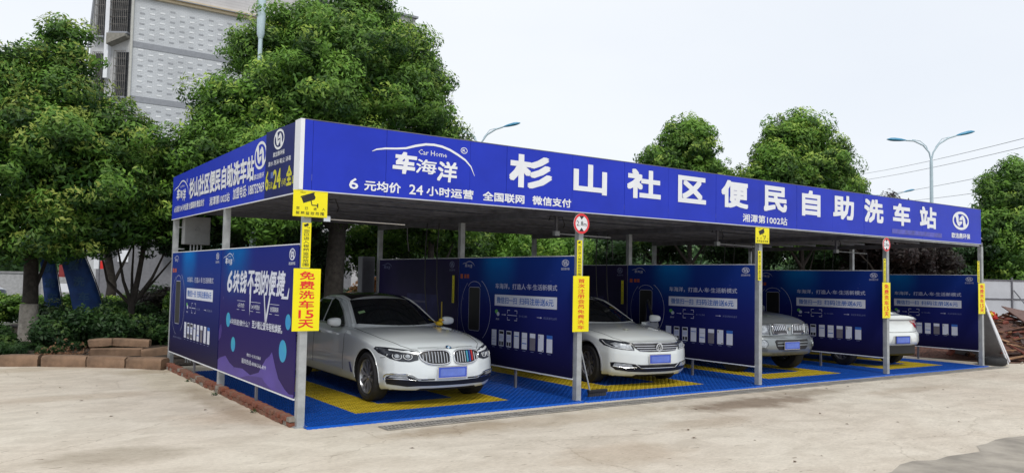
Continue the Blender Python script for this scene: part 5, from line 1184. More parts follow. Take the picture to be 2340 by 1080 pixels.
# rubble pile
rb = random.Random(21)
t = empty('rubble_pile', (21.9, 1.9, -0.085), 0, 'heap of broken brown planks and bricks at the right edge', 'rubble pile')
base = MB(); nn = 18
vs = [(0, 0, 0.95)]; fs = []
for ring, (r_, h_) in enumerate(((0.8, 0.86), (1.6, 0.62), (2.4, 0.32), (3.2, -0.02))):
    for k in range(nn):
        a = 2 * PI * k / nn; vs.append((r_ * 1.25 * math.cos(a) * rb.uniform(.88, 1.12), r_ * math.sin(a) * rb.uniform(.88, 1.12), h_ + rb.uniform(-.05, .06)))
for k in range(nn): fs.append((0, 1 + k, 1 + (k + 1) % nn))
for r_ in range(3):
    for k in range(nn): a = 1 + r_ * nn + k; b = 1 + r_ * nn + (k + 1) % nn; fs.append((a, a + nn, b + nn, b))
base.add(vs, fs).build('debris_mound', mat('debris', (0.11, 0.05, 0.035), 0.95, var=0.5, vscale=14, bump=1.0, bscale=20), t)
PM = [mat('plank_tan', (0.30, 0.17, 0.09), .8, var=.3), mat('plank_brown', (0.16, 0.075, 0.04), .8, var=.3), mat('plank_red', (0.22, 0.06, 0.04), .8, var=.3), mat('plaster_chunk', (0.42, 0.38, 0.33), .9, var=.2), mat('plank_dark', (0.06, 0.035, 0.03), .8, var=.3)]
pl = [MB().box(-.5, -.03, -.014, .5, .03, .014).mesh('plank', m) for m in PM]; ch = [MB().bevbox(-.09, -.06, -.04, .09, .06, .04, .012).mesh('brick', m) for m in PM]
def surf(x, y):
    r_ = math.hypot(x / 1.25, y); return max(0, float(np.interp(r_, [0, .8, 1.6, 2.4, 3.2], [.95, .86, .62, .32, 0])))
for k in range(290):
    a = rb.uniform(-PI * .95, PI * .45) if k % 6 else rb.uniform(0, 2 * PI); r_ = 3.1 * rb.random() ** .6; x, y = 1.25 * r_ * math.cos(a), r_ * math.sin(a)
    if k % 5 < 3:
        o = link('plank', pl[rb.choice([0, 0, 1, 1, 2, 4])], t, (x, y, surf(x, y) + rb.uniform(.03, .14)), (rb.uniform(-.4, .4), rb.uniform(-.35, .35), rb.uniform(0, PI))); o.scale = (rb.uniform(.4, 1.3), rb.uniform(.6, 2.0), rb.uniform(.7, 1.4))
    else:
        o = link('brick', ch[rb.choice([0, 1, 2, 2, 3, 4])], t, (x, y, surf(x, y) + rb.uniform(.01, .07)), (rb.uniform(-.8, .8), rb.uniform(-.8, .8), rb.uniform(0, PI))); s = rb.uniform(.5, 1.3); o.scale = (s, s, s)
o = link('large_board', MB().box(-.8, -.5, -.012, .8, .5, .012).mesh('large_board', mat('brown_board', (0.13, 0.07, 0.055), .7, var=.2)), t, (0.3, -1.0, 1.0), (0.5, 0.15, -0.3))
q = foliage('rag', [(0, 0, 0, .25, .12)], 160, mat('red_cloth', (0.55, 0.03, 0.03), .8, var=.1), None, (0.22, 0.16), .2, 5, core=0, tip=0, loc=(20.9, 1.6, .93)); tag(q, 'crumpled red and yellow rag on top of the rubble heap', 'rag')
q.data.materials.append(mat('yellow_cloth', (0.60, 0.40, 0.04), .8, var=.1))
for i, p in enumerate(q.data.polygons): p.material_index = i % 2
t = empty('leaning_panel', (17.0, 0.12, -0.085), 0, 'tall white-edged grey panel leaning on the far right end post', 'panel')
MB().prism([(0.10, 1.70), (0.13, 1.72), (1.62, 0.03), (1.58, 0.0)], 0.0, 1.35).build('sheet', mat('panel_grey', (0.26, 0.265, 0.275), .6, var=.1), t)
MB().prism([(0.09, 1.71), (0.14, 1.73), (1.64, 0.03), (1.58, -0.0)], -0.03, -0.002).build('edge', M_WHITE, t)
t = MB().tube([(17.12, -0.03, 1.25), (17.75, -0.22, 0.0 - .05)], .022, 8).build('plastic_pipe', M_WHITE); tag(t, 'thin white pipe leaning on the right end post in front of the panel', 'pipe')
t = empty('old_tyre', (17.47, 0.02, -0.07), 0, 'worn black tyre lying flat at the foot of the leaning panel', 'tyre')
MB().lathe([(0.17, 0.02), (0.20, 0), (0.29, 0.0), (0.32, 0.04), (0.32, 0.13), (0.29, 0.17), (0.20, 0.17), (0.17, 0.15), (0.17, 0.02)], 28).build('tread', M_RUBBER, t, smooth=40)
sheet('bare_soil', [(17.65, 7.2), (17.95, 0.2), (18.6, -0.15), (21.6, -1.0), (60, -3.6), (60, 9), (30, 9)], mat('red_soil', (0.15, 0.075, 0.05), .95, var=.35, vscale=3, bump=.6), 0.012)
rb2 = random.Random(8)
for k in range(26):
    x = rb2.uniform(18.2, 24); y = -0.15 - (x - 18.2) * .22 + rb2.uniform(-.1, .6)
    o = link('stone', ch[rb2.choice([2, 3, 3, 4])], None, (x, y, gz(x) + .03), (rb2.random(), rb2.random(), rb2.random() * 3)); s = rb2.uniform(.35, .9); o.scale = (s, s, s)
    tag(o, 'broken stone lying at the foot of the rubble heap', 'stone', 'loose stones by the rubble')
# fallen leaves and litter on the concrete
lf = MB().add([(-.03, 0, .004), (0, -.014, .009), (.035, 0, .004), (0, .014, .012)], [(0, 1, 2, 3)]).mesh('fallen_leaf', mat('dead_leaf', (0.12, 0.07, 0.035), .8, var=.3))
for k in range(46):
    x = rb2.uniform(-4, 12); y = rb2.uniform(-5.5, -0.8) if k % 3 else rb2.uniform(1, 6); 
    if k % 3 == 0: x = rb2.uniform(-5, -0.5)
    o = link('fallen_leaf', lf, None, (x, y, gz(x) + 0.001), (0, 0, rb2.uniform(0, 6))); s = rb2.uniform(.5, 1.2); o.scale = (s, s, s)
    tag(o, 'small dry brown leaf lying on the concrete yard', 'leaf', 'dry leaves scattered on the yard')

# weeds and litter along the brick kerb, and grass at the foot of the left tree
for k, (x, y, r_, n_, lab) in enumerate([(-0.17, 1.2, .05, 90, 'tiny weed tuft at the near end of the brick kerb'), (-0.18, 2.9, .06, 120, 'tiny weed tuft by the middle of the brick kerb'), (-0.18, 4.6, .05, 90, 'tiny weed tuft near the far end of the brick kerb')]):
    q = foliage('weed', [(0, 0, .012, r_ * .7, .02)], n_ // 2, M_LEAFD, None, (0.028, 0.009), .04, 60 + k, core=.2, tip=.2, droop=-.3, loc=(x, y, 0.0)); tag(q, lab, 'weed', 'weed tufts along the brick kerb')
q = foliage('grass', [(-3.2 + .25 * k, 10.0 + .35 * (k % 3) + .1 * k * (k % 2), .05, .22, .07) for k in range(9)], 5200, M_LEAFD, None, (0.14, 0.012), .12, 70, core=.3, tip=.3, droop=-.9, loc=(0, 0, .02)); tag(q, kind='stuff')
q = foliage('ground_litter', [(-2.2 + .5 * k, 9.2 + .3 * (k % 3), .01, .5, .012) for k in range(6)], 900, mat('brown_litter', (0.14, 0.07, 0.035), .9, var=.4), None, (0.06, 0.03), .4, 71, core=.3, tip=0, loc=(0, 0, .035)); tag(q, kind='stuff')

# ------------------------------------------------------------------ vehicles (local frame: nose at y = 0 facing -y, x to the right as seen from the front)
def cubic(tab):
    xs_ = np.array([a for a, _ in tab], float); ys_ = np.array([b for _, b in tab], float)
    d = np.diff(ys_) / np.diff(xs_); m = np.zeros(len(xs_)); m[0] = d[0]; m[-1] = d[-1]
    for i in range(1, len(xs_) - 1): m[i] = 0 if d[i - 1] * d[i] <= 0 else 2 * d[i - 1] * d[i] / (d[i - 1] + d[i])
    def f(x):
        x = min(max(x, xs_[0]), xs_[-1]); i = min(max(int(np.searchsorted(xs_, x, side='right')) - 1, 0), len(xs_) - 2)
        h = xs_[i + 1] - xs_[i]; t = (x - xs_[i]) / h
        return float((2 * t**3 - 3 * t**2 + 1) * ys_[i] + (t**3 - 2 * t**2 + t) * h * m[i] + (-2 * t**3 + 3 * t**2) * ys_[i + 1] + (t**3 - t**2) * h * m[i + 1])
    return f
def catmull(P, sub):
    out = []; n = len(P)
    for i in range(n - 1):
        p0, p1, p2, p3 = P[max(i - 1, 0)], P[i], P[i + 1], P[min(i + 2, n - 1)]
        for k in range(sub):
            t = k / sub
            out.append(tuple(0.5 * ((2 * b) + (c - a) * t + (2 * a - 5 * b + 4 * c - d) * t * t + (-a + 3 * b - 3 * c + d) * t**3) for a, b, c, d in zip(p0, p1, p2, p3)))
    out.append(P[-1]); return out
def sstep(a, b, x): t = min(max((x - a) / (b - a), 0), 1); return t * t * (3 - 2 * t)

def car_body(p, mats_):
    """lower body: a closed loft of cross sections along y, bowed in plan at both ends, wheel arches cut out"""
    L = p['L']; w = cubic(p['w']); zb = cubic(p['zb']); zs = cubic(p['zsh']); ze = cubic(p['zedge']); zt = cubic(p['ztop']); xi = p.get('xin', 0.10); zmid = p.get('zmid', 0.52)
    def half(y):
        W_ = w(y); B = zb(y); S = zs(y); E_ = ze(y); T = zt(y); xb = W_ - xi
        K = [(0, B), (W_ * .74, B), (W_ * .93, B + .02), (W_ * .985, B + .12), (W_, max(zmid, B + .2)), (W_ * .992, (max(zmid, B + .2) + S) / 2), (W_ - .018, S), (W_ - .05, S + (E_ - S) * .62), (xb, E_), (xb * .75, E_ + (T - E_) * .5), (xb * .38, E_ + (T - E_) * .88), (0, T)]
        return catmull(K, 4)
    rings = []
    ys = list(np.linspace(0, 1.6, 27)) + list(np.linspace(1.7, L - 1.2, 22)) + list(np.linspace(L - 1.1, L, 16))
    nf = p.get('nr', 0.07)
    H0 = half(0); HL = half(L)
    def ring(H, y, s, cz):
        pts = [(x * s, y, cz + (z - cz) * s) for x, z in H]
        return pts + [(-x, y, z) for x, y, z in pts[-2:0:-1]]
    cz0 = (zb(0) + zt(0)) / 2; czL = (zb(L) + zt(L)) / 2
    capf = [(.02, 1.0), (.25, 1.0), (.5, 1.0), (.72, .99), (.86, .95), (.95, .80), (.985, .5)]
    for s, q in capf: rings.append(ring(H0, nf * (1 - q) * 1.0, s, cz0))
    for y in ys: rings.append(ring(half(max(y, 0)), nf + y * (L - 2 * nf) / L, 1.0, cz0))
    for s, q in capf[::-1]: rings.append(ring(HL, L - nf * (1 - q), s, czL))
    A = cubic(p['nose']); Bk = cubic(p['tail']); fc, fr = p['bow']; rc, rr2 = p['rbow']
    W0 = p['W'] / 2
    def warp(x, y, z):
        f = max(0, 1 - y / 1.5) ** 1.6; g = max(0, 1 - (L - y) / 1.3) ** 1.6
        a = min(abs(x) / W0, 1.0)
        return (x, y + f * (A(z) + fc * a ** fr) - g * (Bk(z) + rc * a ** rr2), z)
    n = len(rings[0]); vs = [warp(*q) for r in rings for q in r]
    fs = [(i * n + k, (i + 1) * n + k, (i + 1) * n + (k + 1) % n, i * n + (k + 1) % n) for i in range(len(rings) - 1) for k in range(n)]
    fs += [tuple(range(n)), tuple(range(len(vs) - 1, len(vs) - n - 1, -1))]
    me = bpy.data.meshes.new('body'); me.from_pydata(vs, [], fs)
    bm = bmesh.new(); bm.from_mesh(me); bmesh.ops.recalc_face_normals(bm, faces=bm.faces[:]); bm.to_mesh(me); bm.free()
    ob = bpy.data.objects.new('body', me); C.objects.link(ob)
    cut = MB()
    for yw in p['wheels']:
        for s in (-1, 1):
            Mx = Matrix.Translation((s * (W0 - .33), yw, p['wr'] + .01)) @ Matrix.Rotation(s * PI / 2, 4, 'Y')
            r_ = p['arch']; cut.lathe([(r_ * .98, 0), (r_, .01), (r_, .5)], 40, Mx, close=True)
    cme = cut.mesh('cutter', mats_[0]); co = bpy.data.objects.new('cutter', cme); C.objects.link(co)
    md = ob.modifiers.new('b', 'BOOLEAN'); md.operation = 'DIFFERENCE'; md.object = co; md.solver = 'EXACT'
    dg = bpy.context.evaluated_depsgraph_get(); dg.update()
    me2 = bpy.data.meshes.new_from_object(ob.evaluated_get(dg))
    bpy.data.objects.remove(ob); bpy.data.objects.remove(co); bpy.data.meshes.remove(me)
    me2.name = 'body'; me2.materials.clear()
    for m in mats_: me2.materials.append(m)
    for f in me2.polygons:
        c = f.center; f.material_index = 0
        if f.normal.z < -0.75 and c.z < p['zlow']: f.material_index = 1
        for yw in p['wheels']:
            d = math.hypot(c.y - yw, c.z - p['wr'] - .01)
            if d < p['arch'] + .004 and abs(c.x) < W0 + .02:
                rad = Vector((0, c.y - yw, c.z - p['wr'] - .01)).normalized()
                if abs(f.normal.dot(rad)) > .8 and d > p['arch'] * .94 or (abs(f.normal.x) > .9 and abs(abs(c.x) - (W0 - .33)) < .02): f.material_index = 1
    me2.shade_smooth(); me2.set_sharp_from_angle(angle=math.radians(38))
    return me2

def cabin_mesh(p, m):
    zt = cubic(p['croof']); cw = cubic(p['cwid']); y0, y1 = p['croof'][0][0], p['croof'][-1][0]; zb_ = p['cbase']; tum = p['tumble']; cr = p.get('ccrn', .09)
    ys = np.linspace(y0, y1, 60); vs = []; n = 0; fq, rq = p['cbow']
    for y in ys:
        T = zt(y); B = cw(y); pts = []
        h = max(T - zb_, .01); c_ = min(cr, h * .5); xt = B - tum * (h)
        for k in range(7): z = zb_ + (h - c_) * k / 6; pts.append((B - tum * (z - zb_), z))
        for k in range(1, 7):
            a = PI / 2 * k / 6; pts.append((xt - c_ * (1 - math.cos(a)) * 1.3 + 0 * a, T - .035 * min(1, h * 3) - c_ + c_ * math.sin(a) + 0))
        xl = pts[-1][0]; zl = pts[-1][1]
        for k in range(1, 9): f = k / 8; pts.append((xl * (1 - f), zl + (T - zl) * (1 - (1 - f) ** 2)))
        full = pts + [(-x, z) for x, z in pts[-2::-1]]
        n = len(full)
        for x, z in full:
            a = (abs(x) / p['cwid'][1][1]) ** 2
            yy = y + fq * a * (1 - sstep(p['cf'][0], p['cf'][1], y)) - rq * a * sstep(p['cr'][0], p['cr'][1], y)
            vs.append((x, yy, z))
    fs = [(i * n + k, i * n + k + 1, (i + 1) * n + k + 1, (i + 1) * n + k) for i in range(len(ys) - 1) for k in range(n - 1)]
    fs += [tuple(range(n)), tuple(range(len(vs) - 1, len(vs) - n - 1, -1))]
    q = MB(); q.add(vs, fs); return q.mesh('cabin', m, smooth=35)

class Proj:
    """lays flat outlines onto the car surfaces: each outline is cast along a direction and sits a few mm proud"""
    def __init__(s, meshes):
        vs = []; fs = []
        for me in meshes:
            o = len(vs); vs += [v.co.copy() for v in me.vertices]; fs += [tuple(i + o for i in f.vertices) for f in me.polygons]
        s.t = BVHTree.FromPolygons(vs, fs)
    def at(s, a, b, view, off):
        if view == 'F': o, d = Vector((a, -2, b)), Vector((0, 1, 0))
        elif view == 'R': o, d = Vector((a, 9, b)), Vector((0, -1, 0))
        elif view == 'L': o, d = Vector((-3, a, b)), Vector((1, 0, 0))
        elif view == 'X': o, d = Vector((3, a, b)), Vector((-1, 0, 0))
        else: o, d = Vector((a, b, 4)), Vector((0, 0, -1))
        h = s.t.ray_cast(o, d)
        if h[0] is None:
            h = s.t.find_nearest(o + d * (2.0 if view != 'T' else 3))
            if view in 'FR':
                q = s.t.find_nearest(Vector((a, .45 if view == 'F' else 4.2, b))); h = q
        nrm = h[1]
        if nrm.dot(d) > 0: nrm = -nrm
        return h[0] + nrm * off - d * off * .5
    def patch(s, name, poly, view, m, parent, off=.004, step=.05, smooth=50):
        bm = bmesh.new(); P = []
        n = len(poly)
        for i in range(n):
            a, b = Vector(poly[i]), Vector(poly[(i + 1) % n]); k = max(1, int((b - a).length / step))
            for j in range(k): P.append(a.lerp(b, j / k))
        bm.faces.new([bm.verts.new((q.x, q.y, 0)) for q in P])
        x0, x1 = min(q.x for q in P), max(q.x for q in P); y0, y1 = min(q.y for q in P), max(q.y for q in P)
        for lo, hi, no in ((x0, x1, (1, 0, 0)), (y0, y1, (0, 1, 0))):
            c = lo + step
            while c < hi:
                co = (c, 0, 0) if no[0] else (0, c, 0)
                bmesh.ops.bisect_plane(bm, geom=bm.verts[:] + bm.edges[:] + bm.faces[:], plane_co=co, plane_no=no, dist=1e-5); c += step
        bmesh.ops.triangulate(bm, faces=bm.faces[:])
        for v in bm.verts: v.co = s.at(v.co.x, v.co.y, view, off)
        # a thin rim gives the piece its thickness
        be = [e for e in bm.edges if e.is_boundary]
        r = bmesh.ops.extrude_edge_only(bm, edges=be); nv = [v for v in r['geom'] if isinstance(v, bmesh.types.BMVert)]
        dd = {'F': Vector((0, 1, 0)), 'R': Vector((0, -1, 0)), 'L': Vector((1, 0, 0)), 'X': Vector((-1, 0, 0)), 'T': Vector((0, 0, -1))}[view]
        for v in nv: v.co += dd * (off + .006)
        bmesh.ops.recalc_face_normals(bm, faces=bm.faces[:])
        me = bpy.data.meshes.new(name); bm.to_mesh(me); bm.free(); me.materials.append(m); me.shade_smooth(); me.set_sharp_from_angle(angle=math.radians(smooth))
        return link(name, me, parent)
    def line(s, name, pts, view, r, m, parent, off=.002, step=.04, closed=False, n=6):
        if closed: pts = list(pts) + [pts[0]]
        Q = []
        for i in range(len(pts) - 1):
            a, b = Vector(pts[i]), Vector(pts[i + 1]); k = max(1, int((b - a).length / step))
            for j in range(k): Q.append(a.lerp(b, j / k))
        Q.append(Vector(pts[-1]))
        return MB().tube([s.at(q.x, q.y, view, off) for q in Q], r, n).build(name, m, parent, smooth=60)
def mir(poly): return [(-a, b) for a, b in poly]
def rpoly(x0, x1, z0, z1, r=.03, n=4):
    out = []
    for cx, cz, a0 in ((x1 - r, z1 - r, 0), (x0 + r, z1 - r, PI / 2), (x0 + r, z0 + r, PI), (x1 - r, z0 + r, 3 * PI / 2)):
        for k in range(n + 1): a = a0 + PI / 2 * k / n; out.append((cx + r * math.cos(a), cz + r * math.sin(a)))
    return out

_wheels = {}
def wheel_parts(R_, wd, rimR, spokes, m_rim):
    key = (R_, wd, rimR, spokes, m_rim.name)
    if key in _wheels: return _wheels[key]
    My = Matrix.Rotation(-PI / 2, 4, 'Y')      # axis along -x: local +z of the lathe points to -x (outer face of a left wheel)
    h = wd / 2
    ty = MB().lathe([(rimR, -h * .8), (rimR + .02, -h), (R_ - .03, -h * .98), (R_ - .004, -h * .75), (R_, -h * .3), (R_, h * .3), (R_ - .004, h * .75), (R_ - .03, h * .98), (rimR + .02, h), (rimR, h * .8)], 44, My).mesh('tyre', M_RUBBER, smooth=40)
    rm = MB().lathe([(rimR, -h * .8), (rimR, h * .8), (rimR - .012, h * .86), (rimR - .02, h * .7), (rimR - .03, h * .1), (rimR - .03, -h * .8)], 44, My)
    for k in range(spokes):
        a = 2 * PI * k / spokes + .1
        for tw in ((-.09, .05) if spokes <= 10 else (0,)):
            ca, sa = math.cos(a + tw), math.sin(a + tw); ca0, sa0 = math.cos(a), math.sin(a)
            r0, r1, w0, w1 = .05, rimR - .015, .016, (.013 if spokes <= 10 else .020)
            z0, z1 = h * .62, h * .78
            P = []
            for (rr_, c1, s1, ww, zz1) in ((r0, ca0, sa0, w0, z0), (r1, ca, sa, w1, z1)):
                for sg in (-1, 1):
                    for dz in (0, -.025): P.append(My @ Vector((rr_ * c1 - sg * ww * s1, rr_ * s1 + sg * ww * c1, zz1 + dz)))
            rm.add(P, [(0, 2, 6, 4), (1, 5, 7, 3), (0, 4, 5, 1), (2, 3, 7, 6)])
    rm.lathe([(.001, h * .72), (.03, h * .72), (.045, h * .66), (.065, h * .55), (.07, h * .3)], 20, My)
    rm = rm.mesh('rim', m_rim, smooth=35)
    dk = MB().lathe([(.001, h * .2), (rimR - .03, h * .2)], 30, My).lathe([(.001, h * .30), (.15, h * .30), (.15, h * .2)], 24, My).mesh('brake_disc', M_DKSTEEL)
    _wheels[key] = (ty, rm, dk); return _wheels[key]

def add_wheels(t, p, spokes, m_rim, steer=0.0):
    ty, rm, dk = wheel_parts(p['wr'], p['ww'], p['rim'], spokes, m_rim)
    for i, yw in enumerate(p['wheels']):
        for s in (-1, 1):
            w_ = bpy.data.objects.new('wheel', None); C.objects.link(w_); w_.parent = t; w_.location = (s * (p['W'] / 2 - .025 - p['ww'] / 2), yw, p['wr']); w_.rotation_euler = (0, 0, (0 if s < 0 else PI) + (steer if i == 0 else 0))
            link('tyre', ty, w_); link('rim', rm, w_); link('brake_disc', dk, w_)

def mirror_part(t, s, x, y, z, m, sc=1.0, name='wing_mirror'):
    bm = bmesh.new(); bmesh.ops.create_cube(bm, size=2); bmesh.ops.subdivide_edges(bm, edges=bm.edges[:], cuts=5, use_grid_fill=True)
    for v in bm.verts:
        c = v.co; k = (abs(c.x) ** 3 + abs(c.y) ** 3 + abs(c.z) ** 3) ** (1 / 3); c /= k
        c.x *= .12 * sc; c.z *= .075 * sc * (1 - .15 * c.x * s / .12); c.y *= .07 * sc
    me = bpy.data.meshes.new(name); bm.to_mesh(me); bm.free(); me.materials.append(m); me.shade_smooth()
    o = link(name, me, t, (s * x, y, z))
    link('mirror_glass', MB().box(-.095 * sc, .062 * sc, -.05 * sc, .095 * sc, .071 * sc, .05 * sc).mesh('mirror_glass', M_GLASS), o)
    link('mirror_foot', MB().box(-.10 * sc if s > 0 else -.04, -.02, -.09 * sc, .04 if s > 0 else .10 * sc, .02, -.05 * sc).mesh('mirror_foot', M_BLACKP), o)
    return o

def plate(t, x, y, z, tilt=0.0, w=.44, h=.14, rear=False, m=None):
    o = empty('number_plate', (x, y, z)); o.parent = t; o.rotation_euler = (tilt, 0, PI if rear else 0)
    MB().bevbox(-w / 2 - .012, .0, -h / 2 - .012, w / 2 + .012, .012, h / 2 + .012, .003).build('plate_frame', M_CHROME if not rear else M_BLACKP, o)
    MB().box(-w / 2, -.003, -h / 2, w / 2, -.0005, h / 2).build('plate_sheet', m or M_PLATE, o)
    q = MB(); flat(q, rpoly(-w * .44, w * .44, -h * .36, h * .34, .02), -.0045); q.build('smudge', M_PLATEB, o)
    return o

M_PAINTW = mat('white_car_paint', (0.76, 0.81, 0.82), 0.14, var=0.02, vscale=2, coat=0.9)
M_PAINTW2 = mat('plain_white_car_paint', (0.77, 0.81, 0.80), 0.16, var=0.02, vscale=2, coat=0.9)
M_PAINTS = mat('silver_car_paint', (0.27, 0.295, 0.305), 0.30, 0.55, var=0.03, vscale=2, coat=0.6)
M_LENS = mat('lamp_lens', (0.42, 0.45, 0.48), 0.25, 0.3, var=0.35, vscale=24, coat=0.4)
M_LAMPDK = mat('lamp_dark', (0.03, 0.034, 0.042), 0.25, 0.0, var=0.6, vscale=16, spec=0.5)
M_DRL = mat('lamp_ring', (0.75, 0.78, 0.80), 0.2, 0.1, var=0.02)
M_GAP = mat('panel_gap', (0.05, 0.055, 0.055), 0.7, var=0.05)
M_AMBER = mat('amber_lens', (0.42, 0.14, 0.05), 0.15, var=0.2, coat=1.0)
M_SEAT = mat('roof_glass', (0.006, 0.006, 0.007), 0.12, var=0.1, spec=0.5)

# --- white sedan with twin rounded grilles (first bay)
P1 = dict(L=5.09, W=1.87, w=[(0, .86), (.4, .905), (.9, .925), (1.6, .934), (4.0, .934), (4.7, .90), (5.09, .84)], zb=[(0, .205), (.3, .18), (1, .2), (4.1, .2), (4.7, .26), (5.09, .34)],
          zsh=[(0, .675), (.3, .755), (.9, .825), (2, .88), (4, .92), (5.09, .90)], zedge=[(0, .735), (.12, .79), (.5, .85), (1, .905), (1.6, .955), (2.3, .985), (4, 1.02), (4.7, 1.05), (5.09, 1.0)],
          ztop=[(0, .785), (.12, .84), (.5, .905), (1.0, .965), (1.5, 1.01), (2.2, 1.03), (4, 1.05), (4.6, 1.10), (5.09, 1.06)],
          nose=[(.2, .10), (.3, .03), (.42, 0.0), (.56, .01), (.66, .035), (.78, .085), (.9, .16)], tail=[(.3, .08), (.5, 0.0), (.8, .02), (1.05, .10)], bow=(.44, 2.6), rbow=(.36, 2.6),
          wheels=(.90, 4.01), wr=.345, ww=.24, rim=.245, arch=.385, zlow=.27,
          croof=[(1.42, .985), (1.72, 1.14), (2.1, 1.32), (2.45, 1.425), (2.95, 1.485), (3.5, 1.47), (3.9, 1.40), (4.3, 1.25), (4.72, 1.07)], cwid=[(1.42, .79), (2.4, .815), (3.3, .81), (4.0, .775), (4.72, .68)], cbase=.90, tumble=.42, cbow=(.40, .30), cf=(2.2, 3.1), cr=(3.3, 4.0))

def windows(t, pr_, p, sw, ws, rw, trim=True):
    pr_.patch('windscreen', ws, 'T', M_GLASS, t, .003, .07)
    if rw: pr_.patch('rear_window', rw, 'T', M_GLASS, t, .003, .07)
    for v in 'LX':
        for poly in sw: pr_.patch('side_window', poly, v, M_GLASS, t, .003, .07)

def sedan_one():
    p = P1
    t = empty('white_sedan', (2.315, .40, .017), -.035, 'white sedan with twin rounded chrome grilles and a coloured stripe, nearest the corner', 'car')
    body = car_body(p, [M_PAINTW, M_DARKIN]); cab = cabin_mesh(p, M_PAINTW)
    link('body', body, t); link('cabin', cab, t)
    pr_ = Proj([body, cab]); prb = Proj([body])
    ws = [(x, 1.475 + .46 * (x / .79) ** 2 * 1.02) for x in np.linspace(-.68, .68, 13)] + [(x, 2.34 + .22 * (x / .6) ** 2) for x in np.linspace(.53, -.53, 11)]
    rw = [(x, 4.62 - .26 * (x / .6) ** 2) for x in np.linspace(.60, -.60, 9)] + [(x, 3.98 - .12 * (x / .6) ** 2) for x in np.linspace(-.50, .50, 9)]
    sw = [[(2.10, 1.00), (2.42, 1.21), (2.75, 1.355), (3.02, 1.40), (3.02, 1.01)], [(3.08, 1.01), (3.08, 1.40), (3.5, 1.385), (3.86, 1.30), (3.86, 1.02)], [(3.90, 1.03), (3.90, 1.285), (4.05, 1.235), (4.22, 1.12), (4.22, 1.06)]]
    windows(t, pr_, p, sw, ws, rw)
    pr_.patch('sunroof', [(-.50, 2.52), (.50, 2.52), (.50, 3.45), (-.50, 3.45)], 'T', M_SEAT, t, .003, .1)
    for v in 'LX': pr_.line('window_trim', [(2.06, .985), (2.40, 1.225), (2.74, 1.372), (3.05, 1.415), (3.5, 1.40), (3.9, 1.30), (4.27, 1.12), (4.24, 1.045), (3.5, 1.0), (2.06, .985)], v, .007, M_CHROME, t, .004)
    for s in (-1, 1): pr_.line('roof_pillar', [(s * 0.715, 1.859), (s * 0.637, 2.195), (s * 0.56, 2.532), (s * 0.550, 3.032)], 'T', .021, M_PAINTW, t, .006, n=8)
    # grilles
    for s in (-1, 1):
        K = [(.055, .585), (.10, .556), (.22, .548), (.33, .566), (.405, .625), (.43, .695), (.40, .742), (.30, .765), (.16, .768), (.085, .752), (.05, .70)]
        K = [(.032 + (a - .05) * 1.13, .572 + (b - .548) * .83) for a, b in K]; K = catmull(K + [K[0]], 3)[:-1]; K = [(s * a, b) for a, b in K]
        g = prb.patch('grille', K, 'F', M_BLACKP, t, .004, .05)
        prb.line('chrome_ring', K, 'F', .0115, M_CHROME, g, .010, closed=True, n=8)
        for k in range(9):
            x = .082 + k * .042; zt_ = .738 - (.02 if k == 0 or k > 6 else 0) - (.02 if k > 7 else 0); zb2 = .594 + (.015 if k > 5 else 0) + (.02 if k > 7 else 0)
            m = M_CHROME
            if s > 0 and k in (4, 5, 6): m = (mat('stripe_pale_blue', (.05, .30, .42), .35, var=.05), mat('stripe_blue', (.02, .06, .30), .35, var=.05), mat('stripe_red', (.45, .02, .02), .35, var=.05))[k - 4]
            prb.line('grille_bar', [(s * x, zb2), (s * x, zt_)], 'F', .0065 if m is M_CHROME else .013, m, g, .010, .06, n=5)
    # lamps
    for s in (-1, 1):
        Hl = [(s * a, b) for a, b in [(.472, .742), (.57, .758), (.70, .775), (.80, .785), (.868, .782), (.884, .755), (.868, .705), (.80, .645), (.70, .612), (.58, .606), (.52, .622), (.475, .632)]]
        h = prb.patch('headlight', Hl, 'F', M_LAMPDK, t, .004, .04)
        prb.patch('lens', [(s * a, b) for a, b in [(.48, .728), (.62, .743), (.78, .762), (.78, .745), (.62, .724), (.48, .706)]], 'F', M_DRL, h, .007, .05)
        for cx in (.60, .72):
            prb.line('light_ring', [(s * (cx + .050 * math.cos(a)), .676 + .040 * math.sin(a)) for a in np.linspace(PI * .85, PI * 2.2, 12)], 'F', .0055, M_DRL, h, .009, .03)
            prb.patch('lamp_eye', [(s * (cx + .028 * math.cos(a)), .68 + .025 * math.sin(a)) for a in np.linspace(0, 2 * PI, 12)[:-1]], 'F', M_LENS, h, .007, .03)
        lo = [(s * a, b) for a, b in [(0.0 if s > 0 else 0.001, .285), (0.0 if s > 0 else .001, .345), (.36, .352), (.47, .352), (.53, .392), (.60, .418), (.80, .425), (.835, .40), (.835, .335), (.82, .30), (.70, .287), (.60, .272), (.45, .283)]]
        f = prb.patch('lower_intake', lo, 'F', M_BLACKP, t, .004, .05)
        prb.line('chrome_strip', [(s * a, b) for a, b in [(.36, .385), (.48, .385), (.55, .425), (.63, .444), (.79, .446), (.835, .436), (.852, .41), (.85, .36)]], 'F', .0085, M_CHROME, f, .007, n=6)
        prb.line('chrome_strip', [(s * a, b) for a, b in [(.50, .362), (.58, .372), (.84, .378)]], 'F', .007, M_CHROME, f, .008, n=6)
        prb.patch('fog_light', [(s * a, b) for a, b in [(.60, .388), (.62, .415), (.79, .42), (.81, .405), (.81, .39)]], 'F', M_LENS, f, .007, .05)
        prb.line('upper_slot', [(s * .26, .372), (s * .44, .372)], 'F', .010, M_BLACKP, f, .002)
        pr_.line('bonnet_gap', [(s * .44, .12), (s * .62, .38), (s * .73, .85), (s * .775, 1.35), (s * .76, 1.75)], 'T', .004, M_GAP, t, .0005)
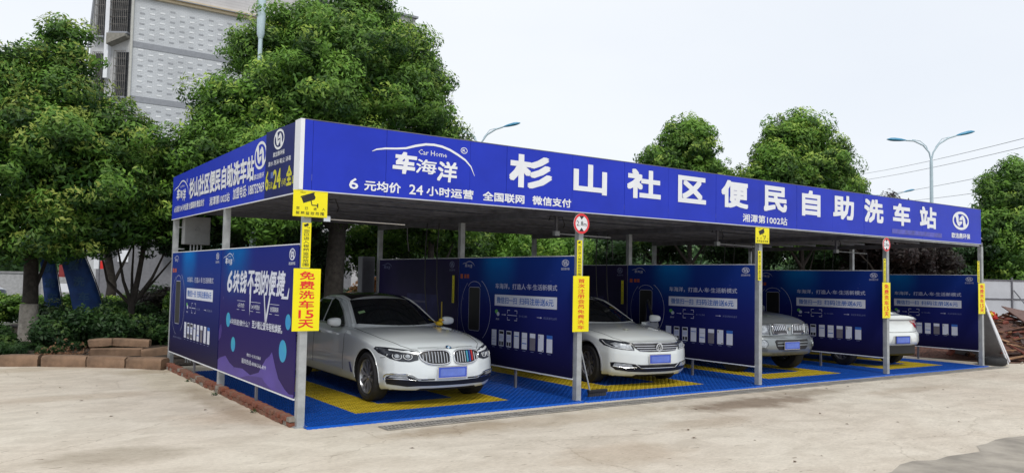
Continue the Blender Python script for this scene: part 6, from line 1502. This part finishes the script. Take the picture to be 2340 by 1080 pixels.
    prb.line('bonnet_gap', [(-.43, .786), (-.2, .788), (0, .772), (.2, .788), (.43, .786)], 'F', .004, M_GAP, t, .0005)
    for v in 'LX':
        prb.line('fender_gap', [(.50, .645), (.36, .66)], v, .003, M_GAP, t, 0)
        for yy in (1.72, 3.04, 4.02): pr_.line('door_gap', [(yy, .97), (yy - .01, .7), (yy + (.0 if yy < 4 else -.1), .36)], v, .004, M_GAP, t, .0005)
        prb.patch('side_vent', [(1.34, .36), (1.40, .36), (1.46, .50), (1.41, .50)], v, mat('deep_blue_vent', (.01, .02, .12), .3, var=.1), t, .004)
        for yy in (2.75, 3.8): pr_.line('door_handle', [(yy - .10, .86), (yy + .08, .865)], v, .012, M_CHROME, t, .012)
        # dark tyre-side arch lip
        prb.line('arch_lip', [(.90 + .39 * math.cos(a), .355 + .39 * math.sin(a)) for a in np.linspace(-.15, PI + .15, 20)], v, .008, M_PAINTW, t, .0)
    # badge on the bonnet tip
    b = empty('badge', tuple(pr_.at(0, .13, 'T', .004))); b.parent = t; b.rotation_euler = (-.95 + PI / 2 - .3, 0, 0)
    b.rotation_euler = (.62, 0, 0)
    MB().lathe([(.001, .004), (.040, .004), (.045, 0), (.001, 0)], 24).build('ring', mat('badge_navy', (.01, .02, .07), .3, var=.05), b)
    q = MB()
    for k in (0, 2): a0 = k * PI / 2; q.add([(0, 0, .0052)] + [(.026 * math.cos(a0 + i * PI / 10), .026 * math.sin(a0 + i * PI / 10), .0052) for i in range(6)], [tuple(range(7))])
    q.build('white_quarters', M_WHITE, b); q = MB()
    for k in (1, 3): a0 = k * PI / 2; q.add([(0, 0, .0052)] + [(.026 * math.cos(a0 + i * PI / 10), .026 * math.sin(a0 + i * PI / 10), .0052) for i in range(6)], [tuple(range(7))])
    q.build('blue_quarters', M_LAMPBLUE, b)
    a_ = prb.at(0.0, .45, 'F', 0)
    plate(t, -.01, a_.y - .028, .465, 0.0)
    add_wheels(t, p, 10, M_RIM)
    for s in (-1, 1):
        mirror_part(t, s, .985, 1.98, 1.05, M_PAINTW, .88)
        MB().tube([(s * .80, 2.05, .985), (s * .93, 2.0, 1.01)], .022, 8).build('mirror_stalk', M_BLACKP, t)
        prb.patch('tail_light', [(s * a, b) for a, b in [(.45, .88), (.84, .92), (.86, .80), (.6, .78), (.45, .80)]], 'R', M_REDLAMP, t, .004)
    prb.patch('fuel_tag', [(-.62, 1.62), (-.56, 1.60), (-.56, 1.66), (-.62, 1.68)], 'T', M_GREENP, t, .0) if False else None
    pr_.patch('inspection_sticker', [(-.56, 2.02), (-.47, 2.00), (-.47, 2.06), (-.56, 2.08)], 'T', mat('pale_green_sticker', (.25, .42, .20), .5, var=.1), t, .006)
    MB().tube([(-.62, 1.86, 1.045), (-.2, 1.62, 1.06), (.02, 1.60, 1.055)], .010, 6).build('wiper', M_BLACKP, t)
    MB().tube([(.02, 1.66, 1.06), (.4, 1.72, 1.06), (.62, 1.90, 1.045)], .010, 6).build('wiper', M_BLACKP, t)
    return t
car1 = sedan_one()

# --- white family sedan (second bay), driver's door open
P2 = dict(L=4.87, W=1.83, w=[(0, .83), (.4, .885), (.9, .905), (1.6, .915), (4.0, .915), (4.5, .88), (4.87, .82)], zb=[(0, .165), (.3, .15), (1, .19), (4.0, .2), (4.5, .26), (4.87, .34)],
          zsh=[(0, .675), (.3, .77), (.9, .835), (2, .88), (4, .93), (4.87, .92)], zedge=[(0, .735), (.12, .79), (.5, .86), (1, .91), (1.5, .955), (2.3, .985), (4, 1.02), (4.5, 1.05), (4.87, 1.02)],
          ztop=[(0, .765), (.12, .82), (.5, .905), (1.0, .965), (1.4, 1.01), (2.2, 1.03), (4, 1.05), (4.5, 1.10), (4.87, 1.07)],
          nose=[(.17, .10), (.28, .02), (.40, 0.0), (.56, .005), (.66, .03), (.76, .07), (.9, .15)], tail=[(.3, .08), (.5, 0.0), (.8, .02), (1.05, .10)], bow=(.38, 2.7), rbow=(.33, 2.7),
          wheels=(.88, 3.68), wr=.335, ww=.22, rim=.22, arch=.385, zlow=.25,
          croof=[(1.30, .985), (1.62, 1.15), (2.0, 1.32), (2.35, 1.425), (2.85, 1.475), (3.4, 1.465), (3.8, 1.40), (4.15, 1.26), (4.5, 1.08)], cwid=[(1.30, .78), (2.3, .80), (3.2, .795), (3.9, .765), (4.5, .67)], cbase=.90, tumble=.40, cbow=(.38, .30), cf=(2.1, 3.0), cr=(3.2, 3.9))
def sedan_two():
    p = P2
    t = empty('white_sedan', (6.50, .54, gz(6.5) + .017), -.12, 'plain white sedan with straight chrome grille bars and its far front door open', 'car')
    body = car_body(p, [M_PAINTW2, M_DARKIN]); cab = cabin_mesh(p, M_PAINTW2)
    link('body', body, t); link('cabin', cab, t)
    pr_ = Proj([body, cab]); prb = Proj([body])
    ws = [(x, 1.355 + .44 * (x / .78) ** 2) for x in np.linspace(-.66, .66, 13)] + [(x, 2.24 + .21 * (x / .6) ** 2) for x in np.linspace(.51, -.51, 11)]
    sw = [[(2.0, 1.00), (2.32, 1.21), (2.65, 1.345), (2.92, 1.39), (2.92, 1.01)], [(2.98, 1.01), (2.98, 1.39), (3.4, 1.375), (3.76, 1.29), (3.76, 1.02)]]
    windows(t, pr_, p, sw, ws, [(x, 4.4 - .26 * (x / .6) ** 2) for x in np.linspace(.58, -.58, 9)] + [(x, 3.88 - .12 * (x / .6) ** 2) for x in np.linspace(-.48, .48, 9)])
    for s in (-1, 1): pr_.line('roof_pillar', [(s * 0.7, 1.709), (s * 0.623, 2.061), (s * 0.545, 2.413), (s * 0.535, 2.913)], 'T', .021, M_PAINTW2, t, .006, n=8)
    G = [(-.50, .735), (-.35, .742), (.35, .742), (.50, .735), (.46, .66), (.38, .603), (.2, .590), (-.2, .590), (-.38, .603), (-.46, .66)]
    g = prb.patch('grille', G, 'F', M_BLACKP, t, .004, .05)
    for z, x in ((.725, .475), (.685, .46), (.648, .43), (.612, .39)): prb.line('chrome_bar', [(-x, z), (x, z)], 'F', .0075, M_CHROME, g, .009, .06, n=6)
    by = prb.at(0, .665, 'F', 0).y - .03
    b = empty('badge', (0, by, .665)); b.parent = t
    Mf = Matrix.Rotation(PI / 2, 4, 'X')
    MB().lathe([(.001, 0), (.066, 0), (.070, -.006), (.070, -.016), (.001, -.016)], 28, Mf).build('disc', M_BLACKP, b)
    q = MB(); stroke(q, ell(0, 0, .062, .062, n=32), .013, -.003); stroke(q, [(-.044, .038), (-.016, -.045), (0, -.006), (.016, -.045), (.044, .038)], .011, -.0035); stroke(q, [(-.018, .052), (0, .008), (.018, .052)], .011, -.004); q.build('emblem', M_DRL, b)
    for s in (-1, 1):
        Hl = [(s * a, b_) for a, b_ in [(.505, .735), (.60, .752), (.72, .772), (.80, .785), (.84, .782), (.852, .75), (.835, .69), (.79, .652), (.66, .628), (.47, .612), (.468, .655)]]
        h = prb.patch('headlight', Hl, 'F', M_LAMPDK, t, .004, .04)
        prb.patch('lens', [(s * a, b_) for a, b_ in [(.50, .64), (.52, .70), (.72, .735), (.78, .72), (.74, .67), (.62, .645)]], 'F', M_LENS, h, .007, .04)
        prb.line('light_ring', [(s * a, b_) for a, b_ in [(.49, .626), (.66, .642), (.78, .668), (.822, .71), (.83, .76)]], 'F', .006, M_DRL, h, .008)
        lo = [(s * a, b_) for a, b_ in [(0 if s > 0 else .001, .252), (0 if s > 0 else .001, .37), (.36, .375), (.45, .385), (.60, .405), (.76, .418), (.81, .41), (.80, .34), (.74, .288), (.55, .262), (.3, .252)]]
        f = prb.patch('lower_intake', lo, 'F', M_BLACKP, t, .004, .05)
        prb.patch('fog_light', [(s * a, b_) for a, b_ in [(.50, .335), (.52, .385), (.76, .404), (.775, .36), (.72, .325)]], 'F', M_LENS, f, .008, .05)
        prb.line('chrome_strip', [(s * a, b_) for a, b_ in [(0 if s > 0 else .001, .318), (.36, .318), (.46, .39)]], 'F', .007, M_CHROME, f, .008)
        prb.line('chrome_strip', [(s * a, b_) for a, b_ in [(.43, .335), (.60, .322), (.78, .350)]], 'F', .007, M_CHROME, f, .008)
        pr_.line('bonnet_gap', [(s * .50, .13), (s * .68, .42), (s * .745, .85), (s * .765, 1.25), (s * .75, 1.6)], 'T', .004, M_GAP, t, .0005)
    prb.line('bonnet_gap', [(-.50, .752), (0, .757), (.50, .752)], 'F', .004, M_GAP, t, .0005)
    for v in 'LX':
        pr_.line('window_trim', [(1.96, .985), (2.3, 1.225), (2.65, 1.362), (2.95, 1.405), (3.4, 1.39), (3.8, 1.30)], v, .006, M_CHROME, t, .004)
        for yy in (1.62, 2.95, 3.85): pr_.line('door_gap', [(yy, .97), (yy - .01, .7), (yy, .36)], v, .004, M_GAP, t, .0005)
        prb.line('arch_lip', [(.88 + .392 * math.cos(a), .345 + .392 * math.sin(a)) for a in np.linspace(-.25, PI + .25, 22)], v, .014, mat('grey_arch_trim', (.25, .26, .28), .5, var=.1), t, .002)
    a_ = prb.at(0, .45, 'F', 0)
    plate(t, -.0, a_.y - .028, .47)
    add_wheels(t, p, 9, M_DKSTEEL)
    mirror_part(t, -1, .98, 1.86, 1.05, M_PAINTW2)
    # open door on the far side
    d = empty('open_door', (.89, 1.46, 0)); d.parent = t; d.rotation_euler = (0, 0, -.92)
    q = MB(); vs = []
    ny, nz = 8, 8
    for side_ in (0, 1):
        for i in range(ny + 1):
            for j in range(nz + 1):
                yv = .90 * i / ny; zv = .30 + (.70 + .02 * i / ny) * j / nz
                bul = .03 * math.sin(PI * j / nz) + (-.03 if j == nz else 0)
                vs.append(((bul if side_ == 0 else -.10) - .02, yv, zv))
    n1 = (ny + 1) * (nz + 1); fs = []
    for sd2 in (0, 1):
        for i in range(ny):
            for j in range(nz): a = sd2 * n1 + i * (nz + 1) + j; fs.append((a, a + nz + 1, a + nz + 2, a + 1))
    bnd = [i * (nz + 1) for i in range(ny + 1)] + [ny * (nz + 1) + j for j in range(1, nz + 1)] + [i * (nz + 1) + nz for i in range(ny - 1, -1, -1)] + [j for j in range(nz - 1, 0, -1)]
    for k in range(len(bnd)): a, b_ = bnd[k], bnd[(k + 1) % len(bnd)]; fs.append((a, b_, b_ + n1, a + n1))
    q.add(vs, fs).build('door_shell', M_PAINTW2, d, smooth=30)
    MB().tube([(-.06, .04, 1.0), (-.12, .34, 1.22), (-.20, .66, 1.38), (-.22, .86, 1.41), (-.10, .88, 1.02)], .016, 6).build('window_frame', M_BLACKP, d)
    MB().add([(-.07, .08, 1.0), (-.12, .36, 1.20), (-.20, .66, 1.36), (-.22, .84, 1.39), (-.10, .87, 1.0)], [(0, 1, 2, 3, 4)]).build('door_glass', M_GLASS, d)
    mirror_part(d, 1, .10, .16, 1.07, M_PAINTW2, .92)
    MB().bevbox(.005, .66, .85, .035, .84, .88, .008).build('door_handle', M_CHROME, d)
    MB().tube([(-.6, 1.74, 1.045), (-.15, 1.50, 1.06)], .010, 6).build('wiper', M_BLACKP, t)
    MB().tube([(.05, 1.50, 1.06), (.58, 1.74, 1.045)], .010, 6).build('wiper', M_BLACKP, t)
    return t, pr_
car2, pr2 = sedan_two()
o = MB().lathe([(.001, .02), (.03, .018), (.055, .008), (.06, 0), (.001, 0)], 16).build('bonnet_ornament', mat('dull_silver', (.42, .44, .38), .4, .5, var=.2))
lp = pr2.at(-.18, .72, 'T', .0); o.location = (6.50 + lp.x * math.cos(.12) + lp.y * math.sin(.12), .54 + lp.y * math.cos(.12) - lp.x * math.sin(.12), gz(6.5) + .017 + lp.z + .001); tag(o, 'small round silver piece lying on the bonnet of the plain white sedan', 'ornament')

# --- silver off-road vehicle (third bay)
P3 = dict(L=4.80, W=1.88, w=[(0, .89), (.35, .93), (.9, .94), (1.6, .94), (4.2, .94), (4.6, .92), (4.8, .88)], zb=[(0, .36), (.3, .33), (1, .36), (4.0, .36), (4.5, .42), (4.8, .48)],
          zsh=[(0, .86), (.3, .93), (.9, .99), (2, 1.02), (4, 1.05), (4.8, 1.05)], zedge=[(0, .97), (.12, 1.045), (.5, 1.11), (1, 1.15), (1.4, 1.17), (2.3, 1.14), (4, 1.15), (4.8, 1.15)],
          ztop=[(0, 1.02), (.12, 1.095), (.5, 1.19), (1.0, 1.23), (1.4, 1.25), (2.2, 1.25), (4, 1.2), (4.8, 1.2)],
          nose=[(.33, .10), (.45, .02), (.55, 0.0), (.70, .02), (.78, .09), (.95, .11), (1.1, .18)], tail=[(.4, .05), (.6, 0.0), (1.15, .03)], bow=(.28, 4.0), rbow=(.15, 4),
          wheels=(.80, 3.58), wr=.385, ww=.26, rim=.22, arch=.46, zlow=.45, zmid=.62, nr=.06,
          croof=[(1.36, 1.22), (1.55, 1.34), (1.85, 1.55), (2.1, 1.72), (2.5, 1.81), (3.3, 1.84), (4.3, 1.81), (4.6, 1.70), (4.74, 1.2)], cwid=[(1.36, .80), (2.3, .82), (3.3, .82), (4.3, .81), (4.74, .78)], cbase=1.05, tumble=.22, cbow=(.25, .06), cf=(1.9, 2.6), cr=(4.2, 4.6), ccrn=.12)
def offroader():
    p = P3
    t = empty('silver_offroader', (10.60, .80, gz(10.6) + .017), -.06, 'silver off-road vehicle with a split slatted grille in the third bay', 'car')
    body = car_body(p, [M_PAINTS, M_DARKIN]); cab = cabin_mesh(p, M_PAINTS)
    link('body', body, t); link('cabin', cab, t)
    pr_ = Proj([body, cab]); prb = Proj([body])
    ws = [(x, 1.41 + .26 * (x / .8) ** 2) for x in np.linspace(-.70, .70, 11)] + [(x, 1.98 + .15 * (x / .6) ** 2) for x in np.linspace(.62, -.62, 9)]
    windows(t, pr_, p, [[(1.75, 1.20), (2.05, 1.52), (2.35, 1.66), (2.75, 1.68), (2.75, 1.20)], [(2.81, 1.20), (2.81, 1.68), (3.7, 1.68), (3.7, 1.22)], [(3.78, 1.22), (3.78, 1.66), (4.4, 1.62), (4.4, 1.25)]], ws, None)
    for s in (-1, 1):
        G = [(s * a, b) for a, b in [(.075, .80), (.11, .975), (.46, .985), (.50, .95), (.47, .80)]]
        g = prb.patch('grille', G, 'F', M_BLACKP, t, .004, .05)
        prb.line('chrome_ring', G, 'F', .010, M_CHROME, g, .008, closed=True)
        for k in range(7): x = .13 + k * .052; prb.line('grille_bar', [(s * x, .865), (s * (x + .03), .965)], 'F', .010, M_CHROME, g, .010, .06, n=5)
        for z in (.82, .842): prb.line('grille_slat', [(s * .10, z), (s * .47, z)], 'F', .006, M_DKSTEEL, g, .010, .06)
        h = prb.patch('headlight', [(s * a, b) for a, b in [(.53, .99), (.62, 1.0), (.80, .99), (.855, .96), (.86, .86), (.83, .79), (.58, .795), (.54, .86)]], 'F', M_LAMPG, t, .004, .04)
        prb.patch('lens', [(s * (.68 + .075 * math.cos(a)), .89 + .07 * math.sin(a)) for a in np.linspace(0, 2 * PI, 16)[:-1]], 'F', M_LENS, h, .008, .04)
        prb.patch('indicator', [(s * a, b) for a, b in [(.79, .96), (.85, .94), (.855, .84), (.81, .82)]], 'F', M_AMBER, h, .007, .04)
        prb.line('chrome_strip', [(s * .52, .99), (s * .56, .86), (s * .54, .79)], 'F', .010, M_PAINTS, t, .010)
        f = prb.patch('fog_light', [(s * (.74 + .075 * math.cos(a)), .615 + .072 * math.sin(a)) for a in np.linspace(0, 2 * PI, 18)[:-1]], 'F', M_LENS, t, .006, .04)
        prb.line('chrome_ring', [(s * (.74 + .085 * math.cos(a)), .615 + .082 * math.sin(a)) for a in np.linspace(0, 2 * PI, 18)[:-1]], 'F', .012, M_PAINTS, f, .008, closed=True)
        lo = [(s * a, b) for a, b in [(0 if s > 0 else .001, .49), (0 if s > 0 else .001, .685), (.46, .69), (.50, .66), (.46, .54), (.40, .49)]]
        l_ = prb.patch('lower_intake', lo, 'F', M_BLACKP, t, .004, .05)
        for z in (.63, .575): prb.line('intake_slat', [(s * .01, z), (s * .46, z)], 'F', .013, M_PAINTS, l_, .008)
        for k in range(3): prb.line('side_slit', [(s * .66, .50 - k * .02), (s * .80, .505 - k * .02)], 'F', .005, M_GAP, t, .0)
    prb.line('bonnet_gap', [(-.80, 1.005), (-.4, 1.01), (0, 1.015), (.4, 1.01), (.80, 1.005)], 'F', .006, M_GAP, t, .0005)
    prb.line('bumper_gap', [(-.86, .765), (-.5, .765), (0, .765), (.5, .765), (.86, .765)], 'F', .007, M_GAP, t, .001)
    prb.patch('skid_panel', [(-.55, .335), (.55, .335), (.60, .43), (-.60, .43)], 'F', mat('dull_bumper', (.16, .165, .165), .6, var=.2), t, .004)
    q = MB()
    for k in range(3): a = PI / 2 + k * 2 * PI / 3; d1 = Vector((math.cos(a), math.sin(a))); d2 = Vector((math.cos(a + PI / 3), math.sin(a + PI / 3))); d3 = Vector((math.cos(a - PI / 3), math.sin(a - PI / 3))); c0 = d1 * .0; flat(q, [tuple(c0), tuple(d3 * .035), tuple(d3 * .035 + d2 * .035), tuple(d2 * .035)], 0)
    yb = prb.at(0, .90, 'F', 0).y
    bq = q.build('badge', M_CHROME, t, loc=(0, yb - .02, .90)); bq.modifiers.new('thick', 'SOLIDIFY').thickness = .008
    plate(t, -.06, prb.at(0, .575, 'F', 0).y - .035, .575)
    add_wheels(t, p, 6, M_RIM)
    for s in (-1, 1): mirror_part(t, s, 1.03, 1.75, 1.25, M_PAINTS, 1.15)
    for v in 'LX':
        for yy in (1.5, 2.78, 3.75): pr_.line('door_gap', [(yy, 1.15), (yy, .9), (yy, .48)], v, .005, M_GAP, t, .0005)
        prb.line('arch_lip', [(.80 + .47 * math.cos(a), .395 + .47 * math.sin(a)) for a in np.linspace(-.1, PI + .1, 20)], v, .022, M_PAINTS, t, .004)
        prb.line('side_step', [(1.3, .42), (3.1, .42)], v, .03, M_DKSTEEL, t, .01)
    for x in (-.55, .55): pr_.line('roof_rail', [(x, 2.2), (x, 4.2)], 'T', .016, M_DKSTEEL, t, .03)
    return t, pr_
car3, pr3 = offroader()
lp = pr3.at(-.25, .45, 'T', 0)
lf2 = MB()
for k in range(5): a = k * 1.25; lf2.add([(0, 0, .004), (.05 * math.cos(a) - .015 * math.sin(a), .05 * math.sin(a) + .015 * math.cos(a), .016), (.09 * math.cos(a), .09 * math.sin(a), .008), (.05 * math.cos(a) + .015 * math.sin(a), .05 * math.sin(a) - .015 * math.cos(a), .016)], [(0, 1, 2, 3)])
o = lf2.build('leaf_sprig', mat('pale_leaf', (.25, .32, .25), .6, var=.2)); o.location = (10.60 + lp.x * math.cos(.06) + lp.y * math.sin(.06), .80 + lp.y * math.cos(.06) - lp.x * math.sin(.06), gz(10.6) + .017 + lp.z + .001); tag(o, 'pale leaf sprig lying on the bonnet of the silver off-road vehicle', 'leaf')

# --- white hatchback seen from behind (fourth bay)
P4 = dict(L=4.45, W=1.80, w=[(0, .80), (.4, .86), (.9, .88), (1.6, .90), (3.6, .90), (4.1, .885), (4.45, .85)], zb=[(0, .25), (.3, .23), (1, .26), (3.6, .28), (4.1, .42), (4.45, .50)],
          zsh=[(0, .69), (.3, .77), (.9, .87), (2, .97), (3.6, 1.05), (4.45, 1.04)], zedge=[(0, .77), (.12, .83), (.5, .92), (1, 1.0), (1.5, 1.05), (2.3, 1.09), (3.6, 1.13), (4.1, 1.15), (4.45, 1.12)],
          ztop=[(0, .81), (.12, .88), (.5, .98), (1.0, 1.06), (1.4, 1.10), (2.2, 1.13), (3.6, 1.17), (4.1, 1.20), (4.45, 1.18)],
          nose=[(.2, .1), (.4, 0), (.7, .04), (.9, .15)], tail=[(.5, .04), (.60, 0.0), (.76, .01), (.84, .07), (.98, .10), (1.06, .10), (1.10, .07), (1.2, .08)], bow=(.38, 2.7), rbow=(.26, 3.0),
          wheels=(.86, 3.50), wr=.34, ww=.21, rim=.21, arch=.39, zlow=.35, nr=.05, xin=.17,
          croof=[(1.25, 1.07), (1.6, 1.27), (1.95, 1.43), (2.3, 1.53), (2.7, 1.57), (3.1, 1.55), (3.5, 1.45), (3.85, 1.31), (4.10, 1.20)], cwid=[(1.25, .76), (2.3, .78), (3.0, .77), (3.7, .73), (4.10, .66)], cbase=1.02, tumble=.42, cbow=(.36, .25), cf=(2.0, 2.8), cr=(2.8, 3.5))
def rear_car():
    p = P4
    t = empty('white_hatchback', (14.16 + 4.45 * math.sin(.17), .46 + 4.45 * math.cos(.17), gz(14.4) + .017), PI - .17, 'white car seen from behind with red tail lights, in the rightmost bay', 'car')
    body = car_body(p, [M_PAINTW2, M_DARKIN]); cab = cabin_mesh(p, M_PAINTW2)
    link('body', body, t); link('cabin', cab, t)
    pr_ = Proj([body, cab]); prb = Proj([body])
    windows(t, pr_, p, [[(1.95, 1.13), (2.25, 1.33), (2.55, 1.45), (2.75, 1.46), (2.75, 1.14)], [(2.8, 1.14), (2.8, 1.46), (3.2, 1.43), (3.5, 1.33), (3.5, 1.17)]],
            [(x, 1.31 + .4 * (x / .78) ** 2) for x in np.linspace(-.68, .68, 11)] + [(x, 2.2 + .2 * (x / .6) ** 2) for x in np.linspace(.53, -.53, 9)],
            [(x, 4.02 - .22 * (x / .6) ** 2) for x in np.linspace(.56, -.56, 9)] + [(x, 3.38 - .10 * (x / .6) ** 2) for x in np.linspace(-.46, .46, 9)])
    for s in (-1, 1):
        h = prb.patch('tail_light', [(s * a, b) for a, b in [(.36, 1.045), (.52, 1.07), (.70, 1.07), (.78, 1.04), (.81, .93), (.76, .885), (.62, .90), (.52, .98)]], 'R', M_REDLAMP, t, .006, .04)
        prb.line('lamp_strip', [(s * .42, 1.04), (s * .58, 1.03), (s * .68, .97), (s * .76, .965)], 'R', .009, M_DRL, h, .009)
        prb.patch('headlight', [(s * a, b) for a, b in [(.45, .77), (.80, .83), (.84, .75), (.6, .69)]], 'F', M_LENS, t, .005, .05)
        mirror_part(t, s, .94, 1.78, 1.15, M_PAINTW2)
    prb.line('lid_lip', [(-.72, 1.085), (-.4, 1.08), (0, 1.078), (.4, 1.08), (.72, 1.085)], 'R', .013, mat('lip_shadow_grey', (.22, .23, .24), .4, var=.05), t, .004)
    prb.line('lid_gap', [(-.60, .81), (-.3, .80), (.3, .80), (.60, .81)], 'R', .006, M_GAP, t, .001)
    prb.patch('plate_recess', [(-.36, .545), (-.27, .72), (.27, .72), (.36, .545)], 'R', mat('recess_white', (.50, .52, .52), .4, var=.05), t, .004)
    y = prb.at(0, .64, 'R', 0).y
    plate(t, 0, y + .02, .635, 0, .44, .15, True)
    MB().bevbox(-.72, 3.9, .26, .72, 4.24, .56, .04).build('lower_bumper', M_BLACKP, t)
    add_wheels(t, p, 9, M_DKSTEEL)
    return t
car4 = rear_car()

# --- parked car far behind the left trees
def parked(x, y, rz, col, label):
    p = dict(P4); t = empty('parked_car', (x, y, -.02), rz, label, 'car')
    m = mat('dark_blue_paint', col, .3, var=.03, coat=.8)
    body = car_body(p, [m, M_DARKIN]); cab = cabin_mesh(p, m); link('body', body, t); link('cabin', cab, t); pr_ = Proj([body, cab])
    windows(t, pr_, p, [[(1.95, 1.06), (2.25, 1.26), (2.55, 1.38), (2.75, 1.39), (2.75, 1.07)], [(2.8, 1.07), (2.8, 1.39), (3.2, 1.36), (3.5, 1.26), (3.5, 1.10)]], [(x_, 1.31 + .4 * (x_ / .78) ** 2) for x_ in np.linspace(-.68, .68, 11)] + [(x_, 2.2 + .2 * (x_ / .6) ** 2) for x_ in np.linspace(.53, -.53, 9)], None)
    for s in (-1, 1): pr_.patch('headlight', [(s * a, b) for a, b in [(.45, .70), (.80, .76), (.84, .68), (.6, .62)]], 'F', M_LENS, t, .005, .05)
    add_wheels(t, p, 9, M_RIM)
parked(-1.3, 37.0, 1.15, (.015, .03, .055), 'dark blue car parked on the side road at the left photo edge')

# yellow toy duck and antenna stick near the windscreen of the first sedan
t = empty('toy_duck', (2.315 + .65, .40 + 1.52, 1.015), .5, 'small yellow toy duck at the windscreen foot of the first white sedan', 'toy')
q = MB(); M_DUCK = mat('duck_yellow', (.62, .40, .01), .4, var=.08)
q.lathe([(.001, 0), (.045, .004), (.062, .025), (.058, .05), (.035, .066), (.001, .07)], 18); q.build('body', M_DUCK, t, smooth=60)
MB().lathe([(.001, .058), (.028, .066), (.036, .088), (.028, .110), (.001, .120)], 16, Matrix.Translation((0, -.03, 0))).build('head', M_DUCK, t, smooth=60)
MB().box(-.012, -.085, .085, .012, -.06, .094).build('beak', mat('duck_orange', (.6, .15, .01), .4, var=.05), t)
MB().add([(0, .05, .03), (.012, .09, .07), (-.012, .09, .07), (0, .10, .05)], [(0, 1, 2), (0, 2, 3), (0, 3, 1), (1, 3, 2)]).build('tail', M_DUCK, t)
t = MB().tube([(3.75, 3.2, .5), (3.72, 3.15, 1.35)], .012, 6).build('yellow_lance', mat('lance_yellow', (.55, .42, .03), .5, var=.1)); tag(t, 'short yellow lance standing behind the right mirror of the first sedan', 'wash lance')
